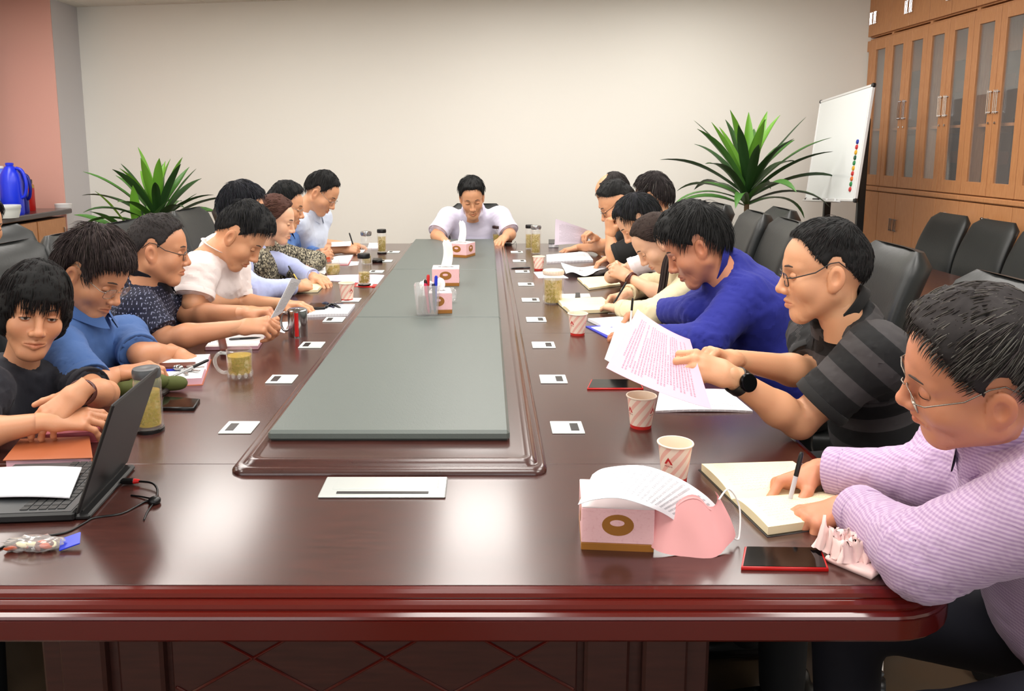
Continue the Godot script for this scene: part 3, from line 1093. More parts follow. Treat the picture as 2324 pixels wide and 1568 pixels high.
func sideboard() -> void:
	var x := -3.84
	var o := thing("sideboard", "brown wooden sideboard with a dark top along the left wall", "sideboard", Vector3(x - 0.36, 0, -5.6))
	var b := Bag.new()
	b.box(Vector3(0.7, 0.8, 3.3), Vector3(-0.02, 0.43, 0), 0.003)
	b.box(Vector3(0.62, 0.04, 3.2), Vector3(-0.04, 0.021, 0))
	part("carcass", b, M.cabinet_groove, o)
	b = Bag.new()
	b.box(Vector3(0.76, 0.045, 3.42), Vector3(0.0, 0.8775, 0), 0.008)
	part("countertop", b, M.counter_top, o)
	for k in 7:
		b = Bag.new()
		b.box(Vector3(0.02, 0.76, 0.452), Vector3(0.342, 0.445, -1.41 + 0.47 * k), 0.003)
		var door := part("door", b, M.cabinet_wood, o)
		b = Bag.new()
		b.box(Vector3(0.014, 0.08, 0.012), Vector3(0.358, 0.7, -1.41 + 0.47 * k + (0.18 if k % 2 else -0.18)), 0.003)
		part("handle", b, M.chrome, door)
	# red vacuum flask
	var f := thing("vacuum_flask", "tall red vacuum flask with a side handle on the sideboard", "flask", Vector3(-4.122, 0.9, -7.674))
	b = Bag.new()
	b.lathe(PackedVector2Array([Vector2(0, 0), Vector2(0.072, 0), Vector2(0.074, 0.01), Vector2(0.078, 0.25), Vector2(0.074, 0.265), Vector2(0.045, 0.325), Vector2(0.034, 0.332)]), 28)
	part("body", b, M.flask_red, f)
	b = Bag.new()
	b.lathe(PackedVector2Array([Vector2(0.034, 0.33), Vector2(0.034, 0.345), Vector2(0.02, 0.37), Vector2(0, 0.372)]), 20)
	part("stopper", b, M.grey_plastic, f)
	b = Bag.new()
	b.tube(curve([Vector3(0.072, 0.24, 0), Vector3(0.11, 0.23, 0), Vector3(0.117, 0.18, 0), Vector3(0.112, 0.12, 0), Vector3(0.074, 0.11, 0)], 5), 0.009, 8)
	part("handle", b, M.flask_red, f)
	b = Bag.new()
	b.lathe(PackedVector2Array([Vector2(0, 0), Vector2(0.07, 0), Vector2(0.075, 0.035), Vector2(0.07, 0.037), Vector2(0.066, 0.006), Vector2(0, 0.006)]), 24)
	one("saucer", b, M.white_plastic, "small white dish before the red flask on the sideboard", "dish", Vector3(-3.945, 0.9, -7.395))
	# blue jugs
	jug("pale blue plastic bottle at the left edge of the sideboard", Vector3(-4.119, 0.9, -6.755), 0.085, 0.4, M.jug_pale, false)
	jug("tall bright blue plastic jug with a grip on the sideboard", Vector3(-3.954, 0.9, -6.623), 0.085, 0.43, M.jug_blue, true)
	jug("dark blue jug with a handle beside the red canister", Vector3(-3.961, 0.9, -6.755), 0.06, 0.37, M.jug_dark, true)
	f = thing("canister", "red canister with a black lid on the sideboard", "canister", Vector3(-4.069, 0.9, -7.036))
	b = Bag.new()
	b.lathe(PackedVector2Array([Vector2(0, 0), Vector2(0.06, 0), Vector2(0.062, 0.004), Vector2(0.062, 0.2)]), 24)
	part("body", b, M.flask_red, f)
	b = Bag.new()
	b.lathe(PackedVector2Array([Vector2(0.0622, 0.2), Vector2(0.0622, 0.225), Vector2(0.045, 0.24)]), 24)
	part("shoulder", b, M.brass, f)
	b = Bag.new()
	b.lathe(PackedVector2Array([Vector2(0.048, 0.238), Vector2(0.05, 0.242), Vector2(0.05, 0.272), Vector2(0.046, 0.276), Vector2(0, 0.276)]), 24)
	part("lid", b, M.black_plastic, f)
	b = Bag.new()
	b.lathe(PackedVector2Array([Vector2(0, 0), Vector2(0.09, 0), Vector2(0.105, 0.05), Vector2(0.108, 0.075), Vector2(0.112, 0.08), Vector2(0.11, 0.1), Vector2(0, 0.105)]), 28)
	one("plastic_tub", b, M.plastic_white, "white plastic tub with a lid at the left end of the sideboard", "tub", Vector3(-3.843, 0.9, -6.333))


func jug(label: String, at: Vector3, r: float, h: float, m: Material, grip: bool) -> void:
	var o := thing("plastic_jug", label, "jug", at)
	var b := Bag.new()
	b.lathe(PackedVector2Array([Vector2(0, 0), Vector2(r * 0.94, 0), Vector2(r, 0.012), Vector2(r, h * 0.62), Vector2(r * 0.86, h * 0.78), Vector2(r * 0.45, h * 0.92), Vector2(r * 0.32, h * 0.94), Vector2(r * 0.32, h * 0.97)]), 28)
	part("body", b, m, o)
	b = Bag.new()
	b.lathe(PackedVector2Array([Vector2(r * 0.36, h * 0.95), Vector2(r * 0.37, h * 0.99), Vector2(r * 0.3, h), Vector2(0, h)]), 18)
	part("cap", b, m if grip else M.white_plastic, o)
	if grip:
		b = Bag.new()
		b.tube(curve([Vector3(r * 0.6, h * 0.9, 0), Vector3(r * 1.2, h * 0.84, 0), Vector3(r * 1.5, h * 0.6, 0), Vector3(r * 1.3, h * 0.38, 0), Vector3(r * 0.9, h * 0.32, 0)], 5), 0.013, 8)
		part("handle", b, m, o)


# ---------------------------------------------------------------- what lies and stands on the table

func printed(called: String, paper: Color, ink: Color, rows: int, cols: int, seed_: int, hand := false) -> StandardMaterial3D:
	# a page with lines of small print, or of handwriting, too fine to read
	var rng := RandomNumberGenerator.new()
	rng.seed = seed_
	var im := Image.create(256, 360, false, Image.FORMAT_RGB8)
	im.fill(paper)
	var y := 34
	var step := 300 / rows
	for r in rows:
		var full := rng.randf() > 0.18
		var x := 26 + (14 if rng.randf() < 0.25 else 0)
		var last := 230 if full else rng.randi_range(70, 200)
		if r == 0 and not hand:
			x = 70
			last = 186
		while x < last:
			var w := rng.randi_range(3, 6)
			if hand:
				for k in 4:
					im.fill_rect(Rect2i(x + k, y + rng.randi_range(0, step / 2), 2, 2), paper.lerp(ink, rng.randf_range(0.4, 1.0)))
				x += w + rng.randi_range(1, 3)
			else:
				for k in 3:
					if rng.randf() < 0.85:
						im.fill_rect(Rect2i(x, y + k * 2, w - 1, 1), ink)
				im.fill_rect(Rect2i(x + rng.randi_range(0, w - 2), y, 1, 6), ink)
				x += w + 1
		y += step
	var m := mat(called, Color.WHITE, 0.75)
	m.albedo_texture = ImageTexture.create_from_image(im)
	return m


func sheet(called: String, label: String, c: Array, m: Material, thick := 0.0012, lift := 0.0, wave := 0.0, turn := 0, group := "", cat := "paper") -> MeshInstance3D:
	# a page through four corners (near left, near right, far right, far left), lifted in the middle or waved
	var at: Vector3 = (c[0] + c[1] + c[2] + c[3]) / 4.0
	var b := Bag.new()
	var nu := 14
	var nv := 14
	var up: Vector3 = (c[1] - c[0]).cross(c[3] - c[0]).normalized()
	for side in 2:
		var rows := []
		for j in nv + 1:
			var w := float(j) / nv
			var row := PackedVector3Array()
			for i in nu + 1:
				var u := float(i) / nu
				var p: Vector3 = (c[0] as Vector3).lerp(c[1], u).lerp((c[3] as Vector3).lerp(c[2], u), w)
				var z := lift * 4.0 * u * (1.0 - u) + wave * (sin(u * 7.0 + w * 2.0) + 0.6 * sin(w * 5.0 + 1.0)) * 0.5 + absf(wave) * 0.8
				row.append(p - at + up * (z + (thick if side == 0 else 0.0)))
			rows.append(row)
		var k0 := b.v.size()
		b.loft(rows, false, false, side == 1)
		for j in nv + 1:
			for i in nu + 1:
				var q := Vector2(float(i) / nu, 1.0 - float(j) / nv)
				for t in turn:
					q = Vector2(q.y, 1.0 - q.x)
				b.uv[k0 + j * (nu + 1) + i] = q
	var n := (nu + 1) * (nv + 1)
	# edges
	for e in 4:
		var a := []
		var d := []
		for i in nu + 1:
			var idx: int = [i, i * (nu + 1) + nu, n - 1 - i, (nv - i) * (nu + 1)][e]
			a.append(b.v[n + idx])
			d.append(b.v[idx])
		for i in nu:
			b.quad(a[i], a[i + 1], d[i + 1], d[i])
	var o := one(called, b, m, label, cat, at, 0.0, group)
	return o


func flat_box(o: Node3D, called: String, c: Array, y0: float, y1: float, m: Material, inset := 0.0, at := Vector3.ZERO, round := 0.002) -> MeshInstance3D:
	# a plate over the quadrilateral c (near left, near right, far right, far left) from height y0 to y1 above it
	var mid: Vector3 = (c[0] + c[1] + c[2] + c[3]) / 4.0
	var pts := PackedVector2Array()
	for q in c:
		var d: Vector3 = q - mid
		d -= d.normalized() * inset
		pts.append(Vector2(d.x + mid.x - at.x, d.z + mid.z - at.z))
	var b := Bag.new()
	b.slab(pts, y0, y1, minf(round, (y1 - y0) * 0.4))
	return part(called, b, m, o)


func notebook(label: String, c: Array, cover: Material, pages: Material, ink: Material, thick := 0.014, open := true) -> Node3D:
	# near left, near right, far right, far left corners of the cover on the table
	var mid: Vector3 = (c[0] + c[1] + c[2] + c[3]) / 4.0
	var o := thing("notebook", label, "notebook", mid)
	flat_box(o, "cover", c, 0.0, 0.003, cover, 0.0, mid)
	if not open:
		flat_box(o, "page_block", c, 0.003, thick, pages, 0.006, mid)
		flat_box(o, "front_cover", c, thick, thick + 0.003, cover, 0.0, mid)
		return o
	# two page blocks that swell towards the spine, which runs across the middle
	for half in 2:
		var b := Bag.new()
		var rows := []
		var n := 10
		for j in n + 1:
			var w := float(j) / n * 0.5 + half * 0.5
			var g := absf(w - 0.5) * 2.0
			var y := 0.003 + thick * (0.82 + 0.3 * sin(g * 2.6) - 0.75 * exp(-g * 9.0))
			var row := PackedVector3Array()
			var a: Vector3 = (c[0] as Vector3).lerp(c[3], lerpf(0.02, 0.98, w)) - mid
			var e: Vector3 = (c[1] as Vector3).lerp(c[2], lerpf(0.02, 0.98, w)) - mid
			for i in 5:
				row.append(a.lerp(e, lerpf(0.02, 0.98, i / 4.0)) + Vector3(0, y, 0))
			rows.append(row)
		b.loft(rows, false)
		for k in b.uv.size():
			b.uv[k] = Vector2((k % 5) / 4.0, 1.0 - (k / 5) / float(n))
		var pg := part("page", b, ink, o)
		b = Bag.new()
		for j in n:
			for s in [0, 4]:
				var p: Vector3 = rows[j][s]
				var q: Vector3 = rows[j + 1][s]
				if s == 0:
					b.quad(Vector3(q.x, 0.003, q.z), Vector3(p.x, 0.003, p.z), p, q)
				else:
					b.quad(Vector3(p.x, 0.003, p.z), Vector3(q.x, 0.003, q.z), q, p)
		var r: PackedVector3Array = rows[0] if half == 0 else rows[n]
		if half == 0:
			b.quad(Vector3(r[0].x, 0.003, r[0].z), Vector3(r[4].x, 0.003, r[4].z), r[4], r[0])
		else:
			b.quad(Vector3(r[4].x, 0.003, r[4].z), Vector3(r[0].x, 0.003, r[0].z), r[0], r[4])
		part("page_block", b, pages, pg)
	return o


func loose_pen(label: String, a: Vector3, e: Vector3, m: Material, cap: Material, r := 0.0045) -> Node3D:
	var o := thing("pen", label, "pen", a)
	var d := (e - a)
	var t := Transform3D(frame(d.cross(Vector3.UP), d), Vector3.ZERO)
	var l := d.length()
	var b := Bag.new()
	b.lathe(PackedVector2Array([Vector2(0.0006, 0), Vector2(0.0016, 0.004), Vector2(r * 0.8, 0.016), Vector2(r, 0.03), Vector2(r, l * 0.66)]), 12, t)
	part("barrel", b, m, o)
	b = Bag.new()
	b.lathe(PackedVector2Array([Vector2(r * 1.05, l * 0.66), Vector2(r * 1.12, l * 0.68), Vector2(r * 1.1, l * 0.95), Vector2(r * 0.6, l), Vector2(0, l)]), 12, t)
	part("cap", b, cap, o)
	return o


func tea_bottle(label: String, at: Vector3, r: float, h: float, fill: float, cap: Material, base: Material, ribbed := false) -> void:
	var o := thing("tea_bottle", label, "bottle", at, 0.0, "glass tea bottles on the conference table")
	var ch := h * 0.13
	var b := Bag.new()
	if base:
		b.lathe(PackedVector2Array([Vector2(0, 0), Vector2(r, 0), Vector2(r * 1.02, 0.003), Vector2(r * 1.02, h * 0.06), Vector2(r * 0.9, h * 0.065)]), 28)
		part("base", b, base, o)
	var y0 := h * 0.062 if base else 0.0
	b = Bag.new()
	b.lathe(PackedVector2Array([Vector2(0, y0 + 0.001), Vector2(r * 0.93, y0 + 0.001), Vector2(r * 0.98, y0 + 0.006), Vector2(r * 0.98, h * 0.78), Vector2(r * 0.9, h * 0.85), Vector2(r * 0.86, h - ch)]), 32)
	part("glass", b, M.glass, o)
	b = Bag.new()
	var top := lerpf(y0, h - ch, fill)
	b.lathe(PackedVector2Array([Vector2(0, y0 + 0.008), Vector2(r * 0.82, y0 + 0.008), Vector2(r * 0.84, y0 + 0.012), Vector2(r * 0.84, minf(top, h * 0.77)), Vector2(0, minf(top, h * 0.77) + 0.0005)]), 28)
	part("tea", b, M.tea, o)
	b = Bag.new()
	var rng := RandomNumberGenerator.new()
	rng.seed = int(at.x * 1000.0) + int(at.z * 777.0)
	for k in 110:
		var a := rng.randf() * TAU
		var q := sqrt(rng.randf()) * r * 0.72
		var yy := y0 + 0.012 + pow(rng.randf(), 1.9) * (top - y0 - 0.024)
		b.ball(Vector3(cos(a) * q, yy, sin(a) * q), Vector3(0.0013, 0.0066, 0.0026) * clampf(r / 0.03, 0.6, 1.2), Basis.from_euler(Vector3(rng.randf() * 1.4, rng.randf() * TAU, rng.randf() * 1.0)), 6, 4)
	part("tea_leaves", b, M.tea_leaf, o).set_meta("kind", "stuff")
	b = Bag.new()
	b.lathe(PackedVector2Array([Vector2(0, h - ch - 0.002), Vector2(r * 0.96, h - ch - 0.002), Vector2(r * 1.0, h - ch + 0.002), Vector2(r * 1.0, h - 0.006), Vector2(r * 0.93, h), Vector2(r * 0.5, h + 0.001), Vector2(0, h - 0.001)]), 32)
	if ribbed:
		for k in 22:
			var a := TAU * k / 22
			b.box(Vector3(0.003, ch * 0.75, 0.003), Vector3(cos(a) * r, h - ch * 0.5, sin(a) * r), 0.001, Basis(Vector3.UP, -a))
	part("cap", b, cap, o)


func paper_cup(label: String, at: Vector3, turn: float, k := 1.0) -> void:
	var o := thing("paper_cup", label, "cup", at, turn, "striped paper cups on the table")
	var b := Bag.new()
	var h := 0.085 * k
	var r0 := 0.0265 * k
	var r1 := 0.0365 * k
	b.lathe(PackedVector2Array([Vector2(r0, 0), Vector2(lerpf(r0, r1, 0.12), h * 0.12)]), 40)
	part("foot_band", b, M.cup_red, o)
	b = Bag.new()
	b.lathe(PackedVector2Array([Vector2(lerpf(r0, r1, 0.12), h * 0.12), Vector2(r1, h)]), 40)
	part("wall", b, M.cup_print, o)
	b = Bag.new()
	b.lathe(PackedVector2Array([Vector2(0, 0.006), Vector2(r0 - 0.001, 0.006)]), 40)
	var rows := []
	for q in [[r1 - 0.001, h], [r0 - 0.001, 0.006]]:
		var row := PackedVector3Array()
		for s in 40:
			var a := TAU * s / 40
			row.append(Vector3(cos(a) * q[0], q[1], -sin(a) * q[0]))
		rows.append(row)
	b.loft(rows)
	part("lining", b, M.cup_inside, o)
	b = Bag.new()
	var ring := PackedVector3Array()
	for s in 41:
		ring.append(Vector3(cos(TAU * s / 40) * (r1 + 0.0008), h - 0.001, sin(TAU * s / 40) * (r1 + 0.0008)))
	b.tube(ring, 0.0021 * k, 8, false)
	part("rim", b, M.cup_inside, o)


func tissue_box(label: String, at: Vector3, turn: float, size: Vector3, tuft: float) -> Node3D:
	var o := thing("tissue_box", label, "tissue box", at, turn, "pink flowered tissue boxes")
	var b := Bag.new()
	b.box(Vector3(size.x, size.y * 0.78, size.z), Vector3(0, size.y * 0.57, 0), 0.0012)
	var body := part("carton", b, M.tissue_print, o)
	b = Bag.new()
	b.box(Vector3(size.x + 0.0006, size.y * 0.18, size.z + 0.0006), Vector3(0, size.y * 0.09, 0), 0.001)
	part("gold_band", b, M.gold_card, o)
	b = Bag.new()
	b.box(Vector3(size.x, size.y * 0.04, size.z), Vector3(0, size.y * 0.98, 0), 0.0012)
	part("lid", b, M.tissue_lid, o)
	for s in 4:
		# a gold oval on each face
		var w: float = size.x if s % 2 == 0 else size.z
		var dd: float = size.z if s % 2 == 0 else size.x
		b = Bag.new()
		var ol := PackedVector2Array()
		for k in 28:
			var a := -TAU * k / 28
			ol.append(Vector2(cos(a) * w * 0.22, sin(a) * size.y * 0.24))
		b.slab(ol, 0.0, 0.0006)
		var t := Transform3D(Basis(Vector3.UP, s * PI / 2) * Basis(Vector3.RIGHT, PI / 2), Basis(Vector3.UP, s * PI / 2) * Vector3(0, size.y * 0.6, dd / 2))
		var c := Bag.new()
		c.add(b, t)
		part("oval_badge", c, M.gold_card, body)
		b = Bag.new()
		ol = PackedVector2Array()
		for k in 20:
			var a := -TAU * k / 20
			ol.append(Vector2(cos(a) * w * 0.1 - w * 0.01, sin(a) * size.y * 0.07 - size.y * 0.05))
		b.slab(ol, 0.0006, 0.001)
		c = Bag.new()
		c.add(b, t)
		part("badge_emblem", c, M.tissue_print, body)
	if tuft > 0.0:
		b = Bag.new()
		var ol := PackedVector2Array()
		for k in 24:
			var a := -TAU * k / 24
			ol.append(Vector2(cos(a) * size.x * 0.3, sin(a) * 0.012))
		b.slab(ol, size.y, size.y + 0.0006)
		part("slot", b, M.socket_slot, o)
		b = Bag.new()
		var rows := []
		for j in 9:
			var u := j / 8.0
			var row := PackedVector3Array()
			for k in 16:
				var a := TAU * k / 16
				var w := lerpf(size.x * 0.2, size.x * 0.16, u) * (1.0 if j < 8 else 0.5)
				row.append(Vector3(cos(a) * w + 0.012 * sin(u * 3.0), size.y - 0.002 + tuft * u + 0.006 * u * cos(a * 2.0), sin(a) * 0.006 * (1.0 + 0.8 * sin(a * 3.0 + u * 4.0))))
			rows.append(row)
		b.loft(rows, true, false, true)
		b.fan(rows[8], Vector3.UP, true)
		part("tissue", b, M.tissue_white, o)
	return o


func phone(label: String, c: Array, rim: Material, h := 0.009) -> Node3D:
	var mid: Vector3 = (c[0] + c[1] + c[2] + c[3]) / 4.0
	var o := thing("mobile_phone", label, "phone", mid)
	flat_box(o, "body", c, 0.0, h, rim, 0.0, mid, 0.003)
	flat_box(o, "screen", c, h - 0.0004, h + 0.0004, M.screen_black, 0.004, mid, 0.0)
	return o


func things_materials() -> void:
	printed("print_white", Color(0.93, 0.93, 0.95), Color(0.42, 0.42, 0.45), 22, 40, 3)
	printed("print_grey", Color(0.82, 0.78, 0.83), Color(0.5, 0.46, 0.5), 24, 40, 4)
	printed("print_pink", Color(0.9, 0.68, 0.75), Color(0.5, 0.34, 0.4), 24, 40, 5)
	printed("hand_cream", Color(0.95, 0.9, 0.75), Color(0.55, 0.52, 0.5), 12, 20, 6, true)
	printed("hand_white", Color(0.94, 0.94, 0.94), Color(0.62, 0.62, 0.66), 14, 20, 7, true)
	mat("cup_inside", Color(0.95, 0.87, 0.79), 0.5)
	mat("cup_red", Color(0.78, 0.16, 0.13), 0.45)
	mat("tissue_white", Color(0.95, 0.95, 0.94), 0.85)
	mat("tissue_lid", Color(0.92, 0.86, 0.86), 0.5)
	mat("gold_card", Color(0.62, 0.4, 0.14), 0.4)
	mat("mask_pink", Color(0.92, 0.66, 0.66), 0.85)
	mat("cloth_pink", Color(0.95, 0.82, 0.8), 0.9)
	mat("green_cloth", Color(0.3, 0.33, 0.14), 0.8)
	mat("pink_cover", Color(0.72, 0.36, 0.4), 0.6)
	mat("laptop_dark", Color(0.075, 0.078, 0.083), 0.42)
	mat("laptop_key", Color(0.05, 0.052, 0.056), 0.5)
	mat("laptop_deck", Color(0.18, 0.19, 0.2), 0.4)
	mat("navy", Color(0.05, 0.06, 0.2), 0.5)
	mat("orange_card", Color(0.75, 0.3, 0.1), 0.35)
	mat("cream_plastic", Color(0.9, 0.83, 0.76), 0.4)
	mat("maroon", Color(0.16, 0.04, 0.05), 0.4)
	mat("magenta", Color(0.75, 0.1, 0.3), 0.4)
	# cup print: slanting pale bands and a red peak with a short line of small writing beneath
	var im := Image.create(512, 192, false, Image.FORMAT_RGB8)
	for y in 192:
		for x in 512:
			var k := posmod(int(x + y * 0.75), 64)
			im.set_pixel(x, y, Color(0.93, 0.72, 0.66) if k < 26 else Color(0.96, 0.88, 0.81))
	for q in 3:
		var cx := 85 + 171 * q
		for y in range(62, 104):
			var w := int((y - 62) * 0.62)
			for x in range(cx - w, cx + w):
				var inner := y > 84 and absi(x - cx) < int((y - 84) * 0.62) + 2
				if not inner:
					im.set_pixel(x, y, Color(0.75, 0.14, 0.13))
		for k in 5:
			im.fill_rect(Rect2i(cx - 24 + k * 10, 112, 7, 2), Color(0.55, 0.25, 0.22))
			im.fill_rect(Rect2i(cx - 24 + k * 10, 117, 7, 2), Color(0.55, 0.25, 0.22))
			im.fill_rect(Rect2i(cx - 22 + k * 10, 111, 2, 9), Color(0.55, 0.25, 0.22))
	mat("cup_print", Color.WHITE, 0.5).albedo_texture = ImageTexture.create_from_image(im)
	# tissue box print: pale blossoms on pink
	var fl := FastNoiseLite.new()
	fl.noise_type = FastNoiseLite.TYPE_CELLULAR
	fl.frequency = 0.06
	fl.cellular_return_type = FastNoiseLite.RETURN_DISTANCE
	im = Image.create(192, 192, false, Image.FORMAT_RGB8)
	for y in 192:
		for x in 192:
			var k := clampf(fl.get_noise_2d(x, y * 1.4) * 1.6 + 0.9, 0.0, 1.0)
			im.set_pixel(x, y, Color(0.95, 0.76, 0.77).lerp(Color(0.82, 0.5, 0.55), k * k))
	var m := mat("tissue_print", Color.WHITE, 0.5)
	m.albedo_texture = ImageTexture.create_from_image(im)
	triplanar(m, Vector3(14, 14, 14))


func table_things() -> void:
	things_materials()
	right_side_things()
	left_side_things()
	middle_things()


func right_side_things() -> void:
	# nearest: tissue box under a curling printed page, mask, notebook, phone, folded cloth
	tissue_box("pink flowered tissue box under a curled printed page at the near edge", Vector3(0.233, 0.75, -1.323) + Vector3(0.005, 0, -0.06), -0.08, Vector3(0.128, 0.083, 0.118), 0.0)
	curled_page()
	face_mask()
	notebook("open cream notebook under the hands of the lilac-shirted man", [Vector3(0.518, 0.75, -1.372), Vector3(0.717, 0.75, -1.427), Vector3(0.689, 0.75, -1.696), Vector3(0.472, 0.75, -1.681)], M.black_plastic, M.cream_paper, M.hand_cream, 0.016)
	var o := phone("glossy phone with a red edge lying by the pink cloth", [Vector3(0.433, 0.75, -1.258), Vector3(0.58, 0.75, -1.253), Vector3(0.596, 0.75, -1.323), Vector3(0.461, 0.75, -1.327)], M.red_plastic, 0.009)
	cloth_heap()
	paper_cup("striped paper cup standing open behind the curled printed page", Vector3(0.407, 0.75, -1.613) + Vector3(0, 0, -0.02), 0.9, 1.0)
	paper_cup("striped paper cup just below the pink page of the man in the polo", Vector3(0.397, 0.75, -1.936) + Vector3(0, 0, -0.022), 0.35, 1.0)
	paper_cup("striped paper cup next to the blue folder on the right side", Vector3(0.349, 0.75, -2.946) + Vector3(0, 0, -0.022), 0.7, 1.0)
	paper_cup("small striped paper cup farthest along the right side of the table", Vector3(0.305, 0.75, -4.559) + Vector3(0, 0, -0.022), 0.4, 0.95)
	# man in the polo
	sheet("paper_page", "pink printed page held up by the man in the striped polo", [Vector3(0.296, 0.923, -1.901), Vector3(0.494, 0.895, -1.674), Vector3(0.495, 1, -1.882), Vector3(0.404, 1.034, -2.079)], M.print_pink, 0.0008, -0.012, 0.0, 3)
	sheet("paper_page", "white page showing from behind the pink page held up", [Vector3(0.298, 0.934, -1.943), Vector3(0.491, 0.892, -1.755), Vector3(0.504, 0.981, -1.94), Vector3(0.352, 0.988, -2.093)], M.paper, 0.0008, -0.012)
	phone("dark phone with a red edge behind the paper cup and the pink page", [Vector3(0.298, 0.75, -2.268), Vector3(0.465, 0.75, -2.268), Vector3(0.468, 0.75, -2.357), Vector3(0.322, 0.75, -2.357)], M.red_plastic, 0.008)
	sheet("paper_stack", "white printed pages lying under the pink page of the man in the polo", [Vector3(0.458, 0.75, -2.068), Vector3(0.722, 0.75, -2.068), Vector3(0.71, 0.75, -2.26), Vector3(0.507, 0.75, -2.243)], M.print_white, 0.006, 0.004)
	# man in blue
	notebook("white notebook with a grey edge before the man in royal blue", [Vector3(0.515, 0.75, -2.897), Vector3(0.664, 0.75, -3.056), Vector3(0.608, 0.75, -3.267), Vector3(0.413, 0.75, -3.207)], M.grey_plastic, M.paper, M.hand_white, 0.01)
	o = thing("folder", "blue plastic folder holding a white sheet beside the paper cup", "folder", Vector3(0.449, 0.75, -2.989))
	flat_box(o, "cover", [Vector3(0.464, 0.75, -2.87), Vector3(0.524, 0.75, -2.911), Vector3(0.497, 0.75, -3.11), Vector3(0.396, 0.75, -3.094)], 0.0, 0.006, M.blue_plastic, 0.0, Vector3(0.449, 0.75, -2.989))
	flat_box(o, "sheet", [Vector3(0.474, 0.75, -2.89), Vector3(0.524, 0.75, -2.932), Vector3(0.485, 0.75, -3.094), Vector3(0.412, 0.75, -3.071)], 0.006, 0.0072, M.paper, 0.003, Vector3(0.449, 0.75, -2.989), 0.0)
	# woman with the ponytail
	notebook("open cream notebook beside the tall tea bottle on the right side", [Vector3(0.355, 0.75, -3.328), Vector3(0.57, 0.75, -3.374), Vector3(0.545, 0.75, -3.663), Vector3(0.315, 0.75, -3.62)], M.black_plastic, M.cream_paper, M.hand_cream, 0.014)
	sheet("paper_page", "white page slid under the cream notebook before the woman with the ponytail", [Vector3(0.522, 0.75, -3.346), Vector3(0.651, 0.75, -3.319), Vector3(0.692, 0.75, -3.589), Vector3(0.588, 0.75, -3.568)], M.paper, 0.002)
	sheet("paper_page", "small white page lying alone behind the white pen case", [Vector3(0.446, 0.75, -3.797), Vector3(0.526, 0.75, -3.832), Vector3(0.505, 0.75, -3.979), Vector3(0.394, 0.75, -3.941)], M.paper)
	o = thing("pen_case", "slim white pen case with a black band by the cream notebook", "pen case", Vector3(0.421, 0.75, -3.707))
	flat_box(o, "case", [Vector3(0.338, 0.75, -3.641), Vector3(0.492, 0.75, -3.674), Vector3(0.496, 0.75, -3.751), Vector3(0.355, 0.75, -3.74)], 0.0, 0.016, M.white_plastic, 0.0, Vector3(0.421, 0.75, -3.707), 0.005)
	flat_box(o, "band", [Vector3(0.414, 0.75, -3.641), Vector3(0.439, 0.75, -3.641), Vector3(0.451, 0.75, -3.763), Vector3(0.429, 0.75, -3.763)], 0.0, 0.018, M.black_plastic, 0.0, Vector3(0.421, 0.75, -3.707))
	# woman with clasped hands
	notebook("cream notebook with a dark cover under the clasped hands", [Vector3(0.511, 0.75, -3.904), Vector3(0.696, 0.75, -4.03), Vector3(0.699, 0.75, -4.308), Vector3(0.487, 0.75, -4.235)], M.dark_box, M.cream_paper, M.hand_cream, 0.01)
	sheet("paper_page", "wavy white printed page before the clasped hands", [Vector3(0.437, 0.75, -4.308), Vector3(0.583, 0.75, -4.279), Vector3(0.702, 0.75, -4.559), Vector3(0.447, 0.75, -4.712)], M.print_white, 0.001, 0.0, 0.02)
	sheet("paper_stack", "white pages behind the tall tea bottle on the right side", [Vector3(0.284, 0.75, -4.279), Vector3(0.448, 0.75, -4.279), Vector3(0.402, 0.75, -4.526), Vector3(0.27, 0.75, -4.477)], M.paper, 0.004)
	o = thing("spectacle_case", "dark spectacle case behind the clasped hands", "case", Vector3(0.634, 0.75, -4.368))
	flat_box(o, "shell", [Vector3(0.585, 0.75, -4.293), Vector3(0.676, 0.75, -4.353), Vector3(0.688, 0.75, -4.477), Vector3(0.611, 0.75, -4.414)], 0.0, 0.025, M.dark_box, 0.0, Vector3(0.634, 0.75, -4.368), 0.008)
	# the black-shirted man and beyond
	sheet("paper_stack", "thick white printed pages before the man in the black shirt", [Vector3(0.372, 0.75, -4.839), Vector3(0.668, 0.75, -4.915), Vector3(0.678, 0.75, -5.33), Vector3(0.393, 0.75, -5.156)], M.print_white, 0.012)
	sheet("paper_page", "white page by the elbow of the man in the black shirt", [Vector3(0.685, 0.75, -5.135), Vector3(0.772, 0.75, -5.135), Vector3(0.828, 0.75, -5.515), Vector3(0.696, 0.75, -5.421)], M.print_white)
	sheet("paper_page", "grey printed page held upright at the far right", [Vector3(0.426, 0.841, -5.013), Vector3(0.647, 0.834, -5.163), Vector3(0.685, 0.902, -5.224), Vector3(0.435, 1.004, -5.067)], M.print_grey, 0.0008, 0.02, 0.01)
	notebook("thick black book with white pages at the far right, beside the upright page", [Vector3(0.441, 0.75, -5.588), Vector3(0.513, 0.75, -5.588), Vector3(0.53, 0.75, -5.846), Vector3(0.461, 0.75, -5.846)], M.black_plastic, M.paper, M.paper, 0.03, false)
	loose_pen("dark pen lying between the sockets on the right side", Vector3(0.14, 0.75, -4.609) + Vector3(0, 0.005, 0), Vector3(0.258, 0.75, -4.643) + Vector3(0, 0.005, 0), M.black_plastic, M.grey_plastic, 0.005)
	tea_bottle("tea bottle with a cream dotted lid beside the cream notebook", Vector3(0.307, 0.75, -3.591), 0.0482, 0.1558, 0.82, M.cream_plastic, null, true)
	tea_bottle("tea bottle with a ribbed steel cap at the far right", Vector3(0.332, 0.75, -5.294), 0.0339, 0.1918, 0.8, M.steel, null, true)
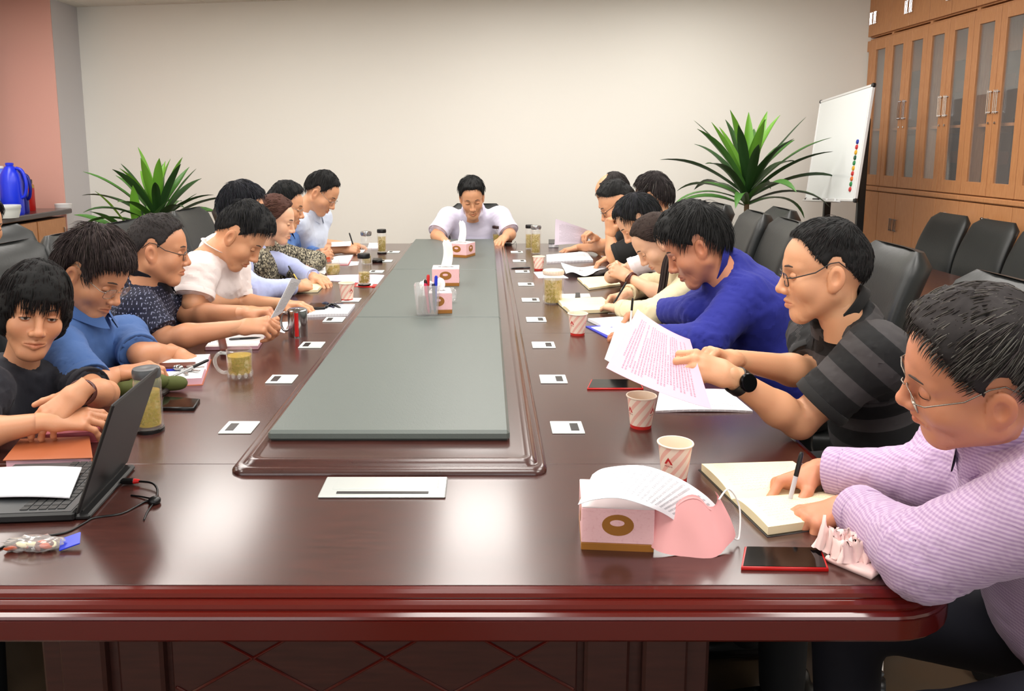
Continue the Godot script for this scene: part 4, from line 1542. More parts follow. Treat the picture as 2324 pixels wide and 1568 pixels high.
	tea_bottle("tea bottle with a black cap just behind the steel-capped one", Vector3(0.301, 0.75, -5.54), 0.0278, 0.1715, 0.7, M.black_plastic, null)


func left_side_things() -> void:
	tea_bottle("tall tea bottle with a grey cap behind the laptop lid", Vector3(-0.854, 0.75, -1.93), 0.0342, 0.1653, 0.72, M.grey_plastic, M.black_plastic)
	tea_bottle("tea bottle with a black cap and little tea left, by the paper cup", Vector3(-0.632, 0.75, -4.047), 0.0329, 0.1696, 0.45, M.black_plastic, M.black_plastic)
	tea_bottle("tea bottle with a ribbed steel cap at the far left", Vector3(-0.735, 0.75, -4.813), 0.0322, 0.2037, 0.3, M.steel, null, true)
	tea_bottle("pale tea bottle with a black cap farthest along the left side", Vector3(-0.703, 0.75, -5.291), 0.0310, 0.1656, 0.8, M.black_plastic, M.black_plastic)
	paper_cup("striped paper cup among the papers on the left side", Vector3(-0.653, 0.75, -3.631) + Vector3(0, 0, -0.022), 0.3, 1.0)
	# glass mug with a handle
	glass_mug("glass mug of tea with a round handle on the left side", Vector3(-0.77, 0.75, -2.402), 0.0394, 0.0907, -2.9, 0.8)
	glass_jar("round glass jar of tea on the left side", Vector3(-0.863, 0.75, -4.406), 0.0418, 0.0934)
	steel_mug(Vector3(-0.718, 0.75, -2.951), 0.0366, 0.1081)
	laptop()
	# woman in the navy T-shirt
	sheet("paper_stack", "white pages lying over the laptop keyboard", [Vector3(-1.016, 0.774, -1.486), Vector3(-0.827, 0.774, -1.488), Vector3(-0.87, 0.78, -1.622), Vector3(-1.079, 0.78, -1.615)], M.paper, 0.003, 0.004)
	notebook("tan leather notebook with pens in its loops behind the laptop", [Vector3(-1.076, 0.75, -1.681), Vector3(-0.883, 0.75, -1.696), Vector3(-0.956, 0.75, -1.828), Vector3(-1.113, 0.75, -1.811)], M.tan_leather, M.pink_paper, M.paper, 0.022, false)
	loose_pen("black pen held in the loop of the tan notebook", Vector3(-1.015, 0.762, -1.667), Vector3(-0.963, 0.762, -1.672), M.black_plastic, M.black_plastic)
	notebook("pink notebook under the arm of the woman in navy", [Vector3(-1.08, 0.75, -1.828), Vector3(-0.942, 0.75, -1.851), Vector3(-0.966, 0.75, -1.908), Vector3(-1.103, 0.75, -1.893)], M.pink_cover, M.pink_cover, M.paper, 0.026, false)
	phone("black phone with a bright edge beside the tall tea bottle", [Vector3(-0.889, 0.75, -2.079), Vector3(-0.797, 0.75, -2.079), Vector3(-0.807, 0.75, -2.154), Vector3(-0.919, 0.75, -2.177)], M.black_plastic, 0.012)
	wrapper()
	cable()
	# woman in blue
	notebook("open white notebook with a red edge before the woman in blue", [Vector3(-1.057, 0.75, -2.285), Vector3(-0.856, 0.75, -2.316), Vector3(-0.929, 0.75, -2.606), Vector3(-1.12, 0.75, -2.578)], M.tan_leather, M.pink_paper, M.hand_white, 0.02)
	green_pouch()
	loose_pen("purple pen lying on the white notebook of the woman in blue", Vector3(-0.951, 0.776, -2.398), Vector3(-1.027, 0.776, -2.383), M.blue_plastic, M.blue_plastic)
	sheet("leather_strap", "brown leather case lying on the white notebook of the woman in blue", [Vector3(-1.024, 0.774, -2.41), Vector3(-0.927, 0.774, -2.43), Vector3(-0.935, 0.774, -2.476), Vector3(-1.045, 0.774, -2.46)], M.brown_leather, 0.006, 0.0, 0.0, 0, "", "case")
	key_ring("bunch of silver keys on the white notebook of the woman in blue", Vector3(-0.939, 0.776, -2.388), M.steel)
	# man in the dashed polo
	notebook("open white notebook with a brown strap before the man in the navy polo", [Vector3(-0.996, 0.75, -2.723), Vector3(-0.806, 0.75, -2.735), Vector3(-0.837, 0.75, -2.989), Vector3(-1.02, 0.75, -2.897)], M.brown_leather, M.pink_paper, M.hand_white, 0.012)
	sheet("strap", "broad brown strap across the white notebook near the glass mug", [Vector3(-0.916, 0.766, -2.656), Vector3(-0.892, 0.766, -2.662), Vector3(-0.966, 0.766, -2.859), Vector3(-0.989, 0.766, -2.846)], M.brown_leather, 0.004, 0.002, 0.0, 0, "", "strap")
	loose_pen("black pen lying on the white notebook with the brown strap", Vector3(-0.829, 0.77, -2.843), Vector3(-0.937, 0.77, -2.816), M.black_plastic, M.grey_plastic)
	sheet("paper_page", "white folded page held by the man in the navy polo", [Vector3(-0.724, 0.895, -2.604), Vector3(-0.742, 0.87, -2.823), Vector3(-0.691, 0.971, -2.919), Vector3(-0.668, 1.02, -2.684)], M.print_white, 0.001, 0.004)
	sheet("paper_page", "white page lying just left of the steel mug", [Vector3(-0.855, 0.75, -3.063), Vector3(-0.779, 0.75, -2.989), Vector3(-0.812, 0.75, -3.191), Vector3(-0.876, 0.75, -3.174)], M.paper, 0.002)
	# man in white
	sheet("paper_page", "white page under the hand of the man in the white shirt", [Vector3(-1.119, 0.75, -3.392), Vector3(-0.926, 0.75, -3.411), Vector3(-0.942, 0.75, -3.589), Vector3(-1.062, 0.75, -3.548)], M.hand_white, 0.002)
	sheet("paper_stack", "white printed pages to the right of the steel mug", [Vector3(-0.758, 0.75, -3.275), Vector3(-0.59, 0.75, -3.302), Vector3(-0.592, 0.75, -3.508), Vector3(-0.752, 0.75, -3.478)], M.print_white, 0.012, 0.002)
	o_pouch()
	key_ring("navy key fob with keys on the white printed pages", Vector3(-0.697, 0.764, -3.459), M.navy)
	# man in pale blue
	notebook("yellowish notebook in a black cover before the man in pale blue", [Vector3(-1.015, 0.75, -3.809), Vector3(-0.829, 0.75, -3.844), Vector3(-0.838, 0.75, -4.097), Vector3(-1.023, 0.75, -4.165)], M.black_plastic, M.cream_paper, M.hand_cream, 0.012)
	sheet("paper_page", "white page beside the black-covered notebook, behind the paper cup", [Vector3(-0.814, 0.75, -3.941), Vector3(-0.725, 0.75, -3.941), Vector3(-0.753, 0.75, -4.097), Vector3(-0.836, 0.75, -4.097)], M.paper)
	sheet("paper_stack", "pale pink pages behind the paper cup on the left side", [Vector3(-0.855, 0.75, -4.193), Vector3(-0.555, 0.75, -4.07), Vector3(-0.572, 0.75, -4.383), Vector3(-0.89, 0.75, -4.368)], M.print_grey, 0.003, 0.003)
	o_red()
	sheet("paper_page", "white page before the woman in the print blouse", [Vector3(-1.024, 0.75, -4.575), Vector3(-0.909, 0.75, -4.399), Vector3(-0.946, 0.75, -4.73), Vector3(-1.057, 0.75, -4.802)], M.hand_white, 0.003)
	notebook("white notebook with a red cover before the man in denim", [Vector3(-1.078, 0.75, -4.748), Vector3(-0.838, 0.75, -4.766), Vector3(-0.87, 0.75, -5.135), Vector3(-0.954, 0.75, -5.093)], M.red_plastic, M.paper, M.hand_white, 0.012)
	sheet("paper_page", "small white card beside the red-covered notebook", [Vector3(-0.829, 0.75, -4.73), Vector3(-0.779, 0.75, -4.766), Vector3(-0.797, 0.75, -4.915), Vector3(-0.85, 0.75, -4.915)], M.paper, 0.002)
	sheet("paper_page", "white page under the writing hand at the far left end", [Vector3(-1.009, 0.75, -5.198), Vector3(-0.835, 0.75, -5.241), Vector3(-0.849, 0.75, -5.613), Vector3(-1.026, 0.75, -5.588)], M.hand_white, 0.002)
	sheet("paper_page", "white page tilted up before the man at the far left end", [Vector3(-1.007, 0.82, -5.111), Vector3(-0.89, 0.819, -5.161), Vector3(-0.912, 0.83, -5.314), Vector3(-1.036, 0.83, -5.264)], M.paper, 0.002)
	sheet("paper_stack", "white pages behind the far left tea bottles", [Vector3(-0.834, 0.75, -5.515), Vector3(-0.76, 0.75, -5.515), Vector3(-0.781, 0.75, -5.819), Vector3(-0.866, 0.75, -5.819)], M.paper, 0.01)
	var o := thing("spectacle_case", "black case lying behind the tea bottle by the paper cup", "case", Vector3(-0.684, 0.75, -4.915))
	flat_box(o, "shell", [Vector3(-0.707, 0.75, -4.858), Vector3(-0.644, 0.75, -4.858), Vector3(-0.656, 0.75, -4.953), Vector3(-0.717, 0.75, -4.953)], 0.0, 0.02, M.black_plastic, 0.0, Vector3(-0.684, 0.75, -4.915), 0.006)


func middle_things() -> void:
	var y := 0.048
	tissue_box("pink tissue box turned cornerwise, farthest along the grey inlay", Vector3(-0.155, 0.798, -4.771) + Vector3(0, 0, -0.06), -0.42, Vector3(0.13, 0.085, 0.13), 0.13)
	tissue_box("pink tissue box with a tall tissue, in the middle of the three on the inlay", Vector3(-0.198, 0.798, -3.772) + Vector3(0, 0, -0.055), 0.02, Vector3(0.13, 0.085, 0.12), 0.13)
	tissue_box("narrow pink tissue box just behind the pen holder", Vector3(-0.17, 0.798, -3.13) + Vector3(-0.03, 0, -0.06), 0.12, Vector3(0.11, 0.085, 0.12), 0.05)
	# pen holder of clear plastic
	var at := Vector3(-0.235, 0.798, -3.072) + Vector3(0, 0, -0.04)
	var o := thing("pen_holder", "clear pen holder full of pens on the grey inlay", "pen holder", at)
	var b := Bag.new()
	var rows := []
	for q in [[0.0, 0.04], [0.006, 0.042], [0.125, 0.052], [0.125, 0.05], [0.008, 0.04]]:
		var row := PackedVector3Array()
		for p in rounded(q[1] * 2.0, q[1] * 1.7, 0.012, 4):
			row.append(Vector3(p.x, q[0], p.y))
		rows.append(row)
	b.loft(rows)
	b.fan(rows[0], Vector3.DOWN, true)
	part("cup", b, M.plastic_film, o)
	b = Bag.new()
	b.box(Vector3(0.036, 0.075, 0.05), Vector3(-0.018, 0.044, 0.0), 0.004)
	part("divider", b, M.smoke_film, o)
	var pens := [[-0.004, 0.02, 0.1, -0.1, 0.155, M.red_plastic, "red pen leaning in the clear pen holder, the tallest"], [0.006, 0.028, -0.2, 0.05, 0.125, M.magenta, "bright pink pen at the front of the clear pen holder"], [0.012, 0.012, -0.28, 0.1, 0.14, M.maroon, "dark red pen leaning across the clear pen holder"], [0.028, 0.0, 0.1, 0.05, 0.152, M.blue_plastic, "blue-capped pen standing at the back of the pen holder"], [0.03, 0.022, -0.1, 0.0, 0.12, M.navy, "navy pen at the right of the clear pen holder"], [-0.02, 0.01, 0.2, 0.1, 0.12, M.white_plastic, "white pen at the left of the clear pen holder"]]
	for q in pens:
		var p := thing("pen", q[6], "pen", at + Vector3(q[0], 0.008, q[1] * 0.6))
		var t := Basis(Vector3.BACK, -q[2] * 0.5) * Basis(Vector3.RIGHT, q[3])
		b = Bag.new()
		b.lathe(PackedVector2Array([Vector2(0.001, 0), Vector2(0.0055, 0.012), Vector2(0.006, q[4] * 0.6)]), 10, Transform3D(t, Vector3.ZERO))
		part("barrel", b, q[5], p)
		b = Bag.new()
		b.lathe(PackedVector2Array([Vector2(0.0064, q[4] * 0.6), Vector2(0.0066, q[4] * 0.96), Vector2(0.004, q[4]), Vector2(0, q[4])]), 10, Transform3D(t, Vector3.ZERO))
		part("cap", b, q[5], p)
	crumpled("crumpled white tissue stuffed in the top of the pen holder", "tissue", at + Vector3(-0.005, 0.118, -0.012), Vector3(0.045, 0.035, 0.02), M.tissue_white, 5)
	crumpled("crumpled clear wrapping beside the narrow tissue box", "wrapping", Vector3(-0.145, 0.798, -3.329) + Vector3(0, 0.035, -0.03), Vector3(0.03, 0.05, 0.03), M.plastic_film, 9)
	# the far end
	tea_bottle("tea bottle with a dark red cap at the far end beside the inlay", Vector3(0.079, 0.75, -5.853), 0.0374, 0.1335, 0.6, M.maroon, null)
	sheet("notebook_page", "open white pages before the man at the far head of the table", [Vector3(-0.276, 0.75, -5.873), Vector3(0.072, 0.75, -5.873), Vector3(0.055, 0.75, -6.128), Vector3(-0.254, 0.75, -6.128)], M.hand_white, 0.008, 0.01, 0.0, 0, "", "paper")
	o = thing("steel_cup", "small steel and dark cup behind the red-capped bottle", "cup", Vector3(0.162, 0.75, -5.901) + Vector3(0, 0, -0.03))
	b = Bag.new()
	b.lathe(PackedVector2Array([Vector2(0, 0), Vector2(0.03, 0), Vector2(0.032, 0.004), Vector2(0.033, 0.04)]), 24)
	part("body", b, M.brown_leather, o)
	b = Bag.new()
	b.lathe(PackedVector2Array([Vector2(0.0335, 0.04), Vector2(0.034, 0.07), Vector2(0.03, 0.075), Vector2(0, 0.073)]), 24)
	part("collar", b, M.chrome, o)
	o = thing("voice_recorder", "slim black recorder with a thin lead at the far end", "recorder", Vector3(0.148, 0.75, -5.766))
	flat_box(o, "body", [Vector3(0.125, 0.75, -5.714), Vector3(0.179, 0.75, -5.714), Vector3(0.182, 0.75, -5.793), Vector3(0.13, 0.75, -5.793)], 0.0, 0.012, M.black_plastic, 0.0, Vector3(0.148, 0.75, -5.766))
	b = Bag.new()
	b.tube(curve([Vector3(0.179, 0.756, -5.718) - Vector3(0.148, 0.75, -5.766), Vector3(0.197, 0.77, -5.683) - Vector3(0.148, 0.75, -5.766), Vector3(0.21, 0.785, -5.691) - Vector3(0.148, 0.75, -5.766), Vector3(0.215, 0.752, -5.648) - Vector3(0.148, 0.75, -5.766), Vector3(0.203, 0.752, -5.5) - Vector3(0.148, 0.75, -5.766)], 6), 0.0016, 6)
	part("lead", b, M.grey_plastic, o)


func curled_page() -> void:
	# a page laid over the tissue box, its free end drooping towards the mask
	var far := curve([Vector3(0.195, 0.867, -1.387), Vector3(0.221, 0.877, -1.394), Vector3(0.29, 0.881, -1.394), Vector3(0.356, 0.856, -1.396), Vector3(0.415, 0.813, -1.409), Vector3(0.455, 0.768, -1.413)], 5)
	var near := curve([Vector3(0.154, 0.868, -1.261), Vector3(0.182, 0.879, -1.257), Vector3(0.222, 0.883, -1.253), Vector3(0.27, 0.862, -1.27), Vector3(0.32, 0.82, -1.319), Vector3(0.365, 0.774, -1.353)], 5)
	var at: Vector3 = (far[0] + near[-1]) / 2.0
	var b := Bag.new()
	for side in 2:
		var rows := []
		for j in 9:
			var row := PackedVector3Array()
			for k in far.size():
				row.append(near[k].lerp(far[k], j / 8.0) - at + Vector3(0, 0.0008 if side == 0 else 0.0, 0))
			rows.append(row)
		var k0 := b.v.size()
		b.loft(rows, false, false, side == 1)
		for j in 9:
			for k in far.size():
				b.uv[k0 + j * far.size() + k] = Vector2(j / 8.0, float(k) / (far.size() - 1) * 0.93)
	one("paper_page", b, M.print_white, "white printed page curling over the near tissue box", "paper", at)


func crumpled(label: String, cat: String, at: Vector3, r: Vector3, m: Material, seed_: int) -> void:
	var fl := FastNoiseLite.new()
	fl.seed = seed_
	fl.frequency = 1.0
	fl.noise_type = FastNoiseLite.TYPE_CELLULAR
	var b := Bag.new()
	b.ball(Vector3.ZERO, Vector3.ONE, Basis.IDENTITY, 26, 18)
	for k in b.v.size():
		var d := b.v[k]
		var q := 1.0 + 0.55 * fl.get_noise_3dv(d * 1.8) + 0.25 * fl.get_noise_3dv(d * 4.0)
		b.v[k] = d * r * q
	var n := PackedVector3Array()
	n.resize(b.v.size())
	for k in range(0, b.i.size(), 3):
		var q := (b.v[b.i[k + 2]] - b.v[b.i[k]]).cross(b.v[b.i[k + 1]] - b.v[b.i[k]])
		for j in 3:
			n[b.i[k + j]] += q
	for k in n.size():
		b.n[k] = n[k].normalized() if n[k].length() > 0.0 else Vector3.UP
	one("crumpled_" + cat, b, m, label, cat, at)


func face_mask() -> void:
	# a folded pink mask propped open like a tent: a half dome with pleats
	var at := Vector3(0.366, 0.75, -1.289) + Vector3(0, 0, -0.05)
	var o := thing("face_mask", "pink pleated face mask standing beside the near tissue box", "mask", at, 0.05)
	var b := Bag.new()
	var rows := []
	for j in 15:
		var u := j / 14.0
		var row := PackedVector3Array()
		for k in 25:
			var a := lerpf(-1.75, 1.75, k / 24.0)
			var w := lerpf(0.082, 0.05, pow(u, 1.3))
			var dd := lerpf(0.05, 0.012, u)
			var pleat := 0.0045 * sin(a * 5.0 + u * 1.5) * (1.0 - u * 0.3)
			var top := 0.088 + 0.014 * cos(a * 3.4)
			var low := 0.016 * absf(sin(a * 0.7)) * absf(sin(a * 0.7)) * 1.6
			row.append(Vector3(sin(a) * (w + pleat), lerpf(low, top, u), cos(a) * (dd + pleat) - 0.01))
		rows.append(row)
	b.loft(rows, false)
	var back := []
	for r in rows:
		var row := PackedVector3Array()
		for p in r:
			row.append(p * Vector3(0.97, 1, 0.93) - Vector3(0, 0, 0.002))
		back.append(row)
	b.loft(back, false, false, true)
	part("panel", b, M.mask_pink, o)
	for s in [-1.0, 1.0]:
		b = Bag.new()
		b.tube(curve([Vector3(s * 0.05, 0.09, 0.0), Vector3(s * 0.075, 0.1, -0.02), Vector3(s * 0.1, 0.06, -0.03), Vector3(s * 0.094, 0.012, -0.01), Vector3(s * 0.08, 0.016, 0.0)], 6), 0.0016, 6)
		part("ear_loop", b, M.tissue_white, o)
	b = Bag.new()
	var line := PackedVector3Array()
	for k in range(6, 19):
		line.append(rows[14][k] + Vector3(0, -0.005, 0.001))
	b.tube(line, 0.0022, 6)
	part("nose_wire", b, M.mask_pink, o)


func cloth_heap() -> void:
	# a folded pink cloth with a crumpled upper layer
	var at := Vector3(0.627, 0.75, -1.267)
	var o := thing("folded_cloth", "pale pink folded cloth by the elbow of the lilac-shirted man", "cloth", at)
	flat_box(o, "lower_fold", [Vector3(0.639, 0.75, -1.225), Vector3(0.699, 0.75, -1.274), Vector3(0.657, 0.75, -1.333), Vector3(0.588, 0.75, -1.287)], 0.001, 0.014, M.cloth_pink, 0.0, at, 0.005)
	var fl := FastNoiseLite.new()
	fl.seed = 3
	fl.frequency = 1.0
	var c := [Vector3(0.6, 0.764, -1.259), Vector3(0.679, 0.764, -1.259), Vector3(0.649, 0.764, -1.335), Vector3(0.58, 0.764, -1.319)]
	var b := Bag.new()
	for side in 2:
		var rows := []
		for j in 21:
			var w := j / 20.0
			var row := PackedVector3Array()
			for k in 25:
				var u := k / 24.0
				var p: Vector3 = (c[0] as Vector3).lerp(c[1], u).lerp((c[3] as Vector3).lerp(c[2], u), w) - at
				var e := minf(minf(u, 1.0 - u), minf(w, 1.0 - w))
				var ridge := 1.0 - absf(fl.get_noise_2d(u * 2.6 + w, w * 2.2)) * 2.2
				var y := (0.012 + 0.026 * ridge + 0.03 * exp(-pow((u - 0.12) / 0.14, 2.0) - pow((w - 0.75) / 0.2, 2.0))) * smoothstep(0.0, 0.12, e)
				row.append(p + Vector3(0.01 * fl.get_noise_2d(u * 6.0, w * 6.0 + 9.0), (y if side == 0 else 0.0), 0.01 * fl.get_noise_2d(u * 6.0 + 20.0, w * 6.0)))
			rows.append(row)
		b.loft(rows, false, false, side == 1)
	part("upper_fold", b, M.cloth_pink, o)


func glass_mug(label: String, at: Vector3, r: float, h: float, turn: float, fill: float) -> void:
	var o := thing("glass_mug", label, "mug", at, turn)
	var b := Bag.new()
	b.lathe(PackedVector2Array([Vector2(0, 0), Vector2(r * 0.92, 0), Vector2(r * 0.97, 0.005), Vector2(r, h), Vector2(r - 0.003, h + 0.001), Vector2(r * 0.94, h * 0.95)]), 32)
	part("glass", b, M.glass, o)
	b = Bag.new()
	b.lathe(PackedVector2Array([Vector2(0, 0.016), Vector2(r * 0.86, 0.016), Vector2(r * 0.9, 0.022), Vector2(r * 0.92, h * fill), Vector2(0, h * fill + 0.0005)]), 30)
	part("tea", b, M.tea, o)
	b = Bag.new()
	b.tube(curve([Vector3(r * 0.98, h * 0.88, 0), Vector3(r * 1.5, h * 0.9, 0), Vector3(r * 1.85, h * 0.68, 0), Vector3(r * 1.7, h * 0.38, 0), Vector3(r * 1.3, h * 0.22, 0), Vector3(r * 0.97, h * 0.22, 0)], 6), 0.0055, 8)
	part("handle", b, M.glass_thick, o)
	for k in 12:
		var a := TAU * k / 12
		b = Bag.new()
		b.ball(Vector3(cos(a) * r * 0.97, h * 0.16, sin(a) * r * 0.97), Vector3(0.0016, h * 0.1, r * 0.16), Basis(Vector3.UP, -a), 8, 6)
		part("facet", b, M.glass_thick, o)
	b = Bag.new()
	var rng := RandomNumberGenerator.new()
	rng.seed = 31
	for k in 70:
		var a := rng.randf() * TAU
		var q := sqrt(rng.randf()) * r * 0.78
		b.ball(Vector3(cos(a) * q, 0.022 + pow(rng.randf(), 1.3) * (h * fill - 0.03), sin(a) * q), Vector3(0.0018, 0.0075, 0.0035), Basis.from_euler(Vector3(rng.randf() * 2.0, rng.randf() * TAU, rng.randf())), 6, 4)
	part("tea_leaves", b, M.tea_leaf, o).set_meta("kind", "stuff")


func glass_jar(label: String, at: Vector3, r: float, h: float) -> void:
	var o := thing("glass_jar", label, "jar", at)
	var b := Bag.new()
	b.lathe(PackedVector2Array([Vector2(0, 0), Vector2(r * 0.75, 0), Vector2(r * 0.96, h * 0.2), Vector2(r, h * 0.42), Vector2(r * 0.92, h * 0.72), Vector2(r * 0.82, h * 0.85), Vector2(r * 0.8, h)]), 30)
	part("glass", b, M.glass, o)
	b = Bag.new()
	b.lathe(PackedVector2Array([Vector2(0, 0.004), Vector2(r * 0.7, 0.004), Vector2(r * 0.9, h * 0.2), Vector2(r * 0.94, h * 0.42), Vector2(r * 0.9, h * 0.62), Vector2(0, h * 0.625)]), 28)
	part("tea", b, M.tea, o)
	b = Bag.new()
	var rng := RandomNumberGenerator.new()
	rng.seed = 12
	for k in 50:
		var a := rng.randf() * TAU
		var q := sqrt(rng.randf()) * r * 0.7
		b.ball(Vector3(cos(a) * q, 0.01 + rng.randf() * h * 0.45, sin(a) * q), Vector3(0.0018, 0.007, 0.0035), Basis.from_euler(Vector3(rng.randf() * 2.0, rng.randf() * TAU, rng.randf())), 6, 4)
	part("tea_leaves", b, M.tea_leaf, o).set_meta("kind", "stuff")
	b = Bag.new()
	b.box(Vector3(r * 0.5, h * 0.3, 0.004), Vector3(-r * 0.5, h * 0.95, r * 0.3), 0.001, Basis(Vector3.BACK, 0.2))
	part("tag", b, M.orange_card, o)


func steel_mug(at: Vector3, r: float, h: float) -> void:
	var o := thing("steel_mug", "shiny steel mug with a lid, a handle and a red stripe", "mug", at, PI)
	var b := Bag.new()
	b.lathe(PackedVector2Array([Vector2(0, 0), Vector2(r * 0.97, 0), Vector2(r, 0.004), Vector2(r, h * 0.9), Vector2(r * 1.02, h * 0.905)]), 36)
	part("body", b, M.steel, o)
	b = Bag.new()
	b.lathe(PackedVector2Array([Vector2(r * 1.03, h * 0.9), Vector2(r * 1.03, h * 0.94), Vector2(r * 0.9, h * 0.975), Vector2(r * 0.2, h * 0.985), Vector2(r * 0.16, h * 1.0), Vector2(0, h * 1.0)]), 36)
	part("lid", b, M.steel, o)
	b = Bag.new()
	b.tube(curve([Vector3(r * 0.98, h * 0.84, 0), Vector3(r * 1.5, h * 0.82, 0), Vector3(r * 1.72, h * 0.6, 0), Vector3(r * 1.68, h * 0.34, 0), Vector3(r * 1.4, h * 0.2, 0), Vector3(r * 0.98, h * 0.22, 0)], 6), 0.005, 8)
	part("handle", b, M.steel, o)
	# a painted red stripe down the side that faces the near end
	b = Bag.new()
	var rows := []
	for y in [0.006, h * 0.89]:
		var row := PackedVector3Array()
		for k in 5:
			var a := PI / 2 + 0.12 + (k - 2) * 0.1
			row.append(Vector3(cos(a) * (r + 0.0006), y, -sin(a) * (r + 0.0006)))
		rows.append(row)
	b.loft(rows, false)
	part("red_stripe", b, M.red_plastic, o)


func laptop() -> void:
	var n0 := Vector3(-0.792, 0.75, -1.434)
	var n1 := Vector3(-0.812, 0.75, -1.691)
	var along := n1 - n0
	along.y = 0.0
	var w := along.length()
	along = along.normalized()
	var back := along.cross(Vector3.UP).normalized()
	if back.x > 0:
		back = -back
	# base runs from the hinge towards the user on the left
	var o := thing("laptop", "black laptop seen from behind, its lid open, at the left edge", "laptop", n0)
	var t := Basis(along, Vector3.UP, along.cross(Vector3.UP))
	var mid := along * (w / 2)
	var b := Bag.new()
	b.box(Vector3(w, 0.018, 0.235), mid + back * 0.1175 + Vector3(0, 0.011, 0), 0.004, t)
	part("base", b, M.laptop_dark, o)
	b = Bag.new()
	b.box(Vector3(w - 0.012, 0.001, 0.222), mid + back * 0.118 + Vector3(0, 0.0204, 0), 0.0, t)
	var deck := part("deck", b, M.laptop_deck, o)
	for r in 5:
		for k in 14:
			b = Bag.new()
			b.box(Vector3(w / 17.5, 0.002, 0.0145), along * (w * 0.06 + w * 0.066 * (k + 0.5)) + back * (0.03 + 0.0175 * r) + Vector3(0, 0.0216, 0), 0.0006, t)
			part("key", b, M.laptop_key, deck)
	# the lid leans back away from the user
	var lean := 0.36
	var up := (Vector3.UP * cos(lean) - back * sin(lean)).normalized()
	var lt := Basis(along, up, along.cross(up))
	b = Bag.new()
	b.box(Vector3(w, 0.232, 0.007), mid + up * 0.12 + Vector3(0, 0.012, 0) - back * 0.004, 0.003, lt)
	var lid_ := part("lid", b, M.laptop_dark, o)
	b = Bag.new()
	b.box(Vector3(w - 0.02, 0.2, 0.0012), mid + up * 0.122 + Vector3(0, 0.012, 0) + back * 0.0002, 0.0, lt)
	part("screen", b, M.screen_black, lid_)
	b = Bag.new()
	b.tube(PackedVector3Array([along * (w * 0.08) + Vector3(0, 0.012, 0), along * (w * 0.92) + Vector3(0, 0.012, 0)]), 0.009, 10)
	part("hinge", b, M.laptop_dark, o)
	b = Bag.new()
	b.box(Vector3(w * 0.96, 0.012, 0.03), mid - back * 0.012 + Vector3(0, 0.007, 0), 0.004, t)
	part("battery", b, M.laptop_dark, o)


func cable() -> void:
	var o := thing("cable", "thin black cable looping from the laptop across the table", "cable", Vector3(-0.757, 0.75, -1.629))
	var at := Vector3(-0.757, 0.75, -1.629)
	var b := Bag.new()
	var r := 0.0024
	b.tube(curve([Vector3(-0.743, 0.76, -1.602) - at, Vector3(-0.706, 0.762, -1.588) - at, Vector3(-0.684, 0.758, -1.562) - at, Vector3(-0.67, 0.756, -1.517) - at], 6), r, 7)
	part("short_lead", b, M.black_plastic, o)
	b = Bag.new()
	b.tube(curve([Vector3(-0.671, 0.756, -1.513) - at, Vector3(-0.689, 0.754, -1.519) - at, Vector3(-0.699, 0.753, -1.499) - at, Vector3(-0.716, 0.753, -1.465) - at, Vector3(-0.759, 0.753, -1.448) - at, Vector3(-0.769, 0.753, -1.424) - at, Vector3(-0.784, 0.753, -1.389) - at, Vector3(-0.82, 0.753, -1.373) - at, Vector3(-0.851, 0.753, -1.363) - at, Vector3(-0.885, 0.753, -1.303) - at], 6), r, 7)
	part("long_lead", b, M.black_plastic, o)
	b = Bag.new()
	b.tube(curve([Vector3(-0.669, 0.756, -1.509) - at, Vector3(-0.668, 0.753, -1.476) - at, Vector3(-0.66, 0.753, -1.439) - at], 5), r * 0.8, 6)
	b.tube(curve([Vector3(-0.68, 0.756, -1.525) - at, Vector3(-0.709, 0.754, -1.54) - at, Vector3(-0.733, 0.753, -1.548) - at], 5), r * 0.8, 6)
	part("tie", b, M.black_plastic, o)
	b = Bag.new()
	b.box(Vector3(0.03, 0.012, 0.012), Vector3(-0.763, 0.76, -1.602) - at, 0.003)
	part("plug", b, M.black_plastic, o)
	b = Bag.new()
	b.lathe(PackedVector2Array([Vector2(0, 0), Vector2(0.006, 0), Vector2(0.004, 0.012), Vector2(0, 0.013)]), 12, Transform3D(Basis(Vector3.BACK, -PI / 2), Vector3(-0.751, 0.76, -1.602) - at))
	part("plug_sleeve", b, M.red_plastic, o)
	b = Bag.new()
	b.ball(Vector3(-0.67, 0.758, -1.513) - at, Vector3(0.013, 0.009, 0.012), Basis.IDENTITY, 10, 8)
	part("knot", b, M.black_plastic, o)


